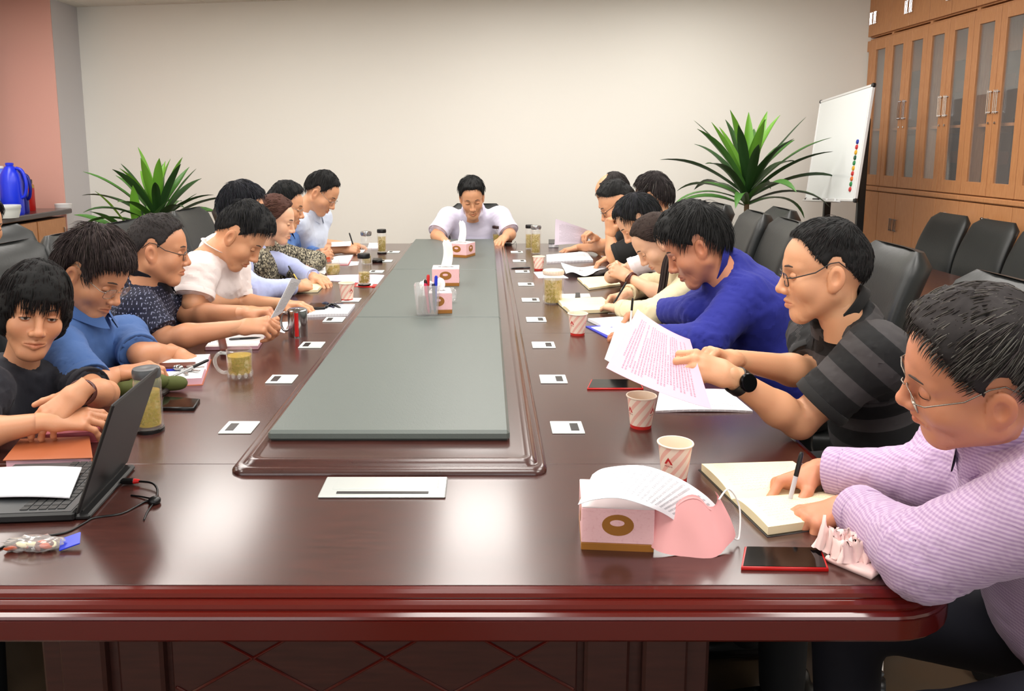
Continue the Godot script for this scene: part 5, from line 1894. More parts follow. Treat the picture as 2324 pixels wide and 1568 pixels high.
func wrapper() -> void:
	var at := Vector3(-0.799, 0.75, -1.33)
	var o := thing("snack_packet", "crumpled clear packet of brown snacks with a blue end", "packet", at)
	var rng := RandomNumberGenerator.new()
	rng.seed = 77
	for k in 12:
		var b := Bag.new()
		var p := Vector3(lerpf(-0.045, 0.025, k / 11.0) + rng.randf_range(-0.004, 0.004), rng.randf_range(0.006, 0.014), rng.randf_range(-0.01, 0.01))
		b.ball(p, Vector3(0.013, 0.0045, 0.006), Basis.from_euler(Vector3(rng.randf_range(-0.5, 0.5), rng.randf_range(-0.9, 0.9), rng.randf_range(-0.5, 0.5))), 8, 6)
		part("snack", b, [M.orange_card, M.brown_leather, M.cream_paper][k % 3], o)
	var b := Bag.new()
	var fl := FastNoiseLite.new()
	fl.seed = 8
	fl.frequency = 1.0
	b.ball(Vector3.ZERO, Vector3.ONE, Basis.IDENTITY, 30, 16)
	for k in b.v.size():
		var d := b.v[k]
		b.v[k] = Vector3(-0.01, 0.013, 0) + d * Vector3(0.055, 0.012, 0.02) * (1.0 + 0.35 * fl.get_noise_3dv(d * 3.0))
	part("film", b, M.plastic_film, o)
	b = Bag.new()
	b.box(Vector3(0.035, 0.003, 0.03), Vector3(0.052, 0.014, -0.004), 0.001, Basis.from_euler(Vector3(0.3, 0.4, 0.25)))
	part("blue_end", b, M.blue_plastic, o)


func green_pouch() -> void:
	var at := Vector3(-0.971, 0.75, -2.222)
	var o := thing("cloth_pouch", "rolled green cloth pouch behind the laptop lid", "pouch", at)
	for k in 3:
		var b := Bag.new()
		var off := Vector3(-0.05 + 0.045 * k, 0.026 + 0.012 * (k % 2), 0.012 - 0.022 * k)
		b.tube(curve([off + Vector3(-0.06, -0.004, 0.01), off, off + Vector3(0.05, 0.0, -0.004)], 6), [0.008, 0.015, 0.019, 0.021, 0.022, 0.0225, 0.0225, 0.0225, 0.022, 0.021, 0.018, 0.014, 0.006], 12)
		part("roll", b, M.green_cloth, o)
	var b := Bag.new()
	b.box(Vector3(0.09, 0.018, 0.05), Vector3(0.0, 0.01, 0.0), 0.006)
	part("flap", b, M.dark_box, o)


func key_ring(label: String, at: Vector3, m: Material) -> void:
	var o := thing("key_ring", label, "keys", at)
	var b := Bag.new()
	var ring := PackedVector3Array()
	for k in 21:
		ring.append(Vector3(cos(TAU * k / 20) * 0.012, 0.003, sin(TAU * k / 20) * 0.012))
	b.tube(ring, 0.0014, 6, false)
	part("ring", b, M.steel, o)
	for k in 4:
		b = Bag.new()
		var t := Basis(Vector3.UP, 0.5 + k * 0.7)
		b.box(Vector3(0.01, 0.002, 0.03), t * Vector3(0, 0.003 + 0.002 * k, 0.045), 0.0006, t)
		b.lathe(PackedVector2Array([Vector2(0, 0), Vector2(0.011, 0), Vector2(0.011, 0.002), Vector2(0, 0.002)]), 14, Transform3D(Basis.IDENTITY, t * Vector3(0, 0.002 + 0.002 * k, 0.022)))
		part("key", b, M.steel if k % 2 else m, o)
	b = Bag.new()
	b.ball(Vector3(-0.02, 0.009, -0.004), Vector3(0.017, 0.009, 0.012), Basis.IDENTITY, 12, 8)
	part("fob", b, m, o)


func o_pouch() -> void:
	var at := Vector3(-0.735, 0.765, -3.424)
	var o := thing("mobile_phone", "black phone and strap on the white printed pages", "phone", at)
	flat_box(o, "body", [Vector3(-0.776, 0.765, -3.367), Vector3(-0.7, 0.765, -3.377), Vector3(-0.708, 0.765, -3.473), Vector3(-0.786, 0.765, -3.473)], 0.0, 0.01, M.black_plastic, 0.0, at, 0.003)
	flat_box(o, "screen", [Vector3(-0.776, 0.765, -3.367), Vector3(-0.7, 0.765, -3.377), Vector3(-0.708, 0.765, -3.473), Vector3(-0.786, 0.765, -3.473)], 0.0098, 0.0104, M.screen_black, 0.005, at, 0.0)
	var b := Bag.new()
	b.tube(curve([Vector3(-0.701, 0.77, -3.4) - at, Vector3(-0.687, 0.774, -3.448) - at, Vector3(-0.66, 0.77, -3.429) - at, Vector3(-0.641, 0.762, -3.41) - at], 6), 0.005, 8)
	part("strap", b, M.black_plastic, o)


func o_red() -> void:
	var at := Vector3(-0.58, 0.75, -4.083)
	var o := thing("folder", "red plastic folder under the pale pink pages on the left side", "folder", at)
	flat_box(o, "cover", [Vector3(-0.698, 0.75, -4.017), Vector3(-0.543, 0.75, -3.979), Vector3(-0.546, 0.75, -4.25), Vector3(-0.723, 0.75, -4.221)], 0.0, 0.0028, M.red_plastic, 0.0, at, 0.0)
	flat_box(o, "clip", [Vector3(-0.586, 0.75, -3.992), Vector3(-0.554, 0.75, -3.992), Vector3(-0.555, 0.75, -4.07), Vector3(-0.587, 0.75, -4.07)], 0.0028, 0.006, M.red_plastic, 0.0, at, 0.001)


# ---------------------------------------------------------------- fields: bodies, heads, hands and cloth as smooth unions

class Field:
	var o: Vector3
	var h: float
	var nx: int
	var ny: int
	var nz: int
	var g := PackedFloat32Array()

	func _init(lo: Vector3, hi: Vector3, cell: float) -> void:
		o = lo
		h = cell
		nx = int(ceil((hi.x - lo.x) / cell)) + 2
		ny = int(ceil((hi.y - lo.y) / cell)) + 2
		nz = int(ceil((hi.z - lo.z) / cell)) + 2
		g.resize(nx * ny * nz)
		g.fill(1.0)

	# a tapered capsule; squeezed along side by s; cut flat at b when flat is set
	func cone(a: Vector3, b: Vector3, ra: float, rb: float, k := 0.02, side := Vector3.ZERO, s := 1.0, flat := false, carve := false) -> void:
		var m := maxf(ra, rb) / minf(s, 1.0) + maxf(k, h * 2.0) * 0.6 + h
		var lo := (Vector3(minf(a.x, b.x), minf(a.y, b.y), minf(a.z, b.z)) - Vector3(m, m, m) - o) / h
		var hi := (Vector3(maxf(a.x, b.x), maxf(a.y, b.y), maxf(a.z, b.z)) + Vector3(m, m, m) - o) / h
		var x0 := clampi(int(lo.x), 0, nx)
		var x1 := clampi(int(hi.x) + 1, 0, nx)
		var y0 := clampi(int(lo.y), 0, ny)
		var y1 := clampi(int(hi.y) + 1, 0, ny)
		var z0 := clampi(int(lo.z), 0, nz)
		var z1 := clampi(int(hi.z) + 1, 0, nz)
		var ab := b - a
		var dir := ab.normalized()
		var len := ab.length()
		ab += side * (ab.dot(side) * (s - 1.0))
		var bx := ab.x
		var by := ab.y
		var bz := ab.z
		var inv := 1.0 / maxf(ab.length_squared(), 1e-9)
		var dr := rb - ra
		var lx := side.x
		var ly := side.y
		var lz := side.z
		var sq := s - 1.0
		var kk := maxf(k, 1e-4)
		for z in range(z0, z1):
			var pz := o.z + z * h - a.z
			for y in range(y0, y1):
				var py := o.y + y * h - a.y
				var at := (z * ny + y) * nx
				for x in range(x0, x1):
					var ax := o.x + x * h - a.x
					var ay := py
					var az := pz
					var cap := -1.0
					if flat:
						cap = ax * dir.x + ay * dir.y + az * dir.z - len
					if sq != 0.0:
						var t := (ax * lx + ay * ly + az * lz) * sq
						ax += lx * t
						ay += ly * t
						az += lz * t
					var q := clampf((ax * bx + ay * by + az * bz) * inv, 0.0, 1.0)
					ax -= bx * q
					ay -= by * q
					az -= bz * q
					var d := sqrt(ax * ax + ay * ay + az * az) - ra - dr * q
					if flat and cap > d:
						d = cap
					var e := g[at + x]
					if carve:
						d = -d
						var w := maxf(kk - absf(e - d), 0.0) / kk
						g[at + x] = maxf(e, d) + w * w * kk * 0.25
					else:
						var w := maxf(kk - absf(e - d), 0.0) / kk
						g[at + x] = minf(e, d) - w * w * kk * 0.25

	func egg(c: Vector3, r: Vector3, k := 0.02, turn := Basis.IDENTITY, carve := false) -> void:
		var m := maxf(r.x, maxf(r.y, r.z)) + maxf(k, 2.0 * h) * 0.6 + h
		var lo := (c - Vector3(m, m, m) - o) / h
		var hi := (c + Vector3(m, m, m) - o) / h
		var x0 := clampi(int(lo.x), 0, nx)
		var x1 := clampi(int(hi.x) + 1, 0, nx)
		var inv := turn.inverse()
		var ir := Vector3.ONE / r
		var kk := maxf(k, 1e-4)
		for z in range(clampi(int(lo.z), 0, nz), clampi(int(hi.z) + 1, 0, nz)):
			for y in range(clampi(int(lo.y), 0, ny), clampi(int(hi.y) + 1, 0, ny)):
				var at := (z * ny + y) * nx
				for x in range(x0, x1):
					var p := inv * (o + Vector3(x, y, z) * h - c) * ir
					var k0 := p.length()
					var d := k0 * (k0 - 1.0) / maxf((p * ir).length(), 1e-6)
					var e := g[at + x]
					if carve:
						d = -d
						var w := maxf(kk - absf(e - d), 0.0) / kk
						g[at + x] = maxf(e, d) + w * w * kk * 0.25
					else:
						var w := maxf(kk - absf(e - d), 0.0) / kk
						g[at + x] = minf(e, d) - w * w * kk * 0.25

	# surface nets: one vertex in each cell that the surface crosses
	func nets(b: Bag) -> void:
		var sy := nx
		var sz := nx * ny
		var id := PackedInt32Array()
		id.resize(g.size())
		id.fill(-1)
		var lim := h * 3.6
		for z in nz - 1:
			for y in ny - 1:
				var at := z * sz + y * sy
				for x in nx - 1:
					var c := at + x
					var a0 := g[c]
					if a0 > lim or a0 < -lim:
						continue
					var a1 := g[c + 1]
					var a2 := g[c + sy]
					var a3 := g[c + sy + 1]
					var a4 := g[c + sz]
					var a5 := g[c + sz + 1]
					var a6 := g[c + sz + sy]
					var a7 := g[c + sz + sy + 1]
					var m := int(a0 < 0.0) + int(a1 < 0.0) + int(a2 < 0.0) + int(a3 < 0.0) + int(a4 < 0.0) + int(a5 < 0.0) + int(a6 < 0.0) + int(a7 < 0.0)
					if m == 0 or m == 8:
						continue
					var n := Vector3(a1 + a3 + a5 + a7 - a0 - a2 - a4 - a6, a2 + a3 + a6 + a7 - a0 - a1 - a4 - a5, a4 + a5 + a6 + a7 - a0 - a1 - a2 - a3)
					# from the middle of the cell straight down the slope to the surface
					var mid := (a0 + a1 + a2 + a3 + a4 + a5 + a6 + a7) * 0.125
					var gr := n * 0.25
					var sh := -gr * (mid / maxf(gr.length_squared(), 1e-12))
					sh = sh.clamp(Vector3(-0.6, -0.6, -0.6), Vector3(0.6, 0.6, 0.6))
					id[c] = b.put(o + (Vector3(x + 0.5, y + 0.5, z + 0.5) + sh) * h, n.normalized())
		for z in range(1, nz - 1):
			for y in range(1, ny - 1):
				var at := z * sz + y * sy
				for x in range(1, nx - 1):
					var c := at + x
					if id[c] < 0:
						continue
					var s := g[c] < 0.0
					if s != (g[c + 1] < 0.0):
						_quad(b, id[c - sy - sz], id[c - sz], id[c], id[c - sy], s)
					if s != (g[c + sy] < 0.0):
						_quad(b, id[c - sz - 1], id[c - 1], id[c], id[c - sz], s)
					if s != (g[c + sz] < 0.0):
						_quad(b, id[c - 1 - sy], id[c - sy], id[c], id[c - 1], s)

	func _quad(b: Bag, p: int, q: int, r: int, s: int, out: bool) -> void:
		if p < 0 or q < 0 or r < 0 or s < 0:
			return
		if out:
			b.i.append_array([p, r, q, p, s, r])
		else:
			b.i.append_array([p, q, r, p, r, s])


# ---------------------------------------------------------------- heads (x: the person's left, y: up, z: where the face looks)

const SKULL := Vector3(0, 0.034, -0.012)
const SKULL_R := Vector3(0.0755, 0.092, 0.098)
var heads := {}
var hands := {}


func head_shape(kind: String) -> Bag:
	if heads.has(kind):
		return heads[kind]
	var full := 1.0 if kind == "full" else 0.0
	var slim := 1.0 if kind == "slim" else 0.0
	var f := Field.new(Vector3(-0.1, -0.175, -0.125), Vector3(0.1, 0.14, 0.13), 0.0034)
	f.egg(SKULL, SKULL_R, 0.01)
	f.egg(Vector3(0, 0.042, 0.03), Vector3(0.061, 0.056, 0.057), 0.02)
	f.egg(Vector3(0, -0.03, 0.024), Vector3(0.061 + 0.004 * full - 0.002 * slim, 0.064, 0.057), 0.025)
	f.egg(Vector3(0, -0.062, 0.054), Vector3(0.034, 0.034, 0.034), 0.025)
	f.egg(Vector3(0, -0.103, 0.064), Vector3(0.021 - 0.004 * slim, 0.017, 0.018), 0.02)
	for s in [-1.0, 1.0]:
		f.cone(Vector3(s * (0.05 + 0.005 * full - 0.005 * slim), -0.045, -0.008), Vector3(s * 0.02, -0.1, 0.055), 0.023 + 0.005 * full, 0.018, 0.03)
		f.egg(Vector3(s * 0.041, -0.028, 0.05), Vector3(0.026 + 0.004 * full, 0.028, 0.026), 0.025)
		f.cone(Vector3(s * 0.01, 0.026, 0.083), Vector3(s * 0.046, 0.023, 0.06), 0.0095, 0.009, 0.016)
	f.cone(Vector3(0, -0.05, -0.022), Vector3(0, -0.17, -0.05), 0.05 + 0.005 * full - 0.008 * slim, 0.056 + 0.004 * full - 0.01 * slim, 0.025)
	# eye sockets, nose, mouth
	for s in [-1.0, 1.0]:
		f.egg(Vector3(s * 0.033, 0.003, 0.096), Vector3(0.0185, 0.0145, 0.019), 0.014, Basis.IDENTITY, true)
	f.cone(Vector3(0, 0.014, 0.0845), Vector3(0, -0.03, 0.103), 0.008, 0.0105, 0.014)
	f.egg(Vector3(0, -0.034, 0.1035), Vector3(0.0125, 0.0105, 0.012), 0.008)
	for s in [-1.0, 1.0]:
		f.egg(Vector3(s * 0.0135, -0.038, 0.093), Vector3(0.0085, 0.0085, 0.011), 0.007)
		f.cone(Vector3(s * 0.025, -0.0685, 0.077), Vector3(0, -0.063, 0.091), 0.0035, 0.0058, 0.006)
		f.cone(Vector3(s * 0.023, -0.0705, 0.077), Vector3(0, -0.0755, 0.0885), 0.0035, 0.0068, 0.006)
	for s in [-1.0, 1.0]:
		f.cone(Vector3(s * 0.025, -0.0695, 0.0815), Vector3(0, -0.069, 0.0965), 0.002, 0.0024, 0.003, Vector3.ZERO, 1.0, false, true)
		f.egg(Vector3(s * 0.006, -0.045, 0.099), Vector3(0.0035, 0.003, 0.005), 0.003, Basis.IDENTITY, true)
	# ears
	for s in [-1.0, 1.0]:
		var t := Basis(Vector3.UP, s * -0.35) * Basis(Vector3.RIGHT, -0.2)
		f.egg(Vector3(s * 0.081, -0.002, -0.016), Vector3(0.0085, 0.033, 0.0205), 0.006, t)
		f.egg(Vector3(s * 0.078, -0.026, -0.008), Vector3(0.007, 0.012, 0.01), 0.008, t)
		f.egg(Vector3(s * 0.0945, 0.001, -0.012), Vector3(0.0125, 0.0205, 0.0115), 0.002, t, true)
	var b := Bag.new()
	f.nets(b)
	for k in b.v.size():
		var p := b.v[k]
		var w := clampf(1.6 - Vector2(p.x / 0.026, (p.y + 0.0695) / 0.0095).length() * 1.35, 0.0, 1.0) * clampf((p.z - 0.076) / 0.006, 0.0, 1.0)
		var red := 0.5 * clampf(1.0 - Vector2((absf(p.x) - 0.042) / 0.03, (p.y + 0.03) / 0.03).length(), 0.0, 1.0) + 0.6 * clampf(1.0 - (p - Vector3(0, -0.034, 0.108)).length() / 0.022, 0.0, 1.0) + 0.6 * clampf((absf(p.x) - 0.08) / 0.006, 0.0, 1.0)
		b.c[k] = Color(1, 1, 1).lerp(Color(0.98, 0.84, 0.79), minf(red, 1.0)).lerp(Color(0.8, 0.5, 0.46), w * 0.8)
	heads[kind] = b
	return b


# ---------------------------------------------------------------- hands (right hand; wrist at the origin, z: fingers, y: back of the hand, x: thumb side)

func hand_shape(pose: String) -> Bag:
	if hands.has(pose):
		return hands[pose].bag
	var curl: Array = {
		"rest": [[18, 28, 14], [20, 32, 16], [24, 34, 18], [28, 34, 18]],
		"flat": [[6, 8, 5], [6, 8, 5], [8, 10, 6], [10, 12, 8]],
		"write": [[38, 46, 16], [50, 58, 30], [62, 72, 40], [70, 76, 44]],
		"hold": [[48, 52, 24], [52, 58, 28], [58, 64, 30], [64, 68, 32]],
		"point": [[10, 14, 8], [34, 52, 30], [46, 66, 36], [52, 70, 40]],
		"fist": [[70, 92, 50], [74, 94, 52], [76, 94, 52], [78, 92, 50]],
	}[pose]
	var thumb: Array = {
		"rest": [Vector3(0.72, -0.3, 0.62), Vector3(0.45, -0.2, 0.87)],
		"flat": [Vector3(0.78, -0.15, 0.6), Vector3(0.6, -0.05, 0.8)],
		"write": [Vector3(0.5, -0.62, 0.6), Vector3(0.0, -0.4, 0.92)],
		"hold": [Vector3(0.45, -0.66, 0.6), Vector3(-0.1, -0.45, 0.88)],
		"point": [Vector3(0.62, -0.45, 0.64), Vector3(0.3, -0.35, 0.89)],
		"fist": [Vector3(0.4, -0.6, 0.7), Vector3(-0.55, -0.55, 0.63)],
	}[pose]
	var f := Field.new(Vector3(-0.06, -0.11, -0.035), Vector3(0.085, 0.045, 0.21), 0.0032)
	var kn := [Vector3(0.029, 0.0, 0.09), Vector3(0.0095, 0.003, 0.094), Vector3(-0.0105, 0.001, 0.089), Vector3(-0.0285, -0.004, 0.079)]
	var lens := [[0.043, 0.026, 0.021], [0.047, 0.03, 0.022], [0.043, 0.028, 0.021], [0.034, 0.021, 0.019]]
	f.cone(Vector3(0, 0, -0.03), Vector3(0, 0, 0.015), 0.0225, 0.0225, 0.01, Vector3.RIGHT, 0.8)
	f.cone(Vector3(0.004, -0.006, 0.015), Vector3(0, -0.004, 0.07), 0.018, 0.0155, 0.02, Vector3.RIGHT, 0.55)
	f.cone(Vector3(0.014, -0.008, 0.018), Vector3(0.03, -0.018, 0.048), 0.016, 0.014, 0.015)
	var tips := []
	for k in 4:
		var p: Vector3 = kn[k]
		f.cone(Vector3(p.x * 0.5, -0.002, 0.02), p, 0.0125, 0.0115, 0.012)
		var a := 0.0
		var r := [0.0105, 0.0093, 0.0084, 0.0072]
		for j in 3:
			a += deg_to_rad(curl[k][j])
			var fan: float = (1.5 - k) * 0.045
			var d := Vector3(fan * cos(a), -sin(a), cos(a)).normalized()
			var q: Vector3 = p + d * lens[k][j]
			var sc: float = 1.0 if k < 3 else 0.88
			f.cone(p, q, r[j] * sc, r[j + 1] * sc, 0.005)
			p = q
		tips.append(p)
	var t0 := Vector3(0.02, -0.012, 0.026)
	var t1: Vector3 = t0 + (thumb[0] as Vector3).normalized() * 0.042
	var tm: Vector3 = ((thumb[0] as Vector3) + (thumb[1] as Vector3)).normalized()
	var t2: Vector3 = t1 + tm * 0.032
	var t3: Vector3 = t2 + (thumb[1] as Vector3).normalized() * 0.024
	f.cone(t0, t1, 0.0155, 0.0115, 0.012)
	f.cone(t1, t2, 0.0112, 0.0098, 0.004)
	f.cone(t2, t3, 0.0098, 0.0078, 0.004)
	var b := Bag.new()
	f.nets(b)
	for k in b.v.size():
		var w := 0.0
		for q in kn:
			w = maxf(w, 1.0 - (b.v[k] - q).length() / 0.02)
		for q in tips:
			w = maxf(w, 1.0 - (b.v[k] - q).length() / 0.018)
		b.c[k] = Color(1, 1, 1).lerp(Color(0.97, 0.82, 0.76), clampf(w, 0.0, 1.0) * 0.7)
	hands[pose] = {"bag": b, "index": tips[0], "thumb": t3}
	return b


# ---------------------------------------------------------------- people

func frame(z: Vector3, y: Vector3) -> Basis:
	z = z.normalized()
	var x := y.cross(z).normalized()
	return Basis(x, z.cross(x), z)


func warp(p: Vector3, d: Dictionary) -> Vector3:
	# the face and skull proportions of one person
	var low := clampf((0.0 - p.y) / 0.11, 0.0, 1.0)
	var wide: float = lerpf(d.get("wide", 1.0), d.get("wide", 1.0) * d.get("jaw", 1.0), low)
	return Vector3(p.x * wide, p.y * (d.get("long", 1.0) if p.y < 0.0 else 1.0), p.z)


func skull_at(dir: Vector3, d: Dictionary) -> Vector3:
	var r := SKULL_R * Vector3(d.get("wide", 1.0), 1.0, 1.0)
	return dir / (dir / r).length()


# hairline: where the hair ends, as heights (degrees) at steps of the way round from the brow (0) to the nape (180)
func hairline(d: Dictionary, a: float) -> float:
	var line: Array = d.get("line", [[0, 36], [25, 37], [42, 31], [55, 13], [70, -4], [80, -14], [86, 8], [100, 10], [112, -12], [130, -30], [150, -40], [180, -44]])
	a = absf(a)
	for k in line.size() - 1:
		if a <= line[k + 1][0]:
			return lerpf(line[k][1], line[k + 1][1], (a - line[k][0]) / maxf(line[k + 1][0] - line[k][0], 0.01))
	return line[-1][1]


func hair_thick(d: Dictionary, a: float, e: float, fl: FastNoiseLite, dir: Vector3) -> float:
	var over := e - hairline(d, a)
	var top: float = d.get("top", 0.022)
	var side: float = d.get("side", 0.008)
	var t := lerpf(side, top, smoothstep(15.0, 60.0, e))
	if absf(a) < 60.0:
		t = lerpf(t, d.get("front", top), smoothstep(20.0, 35.0, e) * (1.0 - smoothstep(45.0, 60.0, absf(a))))
	if absf(a) > 110.0:
		t = lerpf(t, d.get("back", side * 1.3), smoothstep(110.0, 150.0, absf(a)) * (1.0 - smoothstep(35.0, 65.0, e)))
	if d.has("bald"):
		var c: Vector3 = d.bald
		t *= smoothstep(0.4, 0.75, (dir - c.normalized()).length())
		if (dir - c.normalized()).length() < 0.5:
			t -= 0.008
	if d.has("hang"):
		# longer hair falls straight down from its widest place
		var low := clampf((12.0 - e) / 60.0, 0.0, 1.0)
		t += float(d.hang) * low * smoothstep(40.0, 75.0, absf(a))
	t *= 1.0 + 0.22 * fl.get_noise_3d(dir.x * 90.0, dir.y * 60.0, dir.z * 90.0) + 0.25 * fl.get_noise_3d(dir.x * 22.0, dir.y * 22.0, dir.z * 22.0)
	return lerpf(-0.012, t, smoothstep(-4.0, d.get("edge", 9.0), over))


func hair(d: Dictionary, seed_: int) -> Bag:
	var fl := FastNoiseLite.new()
	fl.seed = seed_
	fl.frequency = 0.1
	var rng := RandomNumberGenerator.new()
	rng.seed = seed_
	var b := Bag.new()
	var dark: Color = d.get("hair", Color(0.03, 0.028, 0.027))
	var nu := 64
	var nv := 40
	var rows := []
	for y in nv + 1:
		var e := lerpf(-72.0, 90.0, float(y) / nv)
		var row := PackedVector3Array()
		for x in nu:
			var a := 360.0 * x / nu
			var a2 := a if a <= 180.0 else a - 360.0
			var er := deg_to_rad(minf(e, 89.5))
			var ar := deg_to_rad(a)
			var dir := Vector3(sin(ar) * cos(er), sin(er), cos(ar) * cos(er))
			var p := skull_at(dir, d)
			row.append(SKULL + p + dir * hair_thick(d, a2, e, fl, dir))
		rows.append(row)
	b.col = dark
	b.loft(rows)
	b.fan(rows[-1], Vector3.UP)
	# locks lying on the shell, growing from the crown outwards
	var crown: Vector3 = (d.get("crown", Vector3(0.15, 0.85, -0.5)) as Vector3).normalized()
	var count: int = int(3.2 * d.get("locks", 420))
	var flow: Vector3 = d.get("flow", Vector3(0, 0, 0))
	for k in count:
		var e := rad_to_deg(asin(rng.randf_range(-0.75, 1.0)))
		var a := rng.randf_range(-180.0, 180.0)
		var er := deg_to_rad(e)
		var ar := deg_to_rad(a)
		var dir := Vector3(sin(ar) * cos(er), sin(er), cos(ar) * cos(er))
		var t := hair_thick(d, a, e, fl, dir)
		if t < 0.002 or (absf(a) > 74.0 and absf(a) < 114.0 and e < 24.0 and not d.has("hang")):
			continue
		var trim := 0.55 if absf(a) < 62.0 and e < hairline(d, a) + 22.0 and not d.has("fringe") else 1.0
		var size: float = trim * d.get("lock", 0.035) * rng.randf_range(0.6, 1.2) * clampf(t / 0.014, 0.25, 1.3)
		var p := SKULL + skull_at(dir, d) + dir * (t - 0.0004)
		var go := (dir - crown)
		go = (go - dir * go.dot(dir)).normalized() + flow + Vector3(rng.randf_range(-0.25, 0.25), rng.randf_range(-0.25, 0.25), rng.randf_range(-0.25, 0.25))
		go = (go - dir * (go.dot(dir) - d.get("lift", 0.25))).normalized()
		var pts := PackedVector3Array()
		var q := p
		for s in 5:
			pts.append(q)
			var away := (q - SKULL).normalized()
			go = (go - away * d.get("hug", 0.13) + Vector3(0, -0.1, 0)).normalized()
			q += go * size / 4.0
		var tone := rng.randf_range(0.45, 2.1)
		var c := Color(dark.r * tone, dark.g * tone, dark.b * tone)
		if rng.randf() < d.get("grey", 0.0):
			c = Color(0.16, 0.15, 0.135) * rng.randf_range(0.5, 1.1)
		b.col = c
		var w: float = 0.62 * d.get("width", 0.0026)
		b.tube(pts, [w * 0.7, w, w * 0.9, w * 0.6, w * 0.12], 3, false)
	if d.has("tail"):
		# long strands hanging from the side of the head: points in head axes
		for s in d.tail:
			var base := curve(s.pts, 5)
			for k in int(s.n):
				var off := Vector3(rng.randfn(0, 1), rng.randfn(0, 0.4), rng.randfn(0, 1)) * float(s.r)
				var pts := PackedVector3Array()
				var rad := []
				for j in base.size():
					var u := float(j) / (base.size() - 1)
					pts.append(base[j] + off * lerpf(0.5, 1.0, u) * (1.0 - 0.3 * u))
					rad.append(0.0045 * (1.0 - 0.75 * u * u))
				var tone := rng.randf_range(0.7, 1.5)
				b.col = Color(dark.r * tone, dark.g * tone, dark.b * tone)
				b.tube(pts, rad, 5, false)
	return b


func joint_uv(b: Bag, bones: Array) -> void:
	# how far along the limb each point of the cloth lies, for stripes that follow the sleeves
	for k in b.v.size():
		var best := 1e9
		var w := 0.0
		for q in bones:
			var ab: Vector3 = q[1] - q[0]
			var t: float = (b.v[k] - q[0]).dot(ab) / ab.length_squared()
			var tc := clampf(t, 0.0, 1.0)
			var dist: float = (b.v[k] - (q[0] + ab * tc)).length() - float(q[3])
			if dist < best:
				best = dist
				w = float(q[2]) + t * ab.length()
		b.uv[k] = Vector2(0.5, w)


func wrinkle(b: Bag, bones: Array, depth: float, seed_: int) -> void:
	# folds that run across the limbs and gather at the joints
	var fl := FastNoiseLite.new()
	fl.seed = seed_
	fl.frequency = 1.0
	fl.fractal_octaves = 2
	for k in b.v.size():
		var p := b.v[k]
		var gather := 0.25
		for q in bones:
			gather = maxf(gather, 1.0 - (p - q[0]).length() / 0.16)
			gather = maxf(gather, 1.0 - (p - q[1]).length() / 0.16)
		var ab: Vector3 = (bones[0][1] - bones[0][0]).normalized()
		var best := 1e9
		for q in bones:
			var m: Vector3 = (q[0] + q[1]) / 2.0
			if (p - m).length() < best:
				best = (p - m).length()
				ab = (q[1] - q[0]).normalized()
		var s := ab * p.dot(ab)
		var r := p - s
		var w := fl.get_noise_3dv(s * 34.0 + r * 9.0) + 0.4 * fl.get_noise_3dv(p * 13.0)
		var fold := maxf(1.0 - absf(w) * 2.2, -0.15)
		b.v[k] += b.n[k] * (fold * depth * gather)
	# shade by the folded shape
	var n := PackedVector3Array()
	n.resize(b.v.size())
	for k in range(0, b.i.size(), 3):
		var q := (b.v[b.i[k + 2]] - b.v[b.i[k]]).cross(b.v[b.i[k + 1]] - b.v[b.i[k]])
		n[b.i[k]] += q
		n[b.i[k + 1]] += q
		n[b.i[k + 2]] += q
	for k in n.size():
		b.n[k] = n[k].normalized()


var legs := {}


func seated_legs(knee: float) -> Array:
	# trousers and shoes of someone on a chair: pelvis above the origin, knees towards +z
	var key := "%.2f" % knee
	if legs.has(key):
		return legs[key]
	var f := Field.new(Vector3(-0.32, 0.03, -0.22), Vector3(0.32, 0.72, 0.62), 0.016)
	f.cone(Vector3(-0.07, 0.56, -0.03), Vector3(0.07, 0.56, -0.03), 0.118, 0.118, 0.04)
	f.cone(Vector3(0, 0.56, -0.02), Vector3(0, 0.62, -0.02), 0.12, 0.12, 0.04, Vector3.RIGHT, 0.75)
	for s in [-1.0, 1.0]:
		f.cone(Vector3(s * 0.085, 0.545, 0), Vector3(s * (0.09 + knee), 0.53, 0.4), 0.092, 0.07, 0.04)
		f.cone(Vector3(s * (0.09 + knee), 0.53, 0.4), Vector3(s * (0.09 + knee * 0.8), 0.09, 0.38), 0.07, 0.056, 0.03)
	var b := Bag.new()
	f.nets(b)
	var shoe := Field.new(Vector3(-0.08, -0.01, -0.12), Vector3(0.08, 0.14, 0.24), 0.009)
	shoe.cone(Vector3(0, 0.04, -0.06), Vector3(0, 0.032, 0.16), 0.036, 0.03, 0.02, Vector3.RIGHT, 0.85)
	shoe.cone(Vector3(0, 0.04, -0.04), Vector3(0, 0.1, -0.03), 0.034, 0.032, 0.02)
	shoe.cone(Vector3(0, 0.012, -0.07), Vector3(0, 0.012, 0.17), 0.012, 0.012, 0.004, Vector3.RIGHT, 0.35)
	var c := Bag.new()
	shoe.nets(c)
	legs[key] = [b.mesh(), c.mesh()]
	return legs[key]


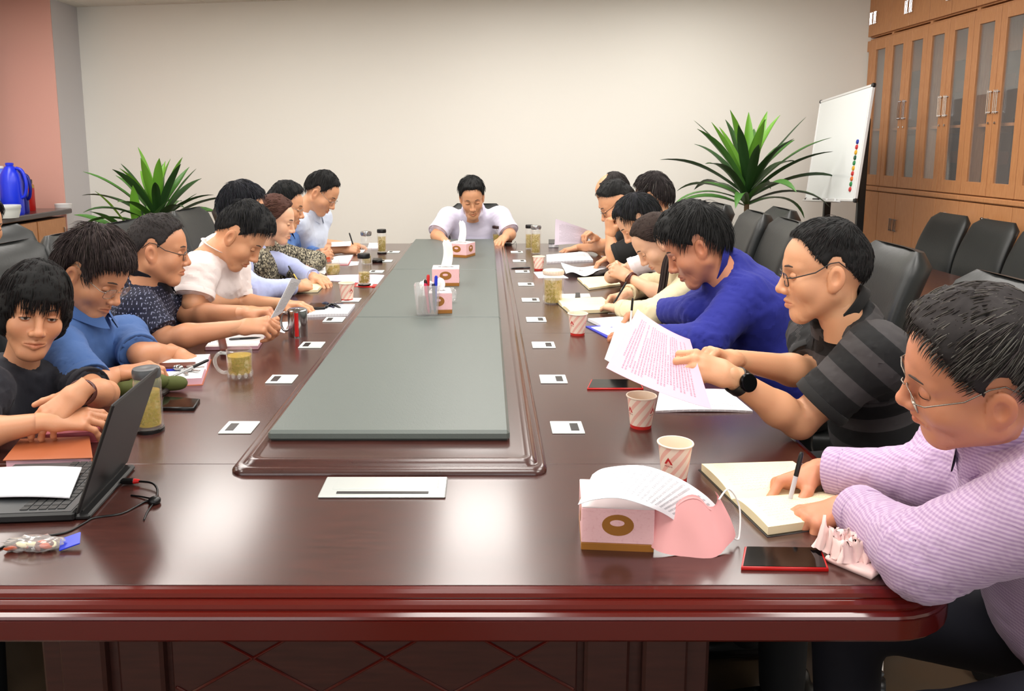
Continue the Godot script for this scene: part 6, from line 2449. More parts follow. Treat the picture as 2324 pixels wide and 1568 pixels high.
func person(d: Dictionary) -> void:
	var root: Vector3 = d.root
	var o := thing("person", d.label, "person", root)
	if d.has("group"):
		o.set_meta("group", d.group)
	var k: float = d.get("size", 1.0)
	var fat: float = d.get("fat", 1.0)
	var N: Vector3 = d.neck - root
	var H: Vector3 = d.head - root
	var PV: Vector3 = d.pelvis - root
	var S := [d.sl - root, d.sr - root]
	var E := [d.el - root, d.er - root]
	var W := [d.wl - root, d.wr - root]
	var hb := Basis(d.hx, d.hy, d.hz).scaled_local(Vector3.ONE * k)
	var ht := Transform3D(hb, H)
	var lat: Vector3 = (S[0] - S[1]).normalized()
	var up := (N - PV).normalized()
	var fwd := lat.cross(up).normalized()
	var long: bool = d.sleeve == "long"
	# skin: neck, chest, arms, hands and head in one mesh
	var lo := N
	var hi := N
	for p in [PV.lerp(N, 0.6), S[0], S[1], E[0], E[1], W[0], W[1], H]:
		lo = lo.min(p)
		hi = hi.max(p)
	var pad := Vector3(0.09, 0.09, 0.09)
	var f := Field.new(lo - pad, hi + pad, 0.0095)
	var nk := ht * Vector3(0, -0.085, -0.03)
	var fem: float = d.get("fem", 0.0)
	f.cone(N - up * 0.02, nk, (0.06 - 0.012 * fem) * k, (0.053 - 0.009 * fem) * k, 0.03)
	f.cone(S[0].lerp(N, 0.2) - up * 0.045 - fwd * 0.015, S[1].lerp(N, 0.2) - up * 0.045 - fwd * 0.015, 0.038, 0.038, 0.03)
	f.cone(N - up * 0.05 - fwd * 0.01, PV.lerp(N, 0.62) - fwd * 0.015, 0.055, 0.062, 0.04, lat, 0.7)
	if d.get("vee", 0.0) > 0.0:
		f.cone(N + fwd * 0.01, N + fwd * 0.03 - up * 0.09, 0.045, 0.05, 0.03, lat, 0.8)
	for j in 2:
		var arm := 1.0 - 0.14 * fem
		f.cone(S[j].lerp(N, 0.1), S[j].lerp(E[j], 0.5), 0.044 * k * arm, 0.044 * k * arm, 0.03)
		f.cone(S[j].lerp(E[j], 0.5), E[j], 0.044 * k * arm, 0.037 * k * arm, 0.03)
		f.cone(E[j], E[j].lerp(W[j], 0.3), 0.037 * k * arm, 0.041 * k * arm, 0.02)
		f.cone(E[j].lerp(W[j], 0.3), W[j], 0.041 * k * arm, 0.0255 * k * arm, 0.02)
	var b := Bag.new()
	f.nets(b)
	var hs := Bag.new()
	hs.add(head_shape(d.get("face", "lean")))
	for j in hs.v.size():
		hs.v[j] = warp(hs.v[j], d)
	b.add(hs, ht)
	for j in 2:
		var fd: Vector3 = d.fl if j == 0 else d.fr
		var bd: Vector3 = d.bl if j == 0 else d.br
		var hm := frame(fd, bd).scaled_local(Vector3((-1.0 if j == 0 else 1.0), 1, 1) * (0.97 * k * (1.0 - 0.08 * fem)))
		b.add(hand_shape(d.pl if j == 0 else d.pr), Transform3D(hm, W[j]))
		if d.has("pen") and d.pen == j:
			pen_in_hand(Transform3D(hm, W[j] + root), d)
	# eyelids: round lids over the eyes, open a little or nearly shut
	var open: float = d.get("open", 0.25)
	var eyes := []
	var lashes := []
	for s in [-1.0, 1.0]:
		var c := warp(Vector3(s * 0.0325, 0.003, 0.0695), d)
		lid(b, ht, c, 0.0138, lerpf(-0.35, 0.42, open), true)
		lid(b, ht, c, 0.0136, lerpf(-0.42, -0.42, open), false)
		eyes.append(c)
		var lash := Bag.new()
		lash.col = Color(0.025, 0.018, 0.015)
		var line := PackedVector3Array()
		var edge := lerpf(-0.35, 0.42, open)
		for x in 9:
			var a := lerpf(-1.3, 1.3, x / 8.0)
			var e := edge * cos(a) - 0.1 * absf(sin(a))
			line.append(ht * (c + Vector3(sin(a) * cos(e) * 1.22, sin(e) * 0.92, cos(a) * cos(e)) * 0.0142))
		lash.tube(line, [0.0003, 0.0007, 0.0009, 0.001, 0.001, 0.001, 0.0009, 0.0007, 0.0003], 5)
		lashes.append(lash)
	var skin := "skin_%s" % d.get("skin", "tan")
	part("body", b, M[skin], o)
	for c in eyes:
		var eb := Bag.new()
		var gaze := Basis(Vector3.RIGHT, d.get("gaze", 0.35)) * Basis(Vector3.UP, d.get("look", 0.0))
		eyeball(eb, ht, c, 0.0125, gaze)
		part("eye", eb, M.vertex_gloss, o)
	for q in lashes:
		part("eyelash", q, M.vertex_hair, o)
	for s in [-1.0, 1.0]:
		var br := Bag.new()
		br.col = d.get("brow", Color(0.075, 0.058, 0.05))
		var row := PackedVector3Array()
		for q in [[0.014, 0.0245, 0.0885], [0.022, 0.027, 0.0865], [0.033, 0.0285, 0.0815], [0.043, 0.0265, 0.0735], [0.05, 0.0225, 0.065]]:
			row.append(ht * warp(Vector3(s * q[0], q[1] + 0.002, q[2] + 0.0035), d))
		br.tube(row, [0.0018, 0.0027, 0.0028, 0.0022, 0.0008], 6, true, 1.0)
		part("eyebrow", br, M.vertex_hair, o)
	var hr := Bag.new()
	hr.add(hair(d, int(d.seed)), ht)
	part("hair", hr, M.vertex_hair, o)
	# shirt
	var loose: float = d.get("loose", 1.0)
	lo = PV
	hi = PV
	var cuffs := [S[0].lerp(E[0], d.get("cut", 0.72)), S[1].lerp(E[1], d.get("cut", 0.72))]
	if long:
		cuffs = [E[0].lerp(W[0], d.get("cut", 0.9)), E[1].lerp(W[1], d.get("cut", 0.9))]
	for p in [N, S[0], S[1], PV, cuffs[0], cuffs[1]] + ([E[0], E[1]] if long else []):
		lo = lo.min(p)
		hi = hi.max(p)
	pad = Vector3(0.17, 0.15, 0.17)
	f = Field.new(lo - pad, hi + pad, 0.0115)
	var ch := PV.lerp(N, 0.68)
	var belly := PV.lerp(N, 0.25) + fwd * (0.02 * fat)
	f.cone(ch - up * 0.01, belly, 0.108 * fat * k, 0.112 * fat * k, 0.06, lat, 0.68)
	f.cone(belly, PV + up * 0.02, 0.112 * fat * k, 0.12 * fat * k, 0.05, lat, 0.72)
	f.cone(ch + up * 0.02, N - up * 0.045 - fwd * 0.015, 0.1 * fat * k, 0.062 * k, 0.06, lat, 0.66)
	if fem > 0.5:
		for s in [-1.0, 1.0]:
			f.cone(ch + fwd * 0.055 + lat * (s * 0.065) - up * 0.03, ch + fwd * 0.075 + lat * (s * 0.065) - up * 0.05, 0.055, 0.05, 0.05)
	var bones := [[PV, N, 0.0, 0.13]]
	for j in 2:
		var side: Vector3 = S[j] - N
		f.cone(N - up * 0.035 + side * 0.3, S[j], 0.036 * k, 0.06 * k, 0.035)
		f.cone(ch + side * 0.35, S[j] - up * 0.035, 0.08 * k, 0.058 * k, 0.045)
		var r1 := 0.062 * k * loose * (1.0 - 0.1 * fem)
		if long:
			f.cone(S[j], E[j], r1, 0.052 * k * loose, 0.035)
			f.cone(E[j], cuffs[j], 0.052 * k * loose, 0.037 * k * loose, 0.025, Vector3.ZERO, 1.0, true)
			bones.append([S[j], E[j], 0.62, 0.05])
			bones.append([E[j], W[j], 0.92, 0.045])
		else:
			f.cone(S[j], cuffs[j], r1, 0.058 * k * loose * (1.0 - 0.12 * fem), 0.035, Vector3.ZERO, 1.0, true)
			bones.append([S[j], cuffs[j], 0.62, 0.05])
	# the shirt closes round the neck
	var open_n := (nk - N).normalized()
	f.cone(N - up * 0.05, N + open_n * (0.046 if d.get("collar", true) else 0.012), 0.085 * k, (0.0735 - 0.009 * fem) * k, 0.04, Vector3.ZERO, 1.0, true)
	var vee: float = d.get("vee", 0.0)
	if vee > 0.0:
		f.egg(N + fwd * 0.085 - up * 0.015, Vector3(0.03, 0.04 + vee, 0.045), 0.012, Basis(lat, up, fwd), true)
	var sb := Bag.new()
	f.nets(sb)
	joint_uv(sb, bones)
	wrinkle(sb, bones, d.get("folds", 0.0075), int(d.seed) + 5)
	var sh := part("shirt", sb, M[d.shirt], o)
	if d.get("collar", true):
		var cb := Bag.new()
		collar(cb, N + open_n * 0.036, (open_n * 0.8 + up * 0.2).normalized(), fwd, lat, k * (1.0 - 0.1 * fem))
		part("collar", cb, M[d.get("collar_mat", d.shirt)], sh)
	for j in 2:
		# sleeve hems and cuffs stand a little proud
		var ax: Vector3 = (E[j] - S[j]).normalized() if not long else (W[j] - E[j]).normalized()
		var r: float = (0.058 * k * loose * (1.0 - 0.12 * fem)) if not long else 0.037 * k * loose
		var hb2 := Bag.new()
		var y0 := ax.cross(Vector3(0.3, 1, 0.2)).normalized()
		var rows := []
		for q in [[-0.034 if long else -0.026, r - 0.001], [-0.033 if long else -0.023, r + 0.0062], [-0.001, r + 0.0055], [0.001, r + 0.0035], [0.0, r - 0.005], [-0.02, r - 0.007]]:
			var row := PackedVector3Array()
			for t in 24:
				row.append(cuffs[j] + ax * q[0] + (y0 * cos(TAU * t / 24) + ax.cross(y0) * sin(TAU * t / 24)) * q[1])
			rows.append(row)
		hb2.loft(rows)
		joint_uv(hb2, [[cuffs[j] - ax, cuffs[j] + ax, 0.0, 0.0]])
		part("cuff" if long else "sleeve_hem", hb2, M[d.get("hem_mat", d.shirt)], sh)
	# trousers and shoes
	var lg := seated_legs(d.get("knee", 0.04))
	var yaw := atan2(d.tf.x, d.tf.z)
	var tr := part("trousers", lg[0], M[d.get("trousers", "trousers_dark")], o)
	tr.position = Vector3(PV.x, 0, PV.z)
	tr.rotation.y = yaw
	for s in [-1.0, 1.0]:
		var so := part("shoe", lg[1], M.shoe, o)
		so.position = Vector3(PV.x, 0.012, PV.z) + Basis(Vector3.UP, yaw) * Vector3(s * (0.09 + d.get("knee", 0.04) * 0.8), 0, 0.37)
		so.rotation.y = yaw
	if d.has("glasses"):
		glasses(o, ht, d)
	if d.has("watch"):
		var j: int = 0 if d.watch == "l" else 1
		watch(o, E[j], W[j], d)
	if d.has("bracelet"):
		bracelet(o, E[0], W[0], k)


func lid(b: Bag, t: Transform3D, c: Vector3, r: float, edge: float, upper: bool) -> void:
	var rows := []
	var n := 7
	for y in n + 1:
		var u := float(y) / n
		var row := PackedVector3Array()
		for x in 13:
			var a := lerpf(-1.45, 1.45, x / 12.0)
			var rim := edge * cos(a) - 0.1 * absf(sin(a))
			var e := lerpf(rim, 1.5, u) if upper else lerpf(-1.5, rim, u)
			row.append(t * (c + Vector3(sin(a) * cos(e) * 1.22, sin(e) * 0.92, cos(a) * cos(e)) * r))
		rows.append(row)
	b.col = Color(0.97, 0.9, 0.86)
	b.loft(rows, false)
	b.col = Color.WHITE


func eyeball(b: Bag, t: Transform3D, c: Vector3, r: float, gaze: Basis) -> void:
	var rows := []
	var prev := PackedVector3Array()
	var bands := [0.0, 0.14, 0.15, 0.42, 0.43, 1.0, 1.7]
	var cols := [Color(0.005, 0.005, 0.005), Color(0.005, 0.005, 0.005), Color(0.06, 0.03, 0.018), Color(0.04, 0.02, 0.012), Color(0.62, 0.6, 0.57), Color(0.62, 0.59, 0.56), Color(0.55, 0.48, 0.46)]
	for y in bands.size():
		var row := PackedVector3Array()
		for x in 18:
			var a := TAU * x / 18
			row.append(t * (c + gaze * (Vector3(cos(a) * sin(bands[y]), sin(a) * sin(bands[y]), cos(bands[y])) * r)))
		if y > 0:
			b.col = cols[y]
			b.loft([prev, row], true, false, true)
		prev = row
	b.col = Color.WHITE


func collar(b: Bag, c: Vector3, ax: Vector3, fwd: Vector3, lat: Vector3, k: float) -> void:
	# a turned-down shirt collar: stands round the neck, folds over and ends in two points
	var side := lat
	var front := side.cross(ax).normalized()
	if front.dot(fwd) < 0:
		front = -front
	var rows := []
	var prof := [[0.0, 0.064, 0.0], [0.022, 0.062, 0.0], [0.034, 0.064, 0.0], [0.036, 0.068, 0.0], [0.03, 0.073, 0.0], [0.008, 0.08, 0.5], [-0.008, 0.085, 1.0], [-0.009, 0.082, 1.0], [0.004, 0.075, 0.5]]
	for q in prof:
		var row := PackedVector3Array()
		for s in 33:
			var u := s / 32.0 * 2.0 - 1.0
			var a := PI - u * (PI - 0.22)
			var drop: float = q[2] * 0.035 * smoothstep(0.55, 1.0, absf(u))
			var flare: float = q[2] * 0.014 * smoothstep(0.5, 1.0, absf(u))
			var low := -0.03 * smoothstep(0.2, 1.0, absf(u))
			row.append(c + ax * ((q[0] + low - drop) * k) + (front * cos(a) * 1.08 + side * sin(a)) * ((q[1] + flare) * k))
		rows.append(row)
	b.loft(rows, false)


func glasses(o: Node3D, t: Transform3D, d: Dictionary) -> void:
	var dark: bool = d.glasses == "dark"
	var b := Bag.new()
	var w := 0.0255
	var hh := 0.0165
	var g := Bag.new()
	for s in [-1.0, 1.0]:
		var ring := PackedVector3Array()
		for k in 21:
			var a := TAU * k / 20
			var p := Vector2(cos(a), sin(a))
			var sq := pow(pow(absf(p.x), 3.2) + pow(absf(p.y), 3.2), -1.0 / 3.2)
			var x: float = p.x * sq * w
			var q := Vector3(s * 0.0335 + x, p.y * sq * hh - 0.004, 0.1005 - 0.0035 * absf(x + s * 0.01) / w - 0.004 + p.y * 0.002)
			ring.append(t * warp(q, d))
		b.tube(ring, 0.0013 if dark else 0.0009, 6, false)
		var pane := ring.slice(0, 20)
		g.fan(pane, t.basis.z.normalized())
		var hinge := Vector3(s * 0.0595, 0.004, 0.093)
		b.tube(PackedVector3Array([t * warp(Vector3(s * 0.0575, 0.004, 0.0955), d), t * warp(Vector3(s * 0.068, 0.004, 0.082), d), t * warp(Vector3(s * 0.0785, 0.016, 0.03), d), t * warp(Vector3(s * 0.0805, 0.036, -0.004), d), t * warp(Vector3(s * 0.0795, 0.038, -0.024), d), t * warp(Vector3(s * 0.077, 0.016, -0.047), d)]), 0.0015 if dark else 0.0012, 6)
	b.tube(PackedVector3Array([t * Vector3(-0.0085, 0.002, 0.1), t * Vector3(0, 0.0045, 0.103), t * Vector3(0.0085, 0.002, 0.1)]), 0.0012, 6)
	var fr := part("glasses", b, M.glasses_dark if dark else M.glasses_metal, o)
	part("lens", g, M.lens, fr)


func watch(o: Node3D, e: Vector3, w: Vector3, d: Dictionary) -> void:
	var ax := (w - e).normalized()
	var c := w - ax * 0.03
	var out: Vector3 = (d.get("watch_out", Vector3(0, 1, 0)) as Vector3)
	out = (out - ax * out.dot(ax)).normalized()
	var side := ax.cross(out)
	var b := Bag.new()
	var rows := []
	for q in [[-0.011, 0.031], [-0.011, 0.0345], [0.011, 0.0345], [0.011, 0.031]]:
		var row := PackedVector3Array()
		for t in 24:
			row.append(c + ax * q[0] + (out * cos(TAU * t / 24) + side * sin(TAU * t / 24)) * q[1])
		rows.append(row)
	b.loft(rows)
	var strap := part("watch", b, M.black_plastic, o)
	b = Bag.new()
	var tt := Transform3D(Basis(side, out, side.cross(out)), c + out * 0.031)
	b.lathe(PackedVector2Array([Vector2(0.0, 0.0), Vector2(0.021, 0.0), Vector2(0.0225, 0.003), Vector2(0.0225, 0.009), Vector2(0.021, 0.0115), Vector2(0.019, 0.0118)]), 32, tt)
	part("watch_case", b, M.gunmetal, strap)
	b = Bag.new()
	b.lathe(PackedVector2Array([Vector2(0.0192, 0.0105), Vector2(0.0185, 0.0117), Vector2(0.0, 0.0117)]), 32, tt)
	part("watch_face", b, M.screen_black, strap)


func bracelet(o: Node3D, e: Vector3, w: Vector3, k: float) -> void:
	var ax := (w - e).normalized()
	var b := Bag.new()
	var u := ax.cross(Vector3(0.2, 1, 0.1)).normalized()
	for s in 3:
		var ring := PackedVector3Array()
		for t in 25:
			var a := TAU * t / 24
			ring.append(w - ax * (0.018 + 0.007 * s + 0.004 * sin(a * 2.0 + s)) + (u * cos(a) + ax.cross(u) * sin(a)) * 0.0295 * k)
		b.tube(ring, 0.0034, 6, false)
	part("bracelet", b, M.bracelet_brown, o)


func pen_in_hand(t: Transform3D, d: Dictionary) -> void:
	# the pen runs from the fingertips to the crook of the thumb and beyond
	var pose: Dictionary = hands["write"]
	var grip: Vector3 = (pose.index + pose.thumb) / 2.0 + Vector3(0.0, -0.002, 0.004)
	var a := t * grip
	var dir: Vector3 = d.get("pen_dir", Vector3(0.2, 0.9, 0.2))
	dir = dir.normalized()
	var o := thing("pen", d.get("pen_label", "pen"), "pen", a)
	var b := Bag.new()
	var m := frame(dir.cross(Vector3(0.3, 0.1, 0.9)), dir)
	var tip := -0.022
	b.lathe(PackedVector2Array([Vector2(0.0006, tip), Vector2(0.0016, tip + 0.006), Vector2(0.0036, tip + 0.018), Vector2(0.0045, tip + 0.04), Vector2(0.0045, tip + 0.11)]), 14, Transform3D(m, Vector3.ZERO))
	part("barrel", b, M[d.get("pen_mat", "black_plastic")], o)
	b = Bag.new()
	b.lathe(PackedVector2Array([Vector2(0.0047, tip + 0.11), Vector2(0.0048, tip + 0.15), Vector2(0.004, tip + 0.157), Vector2(0.0025, tip + 0.16), Vector2(0, tip + 0.16)]), 14, Transform3D(m, Vector3.ZERO))
	part("cap", b, M.black_plastic, o)


func people_materials() -> void:
	for q in [["tan", Color(0.83, 0.61, 0.46)], ["ruddy", Color(0.79, 0.53, 0.4)], ["fair", Color(0.89, 0.7, 0.57)], ["brown", Color(0.78, 0.55, 0.41)]]:
		var s := mat("skin_" + q[0], q[1], 0.46)
		s.vertex_color_use_as_albedo = true
		s.subsurf_scatter_enabled = true
		s.subsurf_scatter_strength = 0.12
		bump(s, tex.soft, 0.012)
		triplanar(s, Vector3(22, 22, 22))
	var m := mat("vertex_hair", Color.WHITE, 0.7)
	m.metallic_specular = 0.25
	m.vertex_color_use_as_albedo = true
	m = mat("vertex_gloss", Color.WHITE, 0.12)
	m.vertex_color_use_as_albedo = true
	mat("shoe", Color(0.03, 0.028, 0.027), 0.35)
	mat("gunmetal", Color(0.1, 0.1, 0.105), 0.25, 0.9)
	mat("bracelet_brown", Color(0.3, 0.11, 0.08), 0.35)
	mat("glasses_dark", Color(0.09, 0.06, 0.05), 0.3)
	mat("glasses_metal", Color(0.55, 0.52, 0.48), 0.25, 0.9)
	m = mat("lens", Color(1, 1, 1, 0.05), 0.02)
	m.transparency = BaseMaterial3D.TRANSPARENCY_ALPHA
	mat("trousers_dark", Color(0.05, 0.052, 0.065), 0.8)
	mat("trousers_navy", Color(0.045, 0.05, 0.11), 0.8)
	var weave := noise_tex("weave", 0.12, [Color.BLACK, Color.WHITE], 128, 2, Vector2.ONE, 21)
	for q in [["shirt_royal", Color(0.1, 0.13, 0.52)], ["shirt_cream", Color(0.88, 0.83, 0.68)], ["shirt_white", Color(0.93, 0.91, 0.93)], ["shirt_pinkish", Color(0.94, 0.9, 0.89)], ["shirt_black", Color(0.03, 0.032, 0.034)], ["shirt_charcoal", Color(0.12, 0.1, 0.1)], ["shirt_navy", Color(0.045, 0.05, 0.1)], ["shirt_denim", Color(0.25, 0.38, 0.6)], ["shirt_sky", Color(0.36, 0.52, 0.78)], ["shirt_lightblue", Color(0.7, 0.74, 0.9)], ["shirt_lavender", Color(0.86, 0.85, 0.93)], ["shirt_ice", Color(0.82, 0.86, 0.93)], ["collar_black", Color(0.05, 0.048, 0.05)], ["shirt_stripe_white", Color(0.93, 0.85, 0.87)]]:
		m = mat(q[0], q[1], 0.85)
		m.rim_enabled = true
		m.rim = 0.3
		bump(m, weave, 0.02)
		triplanar(m, Vector3(16, 16, 16))
	# lilac with fine darker stripes
	var im := Image.create(64, 64, false, Image.FORMAT_RGB8)
	for y in 64:
		for x in 64:
			im.set_pixel(x, y, Color(0.76, 0.64, 0.79) if (y / 4) % 2 == 0 else Color(0.9, 0.81, 0.9))
	m = mat("shirt_lilac", Color(0.86, 0.84, 0.87), 0.85)
	m.rim_enabled = true
	m.rim = 0.3
	m.albedo_texture = ImageTexture.create_from_image(im)
	triplanar(m, Vector3(18, 18, 18))
	# broad charcoal and grey stripes that follow the cloth
	im = Image.create(8, 256, false, Image.FORMAT_RGB8)
	for y in 256:
		var c := Color(0.235, 0.22, 0.225) if (y % 128) < 60 else Color(0.045, 0.05, 0.055)
		for x in 8:
			im.set_pixel(x, y, c)
	m = mat("shirt_stripes", Color.WHITE, 0.85)
	m.albedo_texture = ImageTexture.create_from_image(im)
	m.uv1_scale = Vector3(1, 6.4, 1)
	# navy with small white dashes
	im = Image.create(128, 128, false, Image.FORMAT_RGB8)
	im.fill(Color(0.07, 0.08, 0.17))
	for y in 8:
		for x in 8:
			im.fill_rect(Rect2i(x * 16 + (8 if y % 2 else 0), y * 16 + 3, 3, 5), Color(0.72, 0.74, 0.86))
	m = mat("shirt_dashes", Color.WHITE, 0.85)
	m.albedo_texture = ImageTexture.create_from_image(im)
	triplanar(m, Vector3(8, 8, 8))
	# animal print
	im = Image.create(192, 192, false, Image.FORMAT_RGB8)
	var fl := FastNoiseLite.new()
	fl.noise_type = FastNoiseLite.TYPE_CELLULAR
	fl.cellular_return_type = FastNoiseLite.RETURN_DISTANCE2_DIV
	fl.frequency = 0.085
	fl.seed = 4
	for y in 192:
		for x in 192:
			var v := fl.get_noise_2d(x, y * 0.6)
			im.set_pixel(x, y, Color(0.8, 0.77, 0.66) if v < -0.42 else (Color(0.1, 0.085, 0.07) if v < -0.1 else Color(0.5, 0.46, 0.38)))
	m = mat("shirt_print", Color.WHITE, 0.8)
	m.albedo_texture = ImageTexture.create_from_image(im)
	triplanar(m, Vector3(5, 5, 5))


func people() -> void:
	people_materials()
	person({label = "man in a lilac fine-striped shirt writing in a notebook at the near table corner", root = Vector3(1.120, 0.000, -1.280), head = Vector3(0.776, 1.106, -1.220), neck = Vector3(0.864, 1.001, -1.265), pelvis = Vector3(1.120, 0.580, -1.280), hx = Vector3(-0.269, -0.365, 0.891), hy = Vector3(-0.334, 0.903, 0.269), hz = Vector3(-0.903, -0.225, -0.365), sl = Vector3(0.832, 0.944, -1.095), sr = Vector3(0.913, 0.890, -1.451), el = Vector3(0.702, 0.810, -1.198), er = Vector3(0.855, 0.840, -1.424), wl = Vector3(0.693, 0.790, -1.418), wr = Vector3(0.694, 0.795, -1.575), tf = Vector3(-0.996, 0.000, -0.087), size = 1.02, seed = 11, fl = Vector3(-0.970, -0.241, 0.012), bl = Vector3(0.000, 1.000, 0.000), pl = "point", fr = Vector3(-0.944, -0.328, 0.030), br = Vector3(-0.019, 0.800, -0.600), pr = "write", fat = 1.12, pen = 1, pen_label = "clear gel pen with black cap in the hand of the lilac-shirted man", pen_dir = Vector3(0.2, 0.96, -0.05), pen_mat = "clear_pen", face = "full", skin = "ruddy", wide = 1.05, jaw = 1.05, shirt = "shirt_lilac", sleeve = "long", collar_mat = "shirt_lilac", glasses = "metal", hair = Color(0.035, 0.03, 0.028), grey = 0.3, locks = 1500, top = 0.026, front = 0.03, side = 0.009, lock = 0.04, width = 0.0015, lift = 0.2, flow = Vector3(0, 0, 0.9), open = 0.12, loose = 1.2, trousers = "trousers_navy", knee = 0.1, folds = 0.009})
	person({label = "man in a charcoal and grey striped polo shirt with glasses holding up a pink page", root = Vector3(1.130, 0.000, -2.020), head = Vector3(0.849, 1.148, -1.975), neck = Vector3(0.922, 1.030, -2.018), pelvis = Vector3(1.130, 0.580, -2.020), hx = Vector3(-0.225, 0.000, 0.974), hy = Vector3(-0.102, 0.995, -0.024), hz = Vector3(-0.969, -0.105, -0.224), sl = Vector3(0.925, 0.984, -1.829), sr = Vector3(0.932, 0.936, -2.196), el = Vector3(0.764, 0.795, -1.863), er = Vector3(0.879, 0.862, -2.054), wl = Vector3(0.575, 0.928, -1.821), wr = Vector3(0.636, 0.926, -1.972), tf = Vector3(-0.996, 0.000, 0.087), size = 1.0, seed = 12, fl = Vector3(-0.943, 0.330, 0.035), bl = Vector3(0.171, 0.621, 0.765), pl = "hold", fr = Vector3(-0.881, 0.318, 0.351), br = Vector3(-0.017, 0.981, -0.195), pr = "hold", watch = "l", watch_out = Vector3(-0.350, 0.550, 0.750), face = "lean", skin = "tan", wide = 1.0, shirt = "shirt_stripes", sleeve = "short", collar_mat = "collar_black", hem_mat = "collar_black", glasses = "dark", hair = Color(0.018, 0.017, 0.017), locks = 1100, top = 0.016, side = 0.006, front = 0.016, lock = 0.026, width = 0.0014, lift = 0.35, open = 0.3, cut = 0.74, loose = 1.12})
	person({label = "man in a royal blue long-sleeved shirt bent over his notebook", root = Vector3(1.140, 0.000, -2.850), head = Vector3(0.740, 1.111, -2.778), neck = Vector3(0.839, 1.050, -2.810), pelvis = Vector3(1.140, 0.580, -2.850), hx = Vector3(-0.242, 0.000, 0.970), hy = Vector3(-0.470, 0.875, -0.117), hz = Vector3(-0.849, -0.485, -0.212), sl = Vector3(0.886, 0.957, -2.674), sr = Vector3(0.908, 0.962, -3.009), el = Vector3(0.722, 0.823, -2.553), er = Vector3(0.783, 0.871, -2.843), wl = Vector3(0.549, 0.785, -2.788), wr = Vector3(0.667, 0.795, -3.196), tf = Vector3(-0.996, 0.000, 0.087), size = 1.06, seed = 13, fl = Vector3(-0.591, -0.052, -0.805), bl = Vector3(0.000, 1.000, 0.000), pl = "rest", fr = Vector3(-0.949, -0.287, 0.131), br = Vector3(-0.082, 0.800, -0.594), pr = "write", fat = 1.3, pen = 1, pen_label = "slim pale pen in the hand of the man in royal blue", pen_dir = Vector3(0.05, 1, 0.05), pen_mat = "white_plastic", face = "full", skin = "ruddy", shirt = "shirt_royal", sleeve = "long", hair = Color(0.02, 0.02, 0.02), locks = 1100, top = 0.034, front = 0.036, side = 0.016, lock = 0.045, width = 0.0017, line = [[0, 24], [25, 22], [42, 16], [55, 2], [70, -6], [80, -14], [86, 8], [100, 10], [112, -12], [130, -30], [150, -40], [180, -44]], flow = Vector3(0, 0, 0.5), open = 0.1, loose = 1.15, folds = 0.011})
	person({label = "woman with a long brown ponytail in a cream knit top writing", root = Vector3(1.100, 0.000, -3.420), head = Vector3(0.718, 1.060, -3.327), neck = Vector3(0.851, 0.950, -3.381), pelvis = Vector3(1.100, 0.580, -3.420), hx = Vector3(-0.070, 0.000, 0.998), hy = Vector3(-0.668, 0.743, -0.047), hz = Vector3(-0.741, -0.669, -0.052), sl = Vector3(0.858, 0.906, -3.253), sr = Vector3(0.865, 0.880, -3.522), el = Vector3(0.668, 0.809, -3.096), er = Vector3(0.772, 0.804, -3.758), wl = Vector3(0.560, 0.785, -3.300), wr = Vector3(0.637, 0.795, -3.569), tf = Vector3(-0.996, 0.000, 0.087), size = 0.93, seed = 14, fl = Vector3(-0.468, -0.042, -0.883), bl = Vector3(0.000, 1.000, 0.000), pl = "rest", fr = Vector3(-0.961, -0.242, 0.133), br = Vector3(-0.082, 0.800, -0.594), pr = "write", pen = 1, pen_label = "dark pen in the hand of the woman in cream", pen_dir = Vector3(0.5, 0.8, -0.2), fem = 1, face = "slim", skin = "fair", shirt = "shirt_cream", sleeve = "long", collar = false, hair = Color(0.036, 0.026, 0.023), locks = 800, top = 0.014, side = 0.012, back = 0.016, lock = 0.06, width = 0.0018, lift = 0.0, crown = Vector3(0, 0.2, 1), open = 0.1, tail = [{n = 60, r = 0.012, pts = [Vector3(0.055, -0.02, -0.07), Vector3(0.085, -0.05, -0.035), Vector3(0.105, -0.07, 0.02), Vector3(0.13, -0.15, 0.12), Vector3(0.13, -0.19, 0.19)]}]})
	person({label = "short-haired woman in a white T-shirt with clasped hands over her notebook", root = Vector3(1.120, 0.000, -3.860), head = Vector3(0.721, 1.109, -3.738), neck = Vector3(0.885, 0.989, -3.801), pelvis = Vector3(1.120, 0.580, -3.860), hx = Vector3(-0.087, 0.000, 0.996), hy = Vector3(-0.667, 0.743, -0.058), hz = Vector3(-0.740, -0.669, -0.065), sl = Vector3(0.901, 0.938, -3.682), sr = Vector3(0.876, 0.923, -3.943), el = Vector3(0.800, 0.800, -3.472), er = Vector3(0.633, 0.808, -3.980), wl = Vector3(0.658, 0.863, -3.651), wr = Vector3(0.667, 0.868, -3.753), tf = Vector3(-0.996, 0.000, 0.087), size = 0.95, seed = 15, fl = Vector3(-0.876, 0.427, -0.223), bl = Vector3(-0.035, 0.349, 0.937), pl = "fist", fr = Vector3(-0.824, 0.427, 0.372), br = Vector3(-0.197, 0.349, -0.916), pr = "fist", bracelet = true, fem = 1, face = "slim", skin = "fair", shirt = "shirt_white", sleeve = "short", collar = false, hair = Color(0.018, 0.019, 0.02), locks = 600, top = 0.024, side = 0.016, front = 0.024, lock = 0.05, width = 0.002, flow = Vector3(0, 0, 0.4), open = 0.1, cut = 0.6})
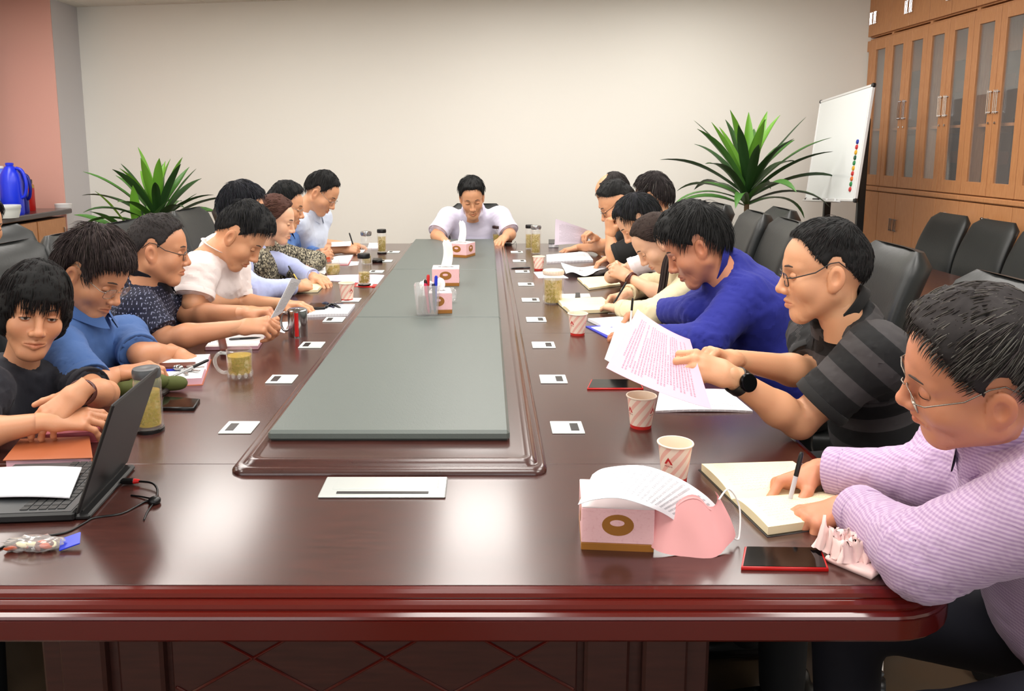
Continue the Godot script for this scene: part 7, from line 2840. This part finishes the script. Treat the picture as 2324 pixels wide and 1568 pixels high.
	person({label = "man in a black shirt and glasses resting his mouth on his fist", root = Vector3(1.120, 0.000, -4.460), head = Vector3(0.731, 1.136, -4.400), neck = Vector3(0.857, 0.999, -4.440), pelvis = Vector3(1.120, 0.580, -4.460), hx = Vector3(-0.105, 0.000, 0.995), hy = Vector3(-0.436, 0.899, -0.046), hz = Vector3(-0.894, -0.438, -0.094), sl = Vector3(0.873, 0.944, -4.256), sr = Vector3(0.841, 0.944, -4.624), el = Vector3(0.702, 0.862, -4.298), er = Vector3(0.866, 0.678, -4.724), wl = Vector3(0.678, 0.979, -4.336), wr = Vector3(0.769, 0.838, -4.557), tf = Vector3(-0.996, 0.000, 0.087), size = 1.0, seed = 16, fl = Vector3(-0.099, 0.995, 0.009), bl = Vector3(-0.925, 0.095, 0.368), pl = "fist", fr = Vector3(-0.977, -0.196, 0.085), br = Vector3(0.000, 1.000, 0.000), pr = "rest", face = "lean", skin = "tan", shirt = "shirt_black", sleeve = "short", glasses = "dark", hair = Color(0.02, 0.02, 0.02), locks = 500, top = 0.026, front = 0.03, side = 0.004, back = 0.006, lock = 0.026, width = 0.0018, line = [[0, 34], [25, 34], [42, 30], [55, 25], [80, 21], [110, 14], [135, -8], [180, -32]], open = 0.15, cut = 0.95, loose = 1.25})
	person({label = "balding man behind the black-shirted man holding up a grey page", root = Vector3(1.100, 0.000, -5.100), head = Vector3(0.794, 1.168, -5.011), neck = Vector3(0.924, 0.994, -5.086), pelvis = Vector3(1.100, 0.580, -5.100), hx = Vector3(0.000, 0.000, 1.000), hy = Vector3(-0.500, 0.866, 0.000), hz = Vector3(-0.866, -0.500, 0.000), sl = Vector3(0.940, 0.939, -4.902), sr = Vector3(0.908, 0.939, -5.270), el = Vector3(0.775, 0.826, -5.148), er = Vector3(0.831, 0.665, -5.260), wl = Vector3(0.626, 0.780, -5.378), wr = Vector3(0.716, 0.868, -5.168), tf = Vector3(-0.996, 0.000, 0.087), size = 1.0, seed = 17, fl = Vector3(-0.977, -0.196, 0.085), bl = Vector3(0.000, 1.000, 0.000), pl = "rest", fr = Vector3(-0.682, 0.485, 0.547), br = Vector3(0.000, 1.000, 0.000), pr = "hold", face = "full", skin = "tan", shirt = "shirt_charcoal", sleeve = "short", hair = Color(0.03, 0.026, 0.024), locks = 400, top = 0.012, front = 0.004, side = 0.012, lock = 0.04, width = 0.002, bald = Vector3(0, 1.0, 0.25), open = 0.2})
	person({label = "dark-haired man leaning back with his face turned to the back wall", root = Vector3(1.220, 0.000, -4.500), head = Vector3(0.903, 1.174, -4.304), neck = Vector3(1.077, 1.020, -4.534), pelvis = Vector3(1.220, 0.580, -4.500), hx = Vector3(-0.574, 0.000, 0.819), hy = Vector3(-0.198, 0.970, -0.139), hz = Vector3(-0.795, -0.242, -0.557), sl = Vector3(1.045, 0.965, -4.352), sr = Vector3(1.109, 0.965, -4.716), el = Vector3(1.160, 0.731, -4.238), er = Vector3(1.055, 0.695, -4.643), wl = Vector3(0.970, 0.891, -4.262), wr = Vector3(0.976, 0.895, -4.515), tf = Vector3(-0.985, 0.000, -0.174), size = 1.0, seed = 18, fl = Vector3(-0.941, 0.316, -0.120), bl = Vector3(0.000, 1.000, 0.000), pl = "rest", fr = Vector3(-0.467, 0.471, 0.749), br = Vector3(0.000, 1.000, 0.000), pr = "rest", face = "lean", skin = "tan", shirt = "shirt_charcoal", sleeve = "short", hair = Color(0.022, 0.018, 0.018), grey = 0.08, locks = 600, top = 0.03, side = 0.017, back = 0.016, lock = 0.04, width = 0.002, open = 0.2})
	person({label = "man in a white shirt reading at the far head of the table", root = Vector3(-0.100, 0.000, -6.220), head = Vector3(-0.105, 1.092, -5.758), neck = Vector3(-0.095, 0.980, -5.913), pelvis = Vector3(-0.100, 0.580, -6.220), hx = Vector3(0.997, 0.064, -0.041), hy = Vector3(-0.041, 0.911, 0.410), hz = Vector3(0.064, -0.407, 0.911), sl = Vector3(0.099, 0.941, -5.948), sr = Vector3(-0.285, 0.934, -5.947), el = Vector3(0.176, 0.821, -5.829), er = Vector3(-0.370, 0.814, -5.807), wl = Vector3(0.133, 0.818, -5.687), wr = Vector3(-0.289, 0.790, -5.623), tf = Vector3(0.000, 0.000, 1.000), size = 1.08, seed = 19, fl = Vector3(-0.432, -0.259, 0.864), bl = Vector3(0.000, 1.000, 0.000), pl = "rest", fr = Vector3(0.537, -0.447, 0.716), br = Vector3(0.000, 1.000, 0.000), pr = "rest", face = "lean", skin = "tan", wide = 0.94, long = 1.08, shirt = "shirt_lavender", sleeve = "short", hair = Color(0.02, 0.02, 0.02), locks = 500, top = 0.028, front = 0.026, side = 0.013, lock = 0.035, width = 0.002, open = 0.12, cut = 0.85, loose = 1.2})
	person({label = "woman with a black bob and fringe in a navy T-shirt looking at the camera", root = Vector3(-1.500, 0.000, -2.050), head = Vector3(-1.228, 1.021, -2.108), neck = Vector3(-1.286, 0.856, -2.134), pelvis = Vector3(-1.500, 0.500, -2.050), hx = Vector3(0.757, -0.207, -0.619), hy = Vector3(0.227, 0.973, -0.047), hz = Vector3(0.612, -0.105, 0.784), sl = Vector3(-1.208, 0.803, -2.207), sr = Vector3(-1.266, 0.857, -1.932), el = Vector3(-1.008, 0.818, -2.027), er = Vector3(-1.212, 0.796, -1.771), wl = Vector3(-0.977, 0.882, -1.834), wr = Vector3(-1.025, 0.828, -1.786), tf = Vector3(0.866, 0.000, 0.500), size = 0.97, seed = 20, fl = Vector3(-0.618, -0.556, 0.556), bl = Vector3(0.424, 0.848, 0.318), pl = "rest", fr = Vector3(0.859, -0.081, -0.505), br = Vector3(0.101, 0.909, 0.404), pr = "rest", bracelet = true, fem = 1, face = "slim", skin = "brown", wide = 0.98, shirt = "shirt_navy", sleeve = "short", collar = false, hair = Color(0.014, 0.012, 0.012), locks = 1500, top = 0.022, front = 0.02, side = 0.017, back = 0.02, hang = 0.022, lock = 0.042, width = 0.0017, lift = 0.0, crown = Vector3(0, 1, -0.1), flow = Vector3(0, -0.5, 0), open = 0.72, gaze = 0.0, look = -0.05, edge = 6.0, fringe = true, line = [[0, 6], [18, 4], [30, 8], [38, 2], [46, -24], [52, -58], [70, -62], [120, -62], [180, -58]], cut = 0.62})
	person({label = "woman in a blue shirt and rimless glasses with tousled short hair", root = Vector3(-1.460, 0.000, -2.450), head = Vector3(-1.216, 1.068, -2.428), neck = Vector3(-1.264, 0.926, -2.447), pelvis = Vector3(-1.460, 0.580, -2.450), hx = Vector3(0.207, -0.060, -0.976), hy = Vector3(0.501, 0.864, 0.053), hz = Vector3(0.840, -0.500, 0.210), sl = Vector3(-1.210, 0.836, -2.596), sr = Vector3(-1.260, 0.876, -2.278), el = Vector3(-1.100, 0.810, -2.450), er = Vector3(-1.099, 0.800, -2.134), wl = Vector3(-1.037, 0.785, -2.572), wr = Vector3(-1.078, 0.807, -2.248), tf = Vector3(0.966, 0.000, 0.259), size = 1.0, seed = 21, fl = Vector3(0.896, -0.286, 0.339), bl = Vector3(0.000, 1.000, 0.000), pl = "rest", fr = Vector3(0.982, 0.188, -0.029), br = Vector3(-0.053, 0.979, 0.199), pr = "write", pen = 1, pen_label = "silver and black pen held by the woman in blue", pen_dir = Vector3(0.75, 0.3, -0.5), pen_mat = "steel", fem = 0.6, face = "full", skin = "brown", shirt = "shirt_denim", sleeve = "short", glasses = "metal", hair = Color(0.035, 0.026, 0.025), locks = 1500, top = 0.034, front = 0.028, side = 0.018, back = 0.026, lock = 0.036, width = 0.0018, lift = 0.45, flow = Vector3(0.2, 0, 0.3), open = 0.15, cut = 0.9, loose = 1.1, line = [[0, 18], [25, 15], [40, 14], [52, 4], [62, -14], [74, -18], [84, 6], [100, 8], [112, -18], [140, -44], [180, -50]]})
	person({label = "man in a navy polo with white dashes and glasses reading a folded page", root = Vector3(-1.400, 0.000, -2.950), head = Vector3(-1.199, 1.086, -2.875), neck = Vector3(-1.259, 0.975, -2.910), pelvis = Vector3(-1.400, 0.580, -2.950), hx = Vector3(-0.276, 0.000, -0.961), hy = Vector3(0.134, 0.990, -0.038), hz = Vector3(0.952, -0.139, -0.273), sl = Vector3(-1.311, 0.857, -3.125), sr = Vector3(-1.214, 0.900, -2.726), el = Vector3(-1.157, 0.811, -3.037), er = Vector3(-1.124, 0.800, -2.694), wl = Vector3(-0.892, 0.855, -2.892), wr = Vector3(-0.853, 0.843, -2.698), tf = Vector3(0.999, 0.000, 0.035), size = 1.0, seed = 22, fl = Vector3(0.986, 0.099, 0.134), bl = Vector3(0.000, 1.000, 0.000), pl = "hold", fr = Vector3(0.993, 0.099, -0.064), br = Vector3(-0.018, 0.848, 0.530), pr = "hold", face = "full", skin = "brown", wide = 1.04, shirt = "shirt_dashes", sleeve = "short", collar_mat = "shirt_navy", glasses = "dark", hair = Color(0.035, 0.03, 0.028), locks = 1100, top = 0.012, front = 0.016, side = 0.004, back = 0.005, lock = 0.016, width = 0.0012, lift = 0.5, open = 0.3, line = [[0, 31], [25, 31], [40, 27], [52, 16], [62, 2], [74, -8], [80, -16], [86, 8], [100, 10], [112, -12], [130, -30], [150, -40], [180, -44]], cut = 0.78, loose = 1.1})
	person({label = "man in a white short-sleeved shirt bent over and writing, left of the steel mug", root = Vector3(-1.360, 0.000, -3.400), head = Vector3(-1.013, 1.097, -3.231), neck = Vector3(-1.089, 1.047, -3.284), pelvis = Vector3(-1.360, 0.580, -3.400), hx = Vector3(-0.035, 0.000, -0.999), hy = Vector3(0.642, 0.766, -0.022), hz = Vector3(0.766, -0.643, -0.027), sl = Vector3(-1.126, 0.950, -3.462), sr = Vector3(-1.141, 0.975, -3.112), el = Vector3(-1.106, 0.776, -3.436), er = Vector3(-1.147, 0.859, -3.044), wl = Vector3(-0.891, 0.785, -3.394), wr = Vector3(-1.092, 0.795, -3.422), tf = Vector3(0.996, 0.000, 0.087), size = 1.03, seed = 23, fl = Vector3(0.981, 0.016, 0.194), bl = Vector3(0.000, 1.000, 0.000), pl = "rest", fr = Vector3(0.145, -0.066, -0.987), br = Vector3(0.594, 0.800, 0.087), pr = "write", pen = 1, pen_label = "black pen in the hand of the man in white by the steel mug", pen_dir = Vector3(-0.5, 0.85, -0.1), face = "lean", skin = "tan", shirt = "shirt_pinkish", sleeve = "short", hair = Color(0.017, 0.017, 0.018), locks = 1000, top = 0.03, front = 0.036, side = 0.006, back = 0.006, lock = 0.042, width = 0.0016, line = [[0, 26], [25, 25], [42, 22], [55, 10], [70, -4], [80, -14], [86, 8], [100, 10], [112, -12], [130, -30], [150, -40], [180, -44]], flow = Vector3(0, 0, 0.6), open = 0.15, cut = 0.8, loose = 1.2, folds = 0.01})
	person({label = "dark-haired man in a pale blue long-sleeved shirt half hidden behind the man in white", root = Vector3(-1.360, 0.000, -3.850), head = Vector3(-1.200, 1.144, -3.895), neck = Vector3(-1.263, 0.991, -3.933), pelvis = Vector3(-1.360, 0.580, -3.850), hx = Vector3(-0.242, 0.000, -0.970), hy = Vector3(0.300, 0.951, -0.075), hz = Vector3(0.923, -0.309, -0.230), sl = Vector3(-1.256, 0.936, -4.118), sr = Vector3(-1.269, 0.936, -3.748), el = Vector3(-1.064, 0.804, -4.282), er = Vector3(-1.064, 0.809, -3.597), wl = Vector3(-0.897, 0.785, -4.097), wr = Vector3(-0.927, 0.790, -3.805), tf = Vector3(0.999, 0.000, 0.035), size = 1.0, seed = 24, fl = Vector3(0.669, -0.030, 0.742), bl = Vector3(0.000, 1.000, 0.000), pl = "rest", fr = Vector3(0.548, -0.030, -0.836), br = Vector3(0.502, 0.800, 0.329), pr = "write", pen = 1, pen_label = "gold pen in the hand of the man in pale blue", pen_dir = Vector3(-0.5, 0.75, -0.2), pen_mat = "brass", face = "lean", skin = "tan", shirt = "shirt_lightblue", sleeve = "long", hair = Color(0.017, 0.018, 0.022), locks = 700, top = 0.03, side = 0.016, lock = 0.035, width = 0.002, lift = 0.4, open = 0.15})
	person({label = "woman with swept brown hair in a black and cream print blouse", root = Vector3(-1.330, 0.000, -4.200), head = Vector3(-1.115, 1.073, -4.188), neck = Vector3(-1.179, 0.941, -4.229), pelvis = Vector3(-1.330, 0.580, -4.200), hx = Vector3(-0.070, 0.000, -0.998), hy = Vector3(0.241, 0.970, -0.017), hz = Vector3(0.968, -0.242, -0.068), sl = Vector3(-1.165, 0.886, -4.385), sr = Vector3(-1.192, 0.886, -4.073), el = Vector3(-0.985, 0.807, -4.571), er = Vector3(-1.161, 0.802, -4.328), wl = Vector3(-1.004, 0.790, -4.335), wr = Vector3(-0.974, 0.790, -4.182), tf = Vector3(0.996, 0.000, 0.087), size = 0.95, seed = 25, fl = Vector3(-0.083, -0.029, 0.996), bl = Vector3(0.000, 1.000, 0.000), pl = "rest", fr = Vector3(0.995, -0.099, -0.012), br = Vector3(0.000, 1.000, 0.000), pr = "rest", fem = 1, face = "slim", skin = "fair", shirt = "shirt_print", sleeve = "long", collar = false, hair = Color(0.075, 0.038, 0.028), locks = 700, top = 0.026, front = 0.022, side = 0.014, back = 0.03, lock = 0.06, width = 0.002, lift = 0.0, crown = Vector3(0, 0.2, 1), open = 0.25, cut = 0.88, line = [[0, 38], [25, 36], [42, 26], [56, 8], [70, -12], [86, -16], [100, -16], [120, -30], [150, -44], [180, -48]]})
	person({label = "man in a blue denim shirt and glasses with hands together, behind the print blouse", root = Vector3(-1.320, 0.000, -4.600), head = Vector3(-1.165, 1.116, -4.599), neck = Vector3(-1.227, 0.978, -4.639), pelvis = Vector3(-1.320, 0.580, -4.600), hx = Vector3(-0.122, 0.000, -0.993), hy = Vector3(0.240, 0.970, -0.029), hz = Vector3(0.963, -0.242, -0.118), sl = Vector3(-1.221, 0.923, -4.824), sr = Vector3(-1.234, 0.923, -4.454), el = Vector3(-1.186, 0.804, -5.080), er = Vector3(-1.263, 0.747, -4.676), wl = Vector3(-1.044, 0.800, -4.875), wr = Vector3(-1.019, 0.800, -4.680), tf = Vector3(0.999, 0.000, 0.035), size = 1.0, seed = 26, fl = Vector3(0.930, 0.188, 0.315), bl = Vector3(0.304, 0.316, -0.899), pl = "fist", fr = Vector3(0.950, 0.188, -0.249), br = Vector3(0.241, 0.316, 0.918), pr = "fist", face = "lean", skin = "tan", shirt = "shirt_sky", sleeve = "long", glasses = "metal", hair = Color(0.017, 0.018, 0.019), locks = 500, top = 0.028, front = 0.032, side = 0.008, lock = 0.03, width = 0.002, open = 0.3})
	person({label = "man in a pale shirt with rimless glasses, farthest of the left side", root = Vector3(-1.220, 0.000, -5.200), head = Vector3(-1.035, 1.169, -4.991), neck = Vector3(-1.133, 1.053, -5.055), pelvis = Vector3(-1.220, 0.580, -5.200), hx = Vector3(0.105, 0.000, -0.995), hy = Vector3(0.556, 0.829, 0.058), hz = Vector3(0.824, -0.559, 0.087), sl = Vector3(-1.100, 0.998, -5.240), sr = Vector3(-1.166, 0.998, -4.869), el = Vector3(-1.232, 0.805, -5.412), er = Vector3(-1.174, 0.805, -5.085), wl = Vector3(-0.988, 0.785, -5.484), wr = Vector3(-0.951, 0.790, -5.207), tf = Vector3(0.985, 0.000, 0.174), size = 1.02, seed = 27, fl = Vector3(0.959, -0.031, -0.282), bl = Vector3(0.000, 1.000, 0.000), pl = "rest", fr = Vector3(0.878, -0.023, -0.477), br = Vector3(0.286, 0.800, 0.527), pr = "write", pen = 1, pen_label = "dark pen in the hand of the man writing at the far left end", pen_dir = Vector3(-0.3, 0.95, -0.1), face = "full", skin = "tan", shirt = "shirt_ice", sleeve = "short", glasses = "metal", hair = Color(0.017, 0.017, 0.017), locks = 500, top = 0.024, front = 0.016, side = 0.012, lock = 0.03, width = 0.002, open = 0.15, cut = 0.85, loose = 1.15})
	person({label = "person in dark clothes at the left edge of the picture holding a sheet", root = Vector3(-2.500, 0.000, -3.400), head = Vector3(-2.112, 1.139, -3.288), neck = Vector3(-2.163, 1.018, -3.320), pelvis = Vector3(-2.500, 0.580, -3.400), hx = Vector3(0.342, 0.000, -0.940), hy = Vector3(0.243, 0.966, 0.089), hz = Vector3(0.908, -0.259, 0.330), sl = Vector3(-2.132, 0.963, -3.493), sr = Vector3(-2.193, 0.963, -3.147), el = Vector3(-2.018, 0.789, -3.320), er = Vector3(-2.032, 0.783, -3.023), wl = Vector3(-1.990, 1.001, -3.217), wr = Vector3(-1.919, 0.988, -3.063), tf = Vector3(0.985, 0.000, 0.174), size = 0.95, seed = 28, fl = Vector3(0.208, 0.620, 0.756), bl = Vector3(0.000, 1.000, 0.000), pl = "hold", fr = Vector3(0.781, 0.562, -0.273), br = Vector3(0.000, 1.000, 0.000), pr = "hold", face = "lean", skin = "tan", shirt = "shirt_black", sleeve = "long", hair = Color(0.02, 0.018, 0.018), locks = 300, top = 0.024, side = 0.014, lock = 0.035, width = 0.002, open = 0.2})
